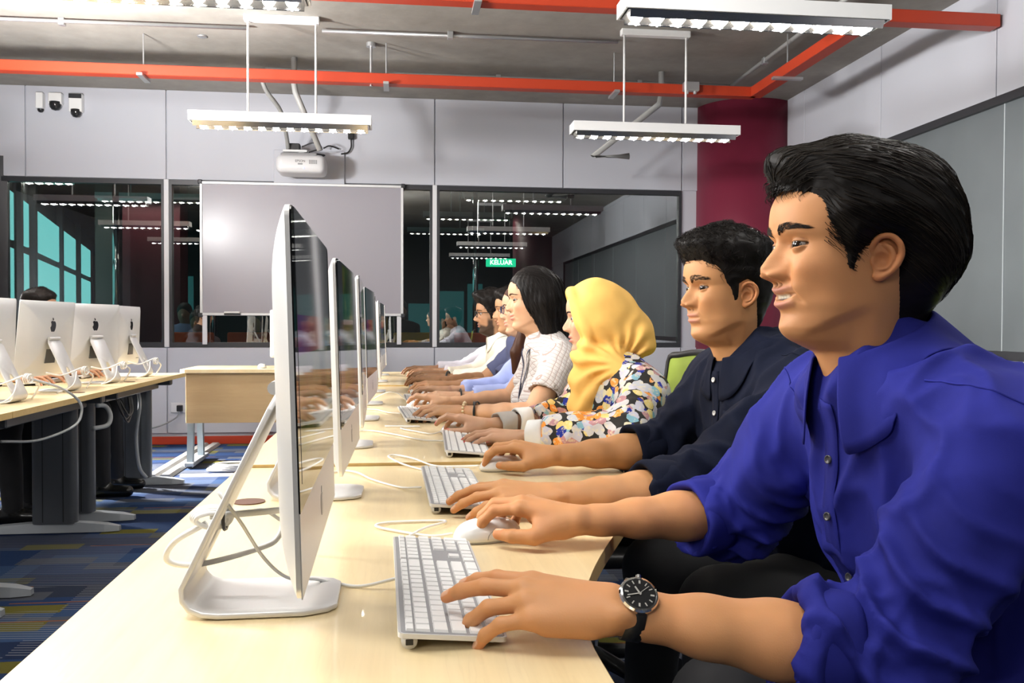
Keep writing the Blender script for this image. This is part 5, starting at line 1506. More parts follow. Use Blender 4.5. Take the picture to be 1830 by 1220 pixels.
HAIR_BLACK = (0.010, 0.0085, 0.008)
def build_head(P, skin, q):
    V, F, W, B, nr, nc = head_mesh(P, q)
    skin = np.asarray(skin, float); C = np.tile(skin, (len(V), 1))
    n = noise3(V, (55, 55, 55)); C *= (.94 + .12 * n)[:, None]
    y, z, x = np.abs(V[:, 1]), V[:, 2], V[:, 0]
    red = g2(y, z, .045, .085, .022, .020) * W['m'] * .5 + W['nose'] * sstep(.092, .082, z) * .6
    C *= 1 - red[:, None] * np.array((.0, .10, .12))
    lipc = np.asarray(P.get('lipc', skin * np.array((.80, .52, .52))))
    C = C * (1 - W['lip'][:, None] * .85) + lipc * W['lip'][:, None] * .85
    C *= 1 - .75 * W['nost'][:, None]
    if P.get('open', 0) > .001:
        gp = W['gap'][:, None]; tz = np.where((np.abs(np.mod(V[:, 1] + .0042, .0084) - .0042) < .0006), .55, .92)
        tm = (sstep(.021, .017, y) * sstep(P.get('mouth_z', .0535) - .0022, P.get('mouth_z', .0535) - .0008, z))[:, None]
        C = C * (1 - gp) + gp * (np.stack([tz * .66, tz * .61, tz * .50], 1) * tm + np.array((.06, .02, .018)) * (1 - tm))
    st = P.get('stubble', 0)
    if st:
        sb = np.clip(sstep(.058, .030, z) * sstep(-.02, .0, z) + g2(y, z, 0, .067, .03, .005) * 1.1, 0, 1) * W['m'] * (1 - W['lip']) * (1 - W['gap'])
        C *= 1 - st * sb[:, None]
    bd = P.get('beard', 0)
    if bd:
        jw = sstep(.064, .045, z + .35 * np.clip(.07 - x, -.05, .02)) * sstep(-.025, -.008, z)
        side = sstep(.050, .035, x) * sstep(.006, .018, x) * sstep(.105, .07, z)
        sb = np.clip((jw + side) * sstep(-.002, .012, x) + g2(y, z, 0, .0665, .026, .0050), 0, 1) * (1 - W['lip'])
        sb *= np.clip(1.2 - 1.0 * g2(y, z, 0, .053, .024, .012), 0, 1)
        C = C * (1 - bd * sb[:, None]) + np.array((.012, .010, .009)) * bd * sb[:, None]
    C *= 1 - .12 * (g2(y, z, .031, .1185, .017, .009) * W['m'])[:, None]
    C *= 1 - .82 * W['lash'][:, None]
    C *= 1 - .22 * W['crease'][:, None]
    C *= 1 - .6 * W['opn'][:, None]
    parts = [(V, F, C)]
    eyes = eye_parts(P, skin, q)
    eV, eF = ear_mesh(1.0 if q < 1.3 else 2.0)
    for s in (-1, 1):
        a = math.radians(18); R = np.array([[math.cos(a), math.sin(a), 0], [-math.sin(a), math.cos(a), 0], [0, 0, 1]])
        v = (eV * np.array((1.0, .95, .84))) @ R.T
        v = v * np.array((1, s, 1)) + np.array((-.006, s * .0705 * P.get('wide', 1.0), .101))
        parts.append((v, eF if s > 0 else eF[:, ::-1], np.tile(skin * np.array((1.02, .88, .84)), (len(v), 1)) * (.85 + .3 * noise3(v, (90, 90, 90)))[:, None]))
    return parts, (V, F, B, nr, nc), eyes

def brows(Vh, thick=1.0, n=110, arch=.005, tilt=0.0, z0=.1345, y1=.053):
    """short hairs lying on the brow ridge, both sides"""
    res = []; fr = Vh[(Vh[:, 0] > .03) & (Vh[:, 2] > .11) & (Vh[:, 2] < .17)]
    for s in (-1, 1):
        out = []
        for k in range(n):
            f = (k + RNG.random()) / n; y = .0095 + (y1 - .0095) * f
            zz = z0 + arch * math.sin(pi * min(1, f * 1.15) * .75) + tilt * f + (RNG.random() - .5) * .0075 * thick * (1 - .65 * f ** 1.5)
            d = np.array((0, s * (.6 + .4 * f), .75 * (1 - f) - .25 * f)); ln = .0075 * (1 - .3 * f)
            pts = []
            for j in range(4):
                yy, zj = s * y + d[1] * ln * j / 3, zz + d[2] * ln * j / 3
                i = np.argmin((fr[:, 1] - yy) ** 2 + (fr[:, 2] - zj) ** 2); pts.append((fr[i, 0] + .0006 + .0007 * math.sin(j / 3 * pi), yy, zj))
            out.append(pts)
        res.append(strands(np.array(out), .00042))
    return res

PEOPLE_GROUP = 'people seated along the right desk row'
def person(spec):
    O = np.asarray(spec['O'], float); f, l, u = frame(spec['phi'], spec.get('pitch', 0), spec.get('roll', 0)); s = spec.get('s', 1.0); q = spec.get('q', 1.0)
    S = spec['body']; pv = np.asarray(S['pelvis'], float); root = np.array((pv[0], pv[1], 0.0))
    t = thing('person', spec['label'], 'person', tuple(root), 0, spec.get('group', PEOPLE_GROUP))
    P = spec['face']; skin = spec['skin']
    parts, (Vh, Fh, B, nr, nc), eyes = build_head(P, skin, q)
    W = lambda V: O + s * (V[:, [0]] * f + V[:, [1]] * l + (V[:, [2]] - .1) * u)
    world = [(W(p[0]), p[1], p[2]) for p in parts]
    # arms and a trunk under the clothes, so the body is one figure
    for sd, e, w in (('R', 'eR', 'wR'), ('L', 'eL', 'wL')):
        h = spec['hand' + sd]
        world.append(arm_mesh(S[e], S[w], h['f'], h['n'], 1 if sd == 'R' else -1, h['pose'], spec.get('hres', .0023), np.asarray(skin) * spec.get('armtone', 1.0), h.get('hs', 1.0), h.get('thick', 1.0), spec.get('nails'), S.get('bare' + sd), S.get('marks' + sd, ())))
    A = np.array([S[k] for k in ('L', 'R', 'neck', 'pelvis', 'eL', 'eR')], float)
    g = SDF(A.min(0) - .2, A.max(0) + .2, .02); torso_sdf(g, S, -.018)
    for a, e in (('L', 'eL'), ('R', 'eR')): g.cone(S[a], S[e], .045, .040, .02)
    tv, tf = g.mesh(); world.append((tv, tf, np.tile(np.asarray(skin), (len(tv), 1))))
    V, F, C = joinmesh(world)
    mesh_obj('body', rel(V, root), F, M_skin, t, True, cols=C)
    for e in eyes: mesh_obj('eye', rel(W(e[0]), root), e[1], M_eye, t, True, cols=e[2])
    # brows
    if P.get('brows', True):
        for bv, bf in brows(Vh, P.get('brow_t', 1.0), int(190 / q), P.get('arch', .006), P.get('brow_tilt', 0.0)):
            mesh_obj('eyebrow', rel(W(bv), root), bf, M_brow, t, True)['kind'] = 'stuff'
    # shirt
    sv, sf = shirt_mesh(S, spec.get('sres', .006), spec.get('amp', .006), spec.get('seed', 1.0))
    so = mesh_obj(spec.get('top_name', 'shirt'), rel(sv, root), sf, spec['top'], t, True)
    # trousers and shoes
    bf = unit(np.array((S['fwd'][0], S['fwd'][1], 0))); bl = np.cross((0, 0, 1.0), bf)
    lv, lf, ank = legs_mesh(pv, bf, bl, knee_dx=S.get('knee', .40))
    mesh_obj('trousers', rel(lv, root), lf, spec.get('bottom', M_trouser), t, True)
    for a in ank:
        shv, shf = shoe_mesh(a, bf); mesh_obj('shoe', rel(shv, root), shf, M_shoe, t, True)
    return dict(t=t, root=root, W=W, f=f, l=l, u=u, Vh=Vh, Fh=Fh, B=B, nr=nr, nc=nc, s=s, O=O, sv=sv, sf=sf, S=S, q=q)
M_trouser = mat('black_trousers', (0.010, 0.010, 0.012), 0.8)
M_shoe = mat('black_shoe_leather', (0.008, 0.008, 0.008), 0.25)

def cloth(name, color, rough=.85, var=(14, .10), weave=900, bstr=.12):
    return mat(name, color, rough, spec=.15, bump=(weave, bstr, .001), var=var)

def add_collar(R, m, c, fw, up, name='collar', **kw):
    bvh = R.setdefault('bvh', BVHTree.FromPolygons([tuple(p) for p in R['sv']], [tuple(map(int, f)) for f in R['sf']]))
    cv, cf = collar_mesh(c, fw, up, bvh=bvh, **kw)
    o = mesh_obj(name, rel(cv, R['root']), cf, m, R['t'], True)
    md = o.modifiers.new('sub', 'SUBSURF'); md.levels = 1; md.render_levels = 2
    md = o.modifiers.new('solid', 'SOLIDIFY'); md.thickness = .0022; md.offset = 0
    return o

def add_cuff(R, m, el, cu, at, r, wdt=.055, name='rolled_cuff', seed=0.0, thick=.007):
    """rolled sleeve band around the forearm"""
    el = np.asarray(el, float); cu = np.asarray(cu, float); ax = unit(cu - el); e1 = unit(np.cross(ax, (0, .2, 1))); e2 = np.cross(ax, e1)
    prof = [(-.5, -.006), (-.47, thick * .4), (-.25, thick), (.15, thick * .9), (.42, thick * .9), (.5, thick * .3), (.485, -.004), (.3, -.010)]
    n = 40; V = []
    for k in range(n):
        a = 2 * pi * k / n
        for i, (tt, ro) in enumerate(prof):
            wob = .0035 * math.sin(2 * a + seed + tt * 2) + .002 * math.sin(5 * a + 3 * tt + seed * 2)
            sk = .010 * math.sin(a + seed)
            V.append(el + ax * (at + tt * wdt + sk * tt) + (e1 * math.cos(a) + e2 * math.sin(a)) * (r + ro + wob))
    m_ = len(prof)
    F = [(k * m_ + j, k * m_ + j + 1, ((k + 1) % n) * m_ + j + 1, ((k + 1) % n) * m_ + j) for k in range(n) for j in range(m_ - 1)]
    o = mesh_obj(name, rel(np.array(V), R['root']), F, m, R['t'], True)
    md = o.modifiers.new('sub', 'SUBSURF'); md.levels = 1; md.render_levels = 1
    return o

def surf_strip(R, m, name, pts, wdt, lift, direction, th=.0012, bvh=None):
    """narrow cloth strip laid on the shirt along world points, cast along direction"""
    bvh = bvh or R.setdefault('bvh', BVHTree.FromPolygons([tuple(p) for p in R['sv']], [tuple(map(int, f)) for f in R['sf']]))
    P = crom(pts, 6); d = unit(direction); V = []
    for i, p in enumerate(P):
        tn = unit(P[min(i + 1, len(P) - 1)] - P[max(i - 1, 0)]); sdv = unit(np.cross(tn, d))
        for j in (-1, -.33, .33, 1):
            o = p + sdv * j * wdt / 2 - d * .35
            h, nn, _, _ = bvh.ray_cast(tuple(o), tuple(d), .8)
            hp = np.array(h) + np.array(nn) * lift if h is not None else p
            V.append(hp)
    V = np.array(V)
    # light smoothing along the strip
    G = V.reshape(-1, 4, 3)
    for _ in range(2): G[1:-1] = (G[:-2] + 2 * G[1:-1] + G[2:]) / 4
    V = G.reshape(-1, 3)
    F = [(i * 4 + j, i * 4 + j + 1, (i + 1) * 4 + j + 1, (i + 1) * 4 + j) for i in range(len(P) - 1) for j in range(3)]
    o = mesh_obj(name, rel(V, R['root']), F, m, R['t'], True)
    md = o.modifiers.new('solid', 'SOLIDIFY'); md.thickness = th; md.offset = 1
    return o, V

def disc_on(R, m, name, c, nrm, r, th=.0018):
    nrm = unit(nrm); e1 = unit(np.cross(nrm, (0.1, .2, 1))); e2 = np.cross(nrm, e1); n = 14
    V = [np.asarray(c) + (e1 * math.cos(2 * pi * k / n) + e2 * math.sin(2 * pi * k / n)) * rr + nrm * h for rr, h in ((r, 0), (r, th), (r * .75, th), (r * .68, th * .6)) for k in range(n)]
    F = [(j * n + k, j * n + (k + 1) % n, (j + 1) * n + (k + 1) % n, (j + 1) * n + k) for j in range(3) for k in range(n)] + [tuple(range(3 * n, 4 * n))]
    return mesh_obj(name, rel(np.array(V), R['root']), F, m, R['t'], True)

def add_hair(R, V, F, C, name='hair', m=None):
    return mesh_obj(name, rel(R['W'](V), R['root']), F, m or M_hair, R['t'], True, cols=C)
def add_strands(R, segs, r, color, name='hair_strands', sp=.5):
    V, F = strands(segs, r); n = len(segs)
    C = np.repeat(np.asarray(color)[None] * (1 - sp + 2 * sp * RNG.random((n, 1))), len(V) // n, 0)
    o = mesh_obj(name, rel(R['W'](V), R['root']), F, M_hair, R['t'], True, cols=C); o['kind'] = 'stuff'
    return o
# ------------------------------------------------------------------ person: royal-blue shirt, watch (nearest)
SK1 = (0.55, 0.258, 0.110)
M_blue = cloth('royal_blue_cotton', (0.017, 0.0205, 0.20), .8, (10, .16))
b1 = dict(L=(.675, .925, .955), R=(.640, 1.300, .965), neck=(.625, 1.115, 1.03), pelvis=(.86, 1.13, .53), fwd=(-.97, -.12, -.18), wid=1.04, eL=(.495, .885, .735), eR=(.545, 1.415, .775),
          cL=(.425, .893, .748), cR=(.475, 1.395, .775), wL=(.218, .913, .786), wR=(.270, 1.338, .785), sl=(.066, .062, .058), shr=.060)
m1 = person(dict(label='man in a royal blue shirt with a watch, smiling, nearest the camera', O=(.578, 1.115, 1.165), phi=math.radians(-2), pitch=.0, s=1.04, q=1.0, skin=SK1, body=b1, top=M_blue, sres=.0046, amp=.0125, seed=1.3, hres=.0019,
    face=dict(nose=.98, nose_w=1.0, smile=.75, open=.0044, jaw=1.02, socket=.0060, brow=.0030, cheek=1.25, lid_up=.0038, lid_lo=.0026, gaze=.45, stubble=.20, brow_t=1.35, lipc=(.38, .15, .12), mouth_z=.0555),
    handL=dict(f=(-.93, .30, .06), n=(.06, -.36, .93), pose=dict(spread=[.20, .12, .02, -.14], curl=[(.14, .24, .18), (.15, .26, .20), (.30, .50, .35), (.24, .48, .35)], thumb=((.7, .6, -.4), (.95, .25, -.3), (.97, .05, -.3))), hs=1.0, thick=1.04),
    handR=dict(f=(-.88, .44, .18), n=(.24, -.14, .96), pose=dict(spread=[.0, -.08, -.16, -.22], curl=[(.32, .62, .40), (.30, .66, .40), (.45, .75, .4), (.5, .8, .4)], thumb=((.66, .70, -.36), (.99, .02, -.22), (.97, -.22, -.18))), hs=1.0, thick=1.04)))
def hair1():
    B, nr, nc = m1['B'], m1['nr'], m1['nc']; x, y, z = B.T
    poly = [(.14, .186), (.086, .190), (.076, .194), (.064, .184), (.058, .165), (.054, .145), (.042, .126), (.034, .108), (.031, .088), (.024, .086), (.020, .105), (.008, .117), (-.004, .121), (-.020, .116), (-.030, .10), (-.033, .07), (-.042, .03), (-.050, -.010), (-.14, -.010), (-.14, .28), (.14, .28)]
    sd = poly_sd(x, z, poly)
    ay = np.abs(y)
    top = sstep(.165, .215, z)
    T = .015 + .009 * top + .026 * sstep(.035, .085, x) * sstep(.165, .19, z) + .022 * sstep(-.02, -.09, x) * sstep(-.02, .12, z)
    T += .006 * sstep(.0, .06, .16 - z) * sstep(.0, -.05, x)
    ang = np.arctan2(y, z - .08)
    T += .0035 * ridge(np.stack([x * 7, ang * 9, z * 0 + .3], 1), (1, 1, 1)) * sstep(0, .02, sd)
    T = np.where(sd > 0, T * sstep(-.002, .026, sd) ** .8, np.maximum(sd * .6, -.008)) - .0006
    V, F, C = hair_shell(B, nr, nc, T, {}, (0.0075, .0062, .0058))
    # quiff droop: hair over the forehead leans forward and slightly down
    w = sstep(.05, .10, V[:, 0]) * sstep(.165, .185, V[:, 2])
    V[:, 0] += .024 * w; V[:, 2] -= .006 * w
    add_hair(m1, V, F, C)
    seeds = V[RNG.choice(np.flatnonzero((V[:, 2] > .09)), 1500)]
    def flow(p, n):
        back = np.array((-1.0, 0, 0)); d = back.copy()
        d[2] = .55 * (p[0] > .06) * (p[2] < .22) - .9 * max(0, (-p[0] - .02) / .08) - .45 * (abs(p[1]) > .05)
        return d + .25 * n
    sg = trace(V, F, seeds, flow, 9, .010, lambda t: .0004 + .0022 * math.sin(t * pi) * RNG.random())
    add_strands(m1, sg, .00055, (.016, .012, .009), sp=.7)
    # fringe ends and side wisps over the temple
    ed = V[(V[:, 0] > .07) & (V[:, 2] > .175) & (V[:, 2] < .205)]
    sg = []
    for k in range(160):
        p = ed[RNG.integers(len(ed))].copy(); L = .02 + .02 * RNG.random(); up = RNG.random()
        sg.append([p + np.array((.004 * math.sin(t * pi) + .006 * t * up, 0, -L * .35 * t)) for t in np.linspace(0, 1, 7)])
    for s in (-1, 1):
        for k in range(110):
            x0 = .058 - .026 * RNG.random(); z0 = .165 - .045 * RNG.random(); p0 = np.array((x0, 0, z0))
            i = np.argmin((m1['Vh'][:, 0] - x0) ** 2 + (m1['Vh'][:, 2] - z0) ** 2 + 10 * (m1['Vh'][:, 1] * s < 0)); q0 = m1['Vh'][i]
            L = .018 + .02 * RNG.random(); line = []
            for t in np.linspace(0, 1, 7):
                xx, zz = q0[0] - L * t * .75, q0[2] - L * t * .75
                j = np.argmin((m1['Vh'][:, 0] - xx) ** 2 + (m1['Vh'][:, 2] - zz) ** 2 + 10 * (m1['Vh'][:, 1] * s < 0)); w = m1['Vh'][j].copy(); w[1] += s * (.0015 + .003 * t); line.append(w)
            sg.append(line)
    add_strands(m1, np.array(sg), .00045, (.012, .009, .008))
hair1()
upc = unit((-.40, -.05, .92))
add_collar(m1, M_blue, (.632, 1.115, 1.028), (-.97, -.13, 0), upc, r=(.064, .074), hgt=.046, leaf=.058, point=.050, gap=.40, wid=.026)
for e, c, at, r, sd in ((b1['eL'], b1['cL'], .062, .0555, .4), (b1['eR'], b1['cR'], .062, .0545, 2.0)):
    add_cuff(m1, M_blue, e, c, at, r, .070, seed=sd, thick=.0085)
_, pv_ = surf_strip(m1, M_blue, 'placket', [(.545, 1.105, .985), (.535, 1.11, .93), (.54, 1.11, .86), (.56, 1.112, .78), (.60, 1.115, .70)], .034, .0022, (1, .1, 0))
M_btn = mat('smoky_button', (.06, .06, .07), .2)
for k in (8, 14, 20): 
    G = pv_.reshape(-1, 4, 3); c = (G[k, 1] + G[k, 2]) / 2; disc_on(m1, M_btn, 'button', c + np.array((-.002, 0, 0)), (-.95, -.25, .1), .0058, .0022)
# sleeve seam
def seam(R, a, b, f, m, r=.0014):
    bvh = R.setdefault('bvh', BVHTree.FromPolygons([tuple(p) for p in R['sv']], [tuple(map(int, q)) for q in R['sf']]))
    a = np.asarray(a, float); b = np.asarray(b, float); ax = unit(b - a); o = a + ax * f; e1 = unit(np.cross(ax, (0, 1, .2))); e2 = np.cross(ax, e1); P = []
    for k in range(60):
        an = 2 * pi * k / 60; d = e1 * math.cos(an) + e2 * math.sin(an)
        h, n, _, _ = bvh.ray_cast(tuple(o + d * .14), tuple(-d), .139)
        if h is not None and np.linalg.norm(np.array(h) - o) < .11: P.append(np.array(h) + np.array(n) * .0006)
    if len(P) > 8: mesh = MB().tube(P, r, 6).build('seam', m, R['t'], smooth=True); mesh.location = tuple(-R['root'])
seam(m1, b1['L'], b1['eL'], -.012, M_blue)
seam(m1, b1['R'], b1['eR'], -.012, M_blue)

# watch (worn on the left wrist)
wt = thing('wristwatch', 'round steel watch with black dial and strap on the nearest man\'s wrist', 'watch', (0, 0, 0))
wc = np.array((.240, .9115, .786)); wax = unit(np.array(b1['eL']) - np.array(b1['wL'])); wn = unit(np.array((-.12, -.62, .77))); wn = unit(wn - wax * (wn @ wax)); ws = np.cross(wn, wax)
Mw = np.eye(4); Mw[:3, 0] = wax; Mw[:3, 1] = ws; Mw[:3, 2] = wn; Mw[:3, 3] = wc
wt.matrix_world = Matrix(Mw.tolist())
hz = .0265
n = 48; mb = MB(); prof = [(.0175, -.006), (.0205, -.003), (.0208, .001), (.0195, .0035), (.0178, .0040), (.0172, .0030)]
mb.lathe(prof, 40, (0, 0, hz)).build('case', M_chrome, wt, smooth=True, sharp=30)
MB().cyl((0, 0, hz + .0028), .0174, .0006, 40).build('dial', mat('watch_dial', (.010, .010, .011), .3), wt)
M_mk = mat('watch_marker', (.8, .78, .72), .25, .6)
for k in range(12):
    a = 2 * pi * k / 12; mk_ = MB().box((.0115, -.0006 if k % 3 else -.0009, hz + .0034), (.0155, .0006 if k % 3 else .0009, hz + .0040)); 
    o = mk_.build('hour_marker', M_mk, wt); o.rotation_euler = (0, 0, a)
for ln, w_, ang in ((.0085, .0009, 2.2), (.0135, .0006, 3.5), (.0140, .0003, .8)):
    o = MB().box((-.002, -w_, hz + .0042), (ln, w_, hz + .0046)).build('watch_hand', M_mk, wt); o.rotation_euler = (0, 0, ang)
MB().cyl((.0, .0205, hz - .001), .0028, .004, 12, 1).build('crown', M_chrome, wt)
V = []; rr = 40
for k in range(rr):
    a = 2 * pi * k / rr
    for w_, ro in ((-.0095, 0), (-.0095, .0026), (.0095, .0026), (.0095, 0)):
        V.append((w_, (.0302 + ro) * math.sin(a), (.0262 + ro) * math.cos(a) - .001))
F = [(k * 4 + j, k * 4 + (j + 1) % 4, ((k + 1) % rr) * 4 + (j + 1) % 4, ((k + 1) % rr) * 4 + j) for k in range(rr) for j in range(4)]
mesh_obj('strap', np.array(V), F, mat('black_leather', (.010, .010, .010), .5, bump=(600, .2, .001)), wt, True)

# ------------------------------------------------------------------ person: navy shirt
SK2 = (0.58, 0.285, 0.122)
M_navy = cloth('navy_chambray', (0.0048, 0.0072, 0.0195), .9, (12, .18))
b2 = dict(L=(.790, 1.650, .945), R=(.745, 2.030, .950), neck=(.755, 1.855, 1.01), pelvis=(.98, 1.87, .53), fwd=(-.96, -.16, -.20), wid=1.16, belly=.03, eL=(.535, 1.600, .775), eR=(.625, 2.060, .79),
          cL=(.455, 1.583, .780), cR=(.560, 2.045, .792), wL=(.262, 1.540, .783), wR=(.345, 2.005, .786), sl=(.072, .066, .058), shr=.064, marksR=[((.372, 1.972, .775), (.398, 1.978, .779), .0022), ((.384, 1.968, .772), (.386, 1.972, .786), .0018), ((.352, 1.970, .778), (.360, 1.972, .786), .0018)])
m2 = person(dict(label='man in a navy shirt, second from the camera, hand on a mouse', O=(.690, 1.853, 1.145), phi=math.radians(9), pitch=-.03, s=.955, q=1.25, skin=SK2, body=b2, top=M_navy, sres=.0065, amp=.0130, seed=5.1, hres=.0026,
    face=dict(nose=.98, nose_w=1.05, smile=.12, jaw=1.07, socket=.0080, brow=.0040, cheek=1.1, stubble=.10, brow_t=1.9, arch=.006, chin=.004, lid_up=.0046, gaze=.45, lipc=(.50, .21, .17)),
    handL=dict(f=(-.96, .20, .06), n=(.06, -.25, .95), pose=POSE_FLAT, hs=1.0, thick=1.12), handR=dict(f=(-.86, .42, .16), n=(.22, -.12, .96), pose=dict(spread=[.0, -.08, -.16, -.22], curl=[(.30, .55, .40), (.30, .60, .40), (.42, .7, .4), (.5, .75, .4)], thumb=((.66, .70, -.36), (.99, .02, -.22), (.97, -.2, -.18))), hs=1.0, thick=1.12)))
def hair2():
    B, nr, nc = m2['B'], m2['nr'], m2['nc']; x, y, z = B.T
    poly = [(.14, .182), (.080, .180), (.070, .170), (.060, .166), (.048, .150), (.040, .128), (.030, .116), (.022, .088), (.012, .090), (.010, .125), (-.008, .134), (-.026, .126), (-.032, .095), (-.036, .06), (-.046, .025), (-.14, .02), (-.14, .28), (.14, .28)]
    sd = poly_sd(x, z, poly); top = sstep(.155, .20, z)
    T = .0045 + .024 * top + .014 * sstep(.03, .085, x) * sstep(.165, .19, z) + .006 * sstep(-.05, -.09, x) * sstep(.05, .14, z)
    T += (.010 * (ridge(B, (55, 55, 55)) - .45) + .006 * (noise3(B, (110, 110, 110)) - .5)) * (.25 + .75 * top)
    T = np.where(sd > 0, T * sstep(-.002, .018, sd) ** .7, np.maximum(sd * .6, -.008)) - .0006
    V, F, C = hair_shell(B, nr, nc, T, {}, (0.0095, .0080, .0072)); add_hair(m2, V, F, C)
    seeds = V[RNG.choice(np.flatnonzero(V[:, 2] > .15), 1300)]
    def flow(p, n): return np.array((.5, 0, .2)) + 2.0 * n + .5 * (RNG.random(3) - .5)
    sg = trace(V, F, seeds, flow, 6, .006, lambda t: .0005 + .007 * math.sin(t * pi * .8) * RNG.random())
    add_strands(m2, sg, .0007, (.014, .011, .010), sp=.6)
hair2()
add_collar(m2, M_navy, (.757, 1.855, 1.012), (-.96, -.18, 0), unit((-.40, -.05, .92)), r=(.068, .078), hgt=.036, leaf=.050, point=.032, gap=.24, wid=.016)
for e, c, at, r, sd in ((b2['eL'], b2['cL'], .075, .054, .9), (b2['eR'], b2['cR'], .062, .054, 2.6)):
    add_cuff(m2, M_navy, e, c, at, r, .075, seed=sd, thick=.0085)
_, pv_ = surf_strip(m2, M_navy, 'placket', [(.655, 1.842, .985), (.645, 1.84, .93), (.65, 1.84, .86), (.67, 1.845, .78)], .034, .002, (1, .1, 0))
G = pv_.reshape(-1, 4, 3)
for k in (2, 9, 15): disc_on(m2, mat('pale_button', (.6, .6, .58), .3), 'button', (G[k, 1] + G[k, 2]) / 2 + np.array((-.002, 0, 0)), (-.95, -.25, .1), .0055)
surf_strip(m2, M_navy, 'chest_pocket', [(.675, 1.745, .905), (.675, 1.747, .86), (.68, 1.75, .80)], .10, .003, (1, .25, 0), .0015)
seam(m2, b2['L'], b2['eL'], -.015, M_navy)
# ------------------------------------------------------------------ the other sitters
def gbody(O, wL, wR, eL=None, eR=None, wid=.92, sd=.165, lean=.27, fx=-1.0, drop=.205, **kw):
    O = np.asarray(O, float)
    b = dict(L=(O[0] - fx * .075, O[1] + fx * sd, O[2] - drop), R=(O[0] - fx * .050, O[1] - fx * sd, O[2] - drop + .003), neck=(O[0] - fx * .045, O[1], O[2] - drop + .070), pelvis=(O[0] - fx * lean, O[1], .53), fwd=(fx * .95, 0, -.25), wid=wid, wL=wL, wR=wR,
             eL=eL or (wL[0] - fx * .245, O[1] + fx * (sd + .05), .79), eR=eR or (wR[0] - fx * .245, O[1] - fx * (sd + .05), .79), sl=(.055, .051, .043), shr=.050)
    b.update(kw)
    for s in 'LR':
        e = np.array(b['e' + s]); w = np.array(b['w' + s]); b.setdefault('c' + s, tuple(e + (w - e) * .70))
    return b
def typing(fx=-1.0, hs=.92, pose=POSE_TYPE, y=.12, th=1.0): return dict(f=(fx * .97, y, .06), n=(0.05, -.12, .98), pose=pose, hs=hs, thick=th)

def short_hair(R, color, poly, T0, top, front, bump, n=500, flowv=(.3, 0, .2), jit=1.4, r=.0009, lift=.006):
    B, nr, nc = R['B'], R['nr'], R['nc']; x, y, z = B.T
    sd = poly_sd(x, z, poly); tp = sstep(.150, .20, z)
    T = T0 + top * tp + front * sstep(.03, .085, x) * sstep(.165, .19, z) + .008 * sstep(-.04, -.09, x) * sstep(.04, .14, z)
    T += bump * (ridge(B, (45, 45, 45)) - .45) * (.3 + .7 * tp)
    T = np.where(sd > 0, T * sstep(-.002, .018, sd) ** .7, np.maximum(sd * .6, -.008)) - .0006
    V, F, C = hair_shell(B, nr, nc, T, {}, color); add_hair(R, V, F, C)
    if n:
        seeds = V[RNG.choice(np.flatnonzero(V[:, 2] > .14), n)]
        sg = trace(V, F, seeds, lambda p, nn: np.array(flowv) + jit * nn + .3 * (RNG.random(3) - .5), 5, .008, lambda t: .0005 + lift * math.sin(t * pi * .8) * RNG.random())
        add_strands(R, sg, r, tuple(np.array(color) * 1.5))
POLY_M = [(.14, .184), (.080, .182), (.066, .170), (.054, .155), (.044, .130), (.032, .116), (.024, .085), (.012, .088), (.010, .122), (-.008, .132), (-.026, .124), (-.032, .095), (-.036, .06), (-.046, .022), (-.14, .02), (-.14, .28), (.14, .28)]

# --- woman in a yellow hijab and floral top
def m_floral():
    m, T, b = mk('floral_print', rough=.75, spec=.2)
    o = T.obj()
    wv = T.noise(o, 16, 2)[1]
    vm = T.n('ShaderNodeVectorMath', operation='MULTIPLY_ADD'); T.L.new(wv, vm.inputs[0]); vm.inputs[1].default_value = (.035, .035, .035); T.L.new(o, vm.inputs[2])
    vo = T.n('ShaderNodeTexVoronoi'); vo.inputs['Scale'].default_value = 42; T.L.new(vm.outputs[0], vo.inputs['Vector'])
    h = T.sep(vo.outputs['Color'])[0]
    petal = T.ramp(h, [(0, (.55, .54, .62)), (.16, (.62, .60, .60)), (.28, (.78, .62, .22)), (.42, (.80, .30, .05)), (.52, (.02, .035, .30)), (.60, (.50, .26, .28)), (.74, (.24, .46, .55)), (.82, (.76, .70, .50)), (.92, (.55, .56, .60))], 'CONSTANT')
    n2 = T.noise(o, 90, 3, .6)[0]
    petal = T.mix(T.math('MULTIPLY', T.math('GREATER_THAN', n2, .56), .55), petal, (.78, .68, .45))
    dist = T.math('ADD', vo.outputs['Distance'], T.math('MULTIPLY', T.math('SUBTRACT', T.noise(o, 70, 3)[0], .5), .25))
    c = T.mix(T.math('GREATER_THAN', dist, .66), petal, (.030, .028, .026))
    T.L.new(c, b.inputs['Base Color']); T.L.new(T.bump(T.noise(o, 500, 2)[0], .15, .001), b.inputs['Normal'])
    return m
M_floral = m_floral()
M_hijab = cloth('amber_chiffon', (0.95, 0.56, 0.155), .8, (9, .05), 1200, .08)
M_wcuff = cloth('white_cuff', (.78, .78, .77), .7)
O3 = (.570, 2.600, 1.088)
b3 = gbody(O3, (.318, 2.362, .784), (.252, 2.628, .788), (.575, 2.265, .800), (.520, 2.745, .80), wid=.95, sd=.155, lean=.13, drop=.19, cL=(.385, 2.335, .792), cR=(.405, 2.67, .795), sl=(.056, .060, .050), L=(.675, 2.425, .90))
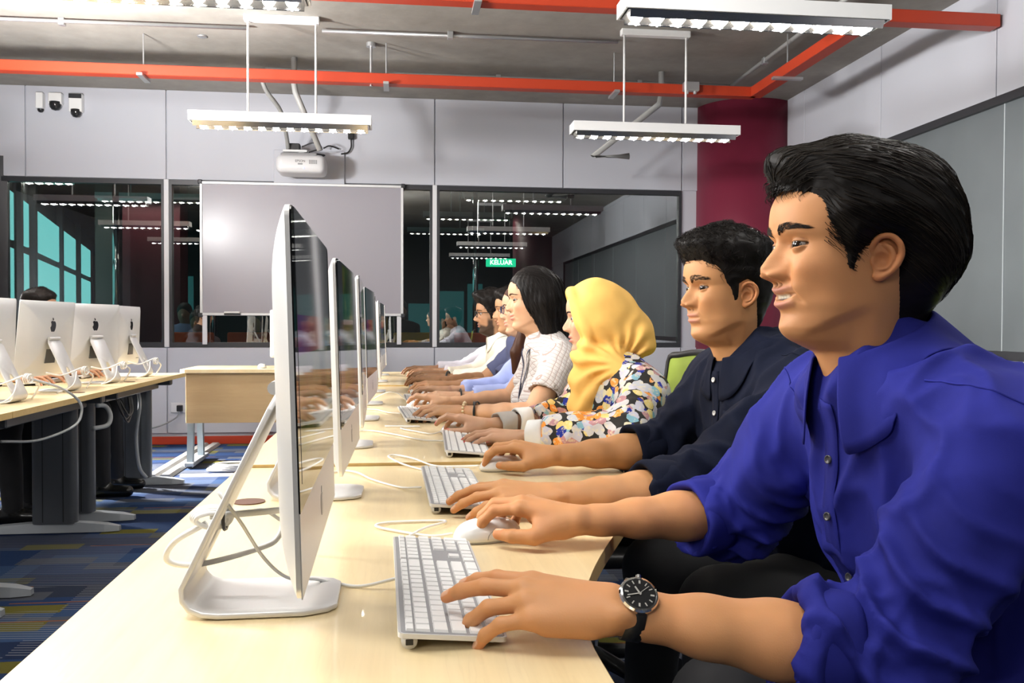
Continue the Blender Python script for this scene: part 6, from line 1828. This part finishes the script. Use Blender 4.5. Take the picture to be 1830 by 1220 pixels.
h3 = person(dict(label='woman in a yellow hijab and floral top, third from the camera', O=O3, phi=math.radians(-7), pitch=-.06, s=.90, q=1.6, skin=(.60, .35, .22), body=b3, top=M_floral, top_name='floral_top', sres=.0075, amp=.0095, seed=9.2, hres=.0028, nails=(.55, .03, .05),
    face=dict(nose=.92, smile=.1, jaw=.95, socket=.006, brow=.002, chin=.002, lipc=(.50, .10, .12), brow_t=.7), handL=typing(-1, .9, POSE_FLAT, .35, .9), handR=dict(f=(-.84, .50, .16), n=(.22, -.10, .96), pose=POSE_MOUSE, hs=.92, thick=.9), armtone=.88))
def hijab():
    R = h3; s = .0036
    g = SDF((-.26, -.21, -.40), (.15, .22, .28), .0044)
    g.ell((-.008, 0, .128), (.116, .096, .120), .02)
    g.ell((-.060, 0, .085), (.100, .090, .110), .03)
    g.ell((-.135, .010, .045), (.052, .070, .075), .035)
    for a, b in zip(*[iter([])] * 2): pass
    loop = [(.078, 0, .206), (.072, .042, .190), (.050, .066, .130), (.034, .071, .075), (.030, .058, .014), (.040, .030, -.016), (.044, 0, -.026), (.040, -.030, -.016), (.030, -.058, .014), (.034, -.071, .075), (.050, -.066, .130), (.072, -.042, .190)]
    lp = crom(loop, 4, True)
    g.chain(lp, [.0105] * len(lp), .016)
    g.ell((.105, 0, .088), (.086, .061, .106), .008, 's')
    g.cone((.0, 0, -.005), (-.02, 0, -.10), .072, .095, .03)
    g.cone((.030, .0, -.03), (.035, .0, -.15), .066, .088, .04, flat=((1, 0, 0), .75))
    g.cone((.035, .02, -.15), (.050, .055, -.325), .092, .036, .03, flat=((1, 0, 0), .66))
    g.cone((-.03, .07, -.04), (-.085, .125, -.10), .058, .050, .03)
    g.cone((-.085, .125, -.10), (-.165, .150, -.165), .044, .030, .02)
    g.cone((-.165, .150, -.165), (-.200, .150, -.245), .030, .016, .015)
    g.cone((-.04, -.06, -.04), (-.075, -.115, -.12), .060, .055, .035)
    V, F = g.mesh(); N = g.grad(V)
    x, y, z = V.T
    # folds gathered at the side of the neck, sweeping round to the front
    px, pz = -.065, -.035
    an = np.arctan2(z - pz, x - px); rr = np.hypot(x - px, z - pz)
    wob = noise3(V, (14, 14, 14)) * 2.2
    low = sstep(.10, -.02, z) * sstep(.03, .09, rr)
    d = .0075 * low * np.sin(an * 15 + wob * 2 + rr * 18) ** 1
    d += .0022 * sstep(-.02, .08, z) * np.sin(an * 9 + wob * 3) * sstep(.07, .12, rr)
    d += .004 * (noise3(V, (22, 22, 22)) - .5)
    V = V + N * d[:, None]
    o = mesh_obj('hijab', rel(R['W'](V), R['root']), F, M_hijab, R['t'], True)
hijab()
for sd_, c, m_, nm in (('L', .055, M_wcuff, 'white_cuff'), ('R', .065, M_wcuff, 'white_cuff')):
    e = np.array(b3['c' + sd_]); w = np.array(b3['w' + sd_]); add_cuff(h3, m_, e, w, .030 if sd_ == 'L' else .045, .043, .055, nm, 1.0, .004)
add_cuff(h3, cloth('grey_inner_sleeve', (.40, .38, .36), .8), b3['cR'], b3['wR'], .098, .034, .060, 'inner_sleeve', 2.0, .004)
office_chair('lime green mesh chair back beside the hijab wearer', (.555, 2.60, 0), 0)

# --- woman with long black hair, white lace top, lanyard
def m_lace():
    m, T, b = mk('white_lattice_knit', rough=.8, spec=.2)
    o = T.obj(); x, y, z = T.sep(o)
    k = 46.0
    a = T.math('ABSOLUTE', T.math('SUBTRACT', T.math('FRACT', T.math('MULTIPLY', T.math('ADD', T.math('ADD', x, T.math('MULTIPLY', y, .6)), z), k)), .5))
    c = T.math('ABSOLUTE', T.math('SUBTRACT', T.math('FRACT', T.math('MULTIPLY', T.math('SUBTRACT', T.math('ADD', x, T.math('MULTIPLY', y, .6)), z), k)), .5))
    ln = T.math('LESS_THAN', T.math('MINIMUM', a, c), .055)
    T.L.new(T.mix(ln, (.62, .58, .56), (.40, .31, .28)), b.inputs['Base Color'])
    T.L.new(T.bump(T.math('MINIMUM', a, c), .6, .004), b.inputs['Normal']); return m
M_lace = m_lace()
O4 = (.482, 3.270, 1.158)
b4 = gbody(O4, (.200, 3.085, .786), (.180, 3.440, .786), (.445, 3.015, .785), (.425, 3.475, .80), wid=.92, sd=.16, bust=True, lean=.24, s_eL=(.505, 3.055, .865), s_eR=(.495, 3.455, .865), s_cL=(.490, 3.045, .845), s_cR=(.48, 3.46, .845), bareL=(.53, 3.08, .90), bareR=(.52, 3.44, .90), sl=(.062, .060, .058))
w4 = person(dict(label='woman with long black hair in a white lattice top and lanyard', O=O4, phi=math.radians(4), pitch=-.04, s=.955, q=1.7, skin=(.60, .345, .205), body=b4, top=M_lace, top_name='lattice_top', sres=.0085, amp=.0050, seed=2.2, hres=.0030,
    face=dict(nose=.88, nose_w=1.0, smile=.75, jaw=.97, socket=.0055, brow=.002, cheek=1.4, chin=.002, lipc=(.58, .17, .15), brow_t=.8, lid_up=.0042, gaze=.4), handL=typing(-1, .93, POSE_TYPE, -.05, .95), handR=dict(f=(-.86, .42, .16), n=(.22, -.10, .96), pose=POSE_MOUSE, hs=.93, thick=.95)))
def long_hair(R, color, tail=-.13, res=.0058, front_cut=.115, tone=None, locks=None):
    g = SDF((-.20, -.16, tail - .08), (.14, .16, .28), res)
    g.ell((-.010, 0, .135), (.110, .089, .113), .02)
    g.ell((-.045, 0, .10), (.078, .090, .11), .03)
    g.ell((front_cut, 0, .075), (.078, .125, .118), .012, 's')
    for s_ in (-1, 1): g.cone((-.018, s_ * .062, .10), (-.060, s_ * .070, tail + .02), .034, .030, .025)
    g.cone((-.065, 0, .10), (-.085, 0, tail), .060, .050, .03)
    if locks:
        for a, b_, r0, r1 in locks: g.cone(a, b_, r0, r1, .012)
    V, F = g.mesh(); N = g.grad(V)
    an = np.arctan2(V[:, 1], V[:, 0] + .02)
    d = .0009 * np.sin(an * 34 + 3 * noise3(V, (10, 10, 10))) + .002 * (ridge(V, (24, 24, 5)) - .5)
    V = V + N * d[:, None]
    C = np.asarray(color) * (.75 + .5 * noise3(V, (60, 60, 8)))[:, None]
    add_hair(R, V, F, C)
    return V, F
V_, F_ = long_hair(w4, (.010, .0085, .008), -.115)
sd_ = V_[RNG.choice(np.flatnonzero(V_[:, 2] > .02), 500)]
add_strands(w4, trace(V_, F_, sd_, lambda p, n: np.array((-.35, 0, -.9)) + .2 * n + (np.array((-.2, .5 * np.sign(p[1]), .9)) if p[2] > .20 else 0), 8, .011, lambda t: .0006 + .002 * RNG.random()), .0008, (.016, .013, .012))
lan = thing('lanyard', 'dark blue lanyard round the neck of the woman in white', 'lanyard', (O4[0], O4[1], .9))
bv4 = BVHTree.FromPolygons([tuple(p) for p in w4['sv']], [tuple(map(int, f)) for f in w4['sf']])
for s_ in (-1, 1):
    P = []
    for k, (dx, dy, z) in enumerate([(.07, .055, 1.035), (.02, .062, 1.03), (-.03, .050, .99), (-.06, .035, .93), (-.07, .022, .87), (-.06, .012, .80), (-.05, .006, .745)]):
        p = Vector((O4[0] + dx + .02, O4[1] + s_ * dy, z)); h, n_, _, _ = bv4.find_nearest(p)
        P.append(np.array(h) + np.array(n_) * .005 if k > 1 else np.array(p))
    P = crom(P, 5) - np.array(lan.location)
    V = []; 
    for i, p in enumerate(P):
        tn = unit(P[min(i + 1, len(P) - 1)] - P[max(i - 1, 0)]); sv = unit(np.cross(tn, (-1, 0, .3)))
        V += [p - sv * .007, p + sv * .007]
    o = mesh_obj('strap', np.array(V), [(2 * i, 2 * i + 1, 2 * i + 3, 2 * i + 2) for i in range(len(P) - 1)], mat('navy_ribbon', (.008, .014, .05), .6), lan, True)
    o.modifiers.new('s', 'SOLIDIFY').thickness = .0016
def bracelet(label, c, ax, r, tr, m, beads=0, name='bracelet'):
    ax = unit(ax); e1 = unit(np.cross(ax, (0, 1, .3))); e2 = np.cross(ax, e1); c = np.asarray(c, float)
    t = thing(name, label, 'bracelet', tuple(c))
    if beads:
        base = None
        for k in range(beads):
            a = 2 * pi * k / beads; p = (e1 * math.cos(a) + e2 * math.sin(a)) * r
            if base is None:
                bm = bmesh.new(); bmesh.ops.create_icosphere(bm, subdivisions=2, radius=tr); base = MB().frombm(bm).build('bead', m, t, smooth=True, loc=tuple(p))
            else: q_ = base.copy(); COL.objects.link(q_); q_.parent = t; q_.location = tuple(p)
    else: MB().tube([(e1 * math.cos(a) + e2 * math.sin(a)) * r for a in np.linspace(0, 2 * pi, 28)], tr, 8, closed=True).build('band', m, t, smooth=True)
fa = np.array(b4['eL']) - np.array(b4['wL'])
bracelet('pearl and gold bead bracelet on the lace-topped woman\'s left wrist', np.array(b4['wL']) + fa * .07, fa, .030, .0050, mat('pearl_bead', (.75, .62, .40), .25), 16)
bracelet('black cord bracelet nearer the hand on the lace-topped woman', np.array(b4['wL']) + fa * .20, fa + np.array((.05, .06, 0)), .033, .0030, M_black)
bracelet('black cord bracelet nearer the elbow on the lace-topped woman', np.array(b4['wL']) + fa * .24, fa - np.array((.03, .03, 0)), .034, .0030, M_black)

# --- woman with brown hair, glasses, light blue shirt
M_lblue = cloth('pale_blue_shirting', (.36, .42, .72), .7)
O5 = (.535, 3.935, 1.135)
b5 = gbody(O5, (.232, 3.72, .786), (.212, 4.06, .786), wid=.92, sd=.16, bust=True)
w5 = person(dict(label='woman with brown hair and dark glasses in a pale blue shirt', O=O5, phi=math.radians(2), pitch=-.05, s=.95, q=2.2, skin=(.58, .34, .21), body=b5, top=M_lblue, sres=.011, amp=.006, seed=4.1, hres=.0036,
    face=dict(nose=.9, smile=.7, jaw=.96, cheek=1.3, socket=.006, lipc=(.55, .18, .16)), handL=typing(-1, .92, POSE_TYPE, .0, .92), handR=typing(-1, .92, POSE_MOUSE, .2, .92)))
long_hair(w5, (.050, .018, .008), -.10, .007, locks=[((.0, .07, .05), (.05, .085, -.08), .026, .030), ((.05, .085, -.08), (.06, .07, -.20), .030, .016)])
add_collar(w5, M_lblue, (.577, 3.935, 1.018), (-1, 0, 0), unit((-.4, 0, .92)), r=(.056, .064), hgt=.03, leaf=.045, point=.04, gap=.4)
def glasses(R, label, m, y=.031, z=.1185, x=None):
    t = thing('eyeglasses', label, 'glasses', tuple(R['O']))
    fr = R['Vh'][(R['Vh'][:, 0] > .03)]; xx = .100
    tr = lambda P: R['W'](np.asarray(P, float)) - R['O']
    for s_ in (-1, 1):
        o = rrect(.046, .033, .012, 4)
        loop = [(xx - .35 * abs(a + .031 - .0) * 0 - .10 * abs(s_ * y + a * 1.0 - 0) * .55, s_ * y + a, z + b_) for a, b_ in o]
        MB().tube(tr(np.array(loop + loop[:1])), .0019, 6, closed=True).build('rim', m, t, smooth=True)
        MB().tube(tr([(xx - .004, s_ * .054, z + .008), (xx - .012, s_ * .068, z + .008), (.04, s_ * .076, z + .006), (.0, s_ * .077, z + .004), (-.012, s_ * .077, z - .012)]), .0019, 6).build('temple_arm', m, t, smooth=True)
    MB().tube(tr([(xx, -.009, z + .003), (xx + .003, 0, z + .006), (xx, .009, z + .003)]), .0018, 6).build('bridge', m, t, smooth=True)
glasses(w5, 'dark blue rimmed glasses on the brown-haired woman', mat('navy_acetate', (.015, .02, .06), .3))
fa = np.array(b5['eL']) - np.array(b5['wL'])
bracelet('thin black bracelet on the brown-haired woman', np.array(b5['wL']) + fa * .06, fa, .030, .004, M_black)

# --- man in slate blue shirt
M_slate = cloth('slate_blue_cotton', (.075, .085, .16), .8)
O6 = (.575, 4.590, 1.140)
b6 = gbody(O6, (.215, 4.40, .786), (.20, 4.76, .788), s_eL=(.50, 4.385, .83), s_eR=(.50, 4.80, .83), s_cL=(.49, 4.385, .82), s_cR=(.49, 4.80, .82), sd=.18, wid=1.0)
m6 = person(dict(label='tanned man in a slate blue shirt between the bearded man and the women', O=O6, phi=0, pitch=-.05, s=.98, q=2.2, skin=(.47, .25, .13), body=b6, top=M_slate, sres=.011, amp=.007, seed=6.4, hres=.0036,
    face=dict(nose=1.0, nose_w=1.1, smile=.1, lipc=(.36, .13, .10)), handL=typing(-1, 1.0, POSE_TYPE, .0), handR=typing(-1, 1.0, POSE_MOUSE, .1), armtone=.9))
short_hair(m6, (.011, .009, .008), POLY_M, .006, .014, .010, .004, 200)

# --- bearded man, glasses, cream shirt
M_cream = cloth('cream_shirting', (.74, .70, .60), .75)
O7 = (.530, 5.190, 1.130)
b7 = gbody(O7, (.235, 5.06, .786), (.215, 5.40, .786), sd=.18, wid=1.0, lean=.25, sl=(.060, .055, .046))
m7 = person(dict(label='bearded man with glasses in a cream shirt', O=O7, phi=math.radians(3), pitch=-.05, s=1.0, q=1.9, skin=(.40, .215, .115), body=b7, top=M_cream, sres=.011, amp=.008, seed=7.7, hres=.0036,
    face=dict(nose=1.12, nose_w=1.0, smile=.3, beard=.9, lipc=(.34, .12, .10), brow_t=1.5), handL=typing(-1, 1.0, POSE_TYPE, .0), handR=typing(-1, 1.0, POSE_TYPE, .1), armtone=.85))
short_hair(m7, (.011, .009, .008), POLY_M, .005, .030, .022, .008, 500, (.2, 0, .5))
glasses(m7, 'black rimmed glasses on the bearded man', M_black)
add_collar(m7, M_cream, (.575, 5.19, 1.005), (-1, 0, 0), unit((-.4, 0, .92)), r=(.060, .068), hgt=.034, leaf=.045, point=.035, gap=.35)
fa = np.array(b7['eL']) - np.array(b7['wL'])
bracelet('black wristband at the bearded man\'s cuff', np.array(b7['wL']) + fa * .12, fa, .034, .006, M_black)

# --- man in white shirt at the far end
M_wshirt = cloth('white_lilac_shirting', (.74, .72, .80), .75)
O8 = (.640, 5.86, 1.150)
b8 = gbody(O8, (.215, 5.72, .786), (.180, 6.05, .786), sd=.18, wid=1.0, lean=.2, sl=(.060, .054, .045))
m8 = person(dict(label='dark-haired man in a white shirt at the far end, head hidden behind the bearded man', O=O8, phi=0, pitch=-.05, s=1.0, q=2.4, skin=(.42, .23, .13), body=b8, top=M_wshirt, sres=.012, amp=.008, seed=8.3, hres=.004,
    face=dict(nose=1.0, smile=.1), handL=typing(-1, 1.0, POSE_TYPE, .0), handR=typing(-1, 1.0, POSE_TYPE, .1), armtone=.9))
short_hair(m8, (.010, .008, .008), POLY_M, .006, .024, .012, .006, 200)

# --- left row, facing us across their screens
def leftp(label, O, wL, wR, top, skin, seed, q=2.4):
    b = gbody(O, wL, wR, fx=1.0, sd=.18, wid=1.0, lean=.10, knee=.50)
    R = person(dict(label=label, O=O, phi=pi, pitch=-.12, s=1.0, q=q, skin=skin, body=b, top=top, sres=.012, amp=.007, seed=seed, hres=.004, group='people in the left desk row', face=dict(nose=1.0, smile=.1), handL=typing(1, 1.0, POSE_TYPE, .0), handR=typing(1, 1.0, POSE_TYPE, .0)))
    short_hair(R, (.010, .008, .007), POLY_M, .006, .012, .004, .004, 200); return R
M_blacktop = cloth('black_top', (.012, .012, .014), .8)
leftp('person in black whose dark hair shows above the left-row computers', (-2.27, 6.02, 1.165), (-2.02, 6.16, .786), (-2.02, 5.88, .786), M_blacktop, (.45, .24, .14), 3.3)
leftp('person in black at the left picture edge, hands on a keyboard', (-2.50, 5.28, 1.09), (-2.06, 5.42, .786), (-2.06, 5.18, .786), M_blacktop, (.42, .22, .13), 5.5)

# ------------------------------------------------------------------ people glimpsed through the glass
def bust(label, O, top, hairc, skin=(.35, .2, .13), back=True):
    O = np.asarray(O, float); t = thing('person', label, 'person', (O[0], O[1], 0), 0, 'people beyond the glass')
    g = SDF((-.3, -.25, .40), (.3, .25, O[2] - .02), .016)
    zt = O[2] - .20
    g.cone((-.13, 0, zt), (.13, 0, zt), .07, .07, .05); g.cone((0, 0, zt - .05), (0, .03, .5), .15, .16, .06, flat=((0, 1, 0), .7))
    for s in (-1, 1): g.cone((s * .19, 0, zt), (s * .22, -.05, zt - .24), .05, .045, .03)
    V, F = g.mesh(); V = V + g.grad(V) * (.01 * (ridge(V, (12, 12, 8)) - .5))[:, None]
    mesh_obj('shirt', V, F, top, t, True)
    g = SDF((-.12, -.14, O[2] - .20), (.12, .14, O[2] + .2), .008)
    g.ell((0, 0, O[2] + .01), (.074, .095, .115), .02); g.cone((0, .02, O[2] - .05), (0, .03, O[2] - .18), .05, .055, .03); g.ell((0, -.10, O[2] - .015), (.012, .02, .018), .02)
    V, F = g.mesh(); mesh_obj('body', V, F, mat('dim_skin_%d' % int(skin[0] * 100), skin, .5), t, True)
    g = SDF((-.12, -.13, O[2] - .10), (.12, .15, O[2] + .2), .008)
    g.ell((0, .015, O[2] + .045), (.085, .100, .10), .02); g.ell((0, -.12, O[2] - .05), (.08, .09, .10), .01, 's')
    V, F = g.mesh(); mesh_obj('hair', V, F, mat('dim_hair', hairc, .6), t, True)
    g = SDF((-.3, -.55, .0), (.3, .3, .62), .02)
    for s in (-1, 1): g.cone((s * .09, 0, .5), (s * .11, -.40, .5), .085, .065, .04); g.cone((s * .11, -.40, .5), (s * .11, -.38, .05), .06, .05, .03)
    V, F = g.mesh(); mesh_obj('trousers', V, F, M_trouser, t, True)
    MB().rbox((-.2, -.2, .36), (.2, .2, .43), .02).build('stool_seat', M_black, t); MB().cyl((0, 0, 0), .16, .36, 20).build('stool_base', M_black, t)
bust('person in a pale pink shirt behind the pane left of the whiteboard', (-2.15, 9.95, 1.10), cloth('pale_pink', (.62, .42, .44), .8), (.01, .009, .008))
bust('person in a lilac blue shirt behind the pane left of the whiteboard', (-2.48, 10.8, 1.19), cloth('lilac_blue', (.30, .32, .52), .8), (.01, .009, .008))
bust('dark-clothed person behind the glass under the whiteboard', (-1.60, 10.2, 1.10), M_blacktop, (.01, .009, .008))
bust('person in dark clothes behind the narrow pane right of the whiteboard', (.0, 11.2, 1.25), M_blacktop, (.01, .009, .008))
bust('person in a pale patterned shirt behind the right pane', (.55, 10.2, 1.02), cloth('pale_pattern', (.40, .40, .46), .8, (30, .4)), (.01, .009, .008))

# ------------------------------------------------------------------ computer by the right wall
sd2 = wave_desk('maple desk by the right wall behind the sitters', (2.2, 4.9, 0), 0, False, .075, 'maple desk by the right wall')
allinone('computer by the right wall glimpsed between the two nearest men', (2.55, 5.45, DZ + .0755), pi - .35, .03, 2)
# chairs under the sitters
for i, (R, lb) in enumerate(((m1, 'lime mesh chair of the nearest man'), (m2, 'lime mesh chair of the navy-shirted man'))):
    office_chair(lb, (float(R['root'][0]) - .09, float(R['root'][1]), 0), 0)
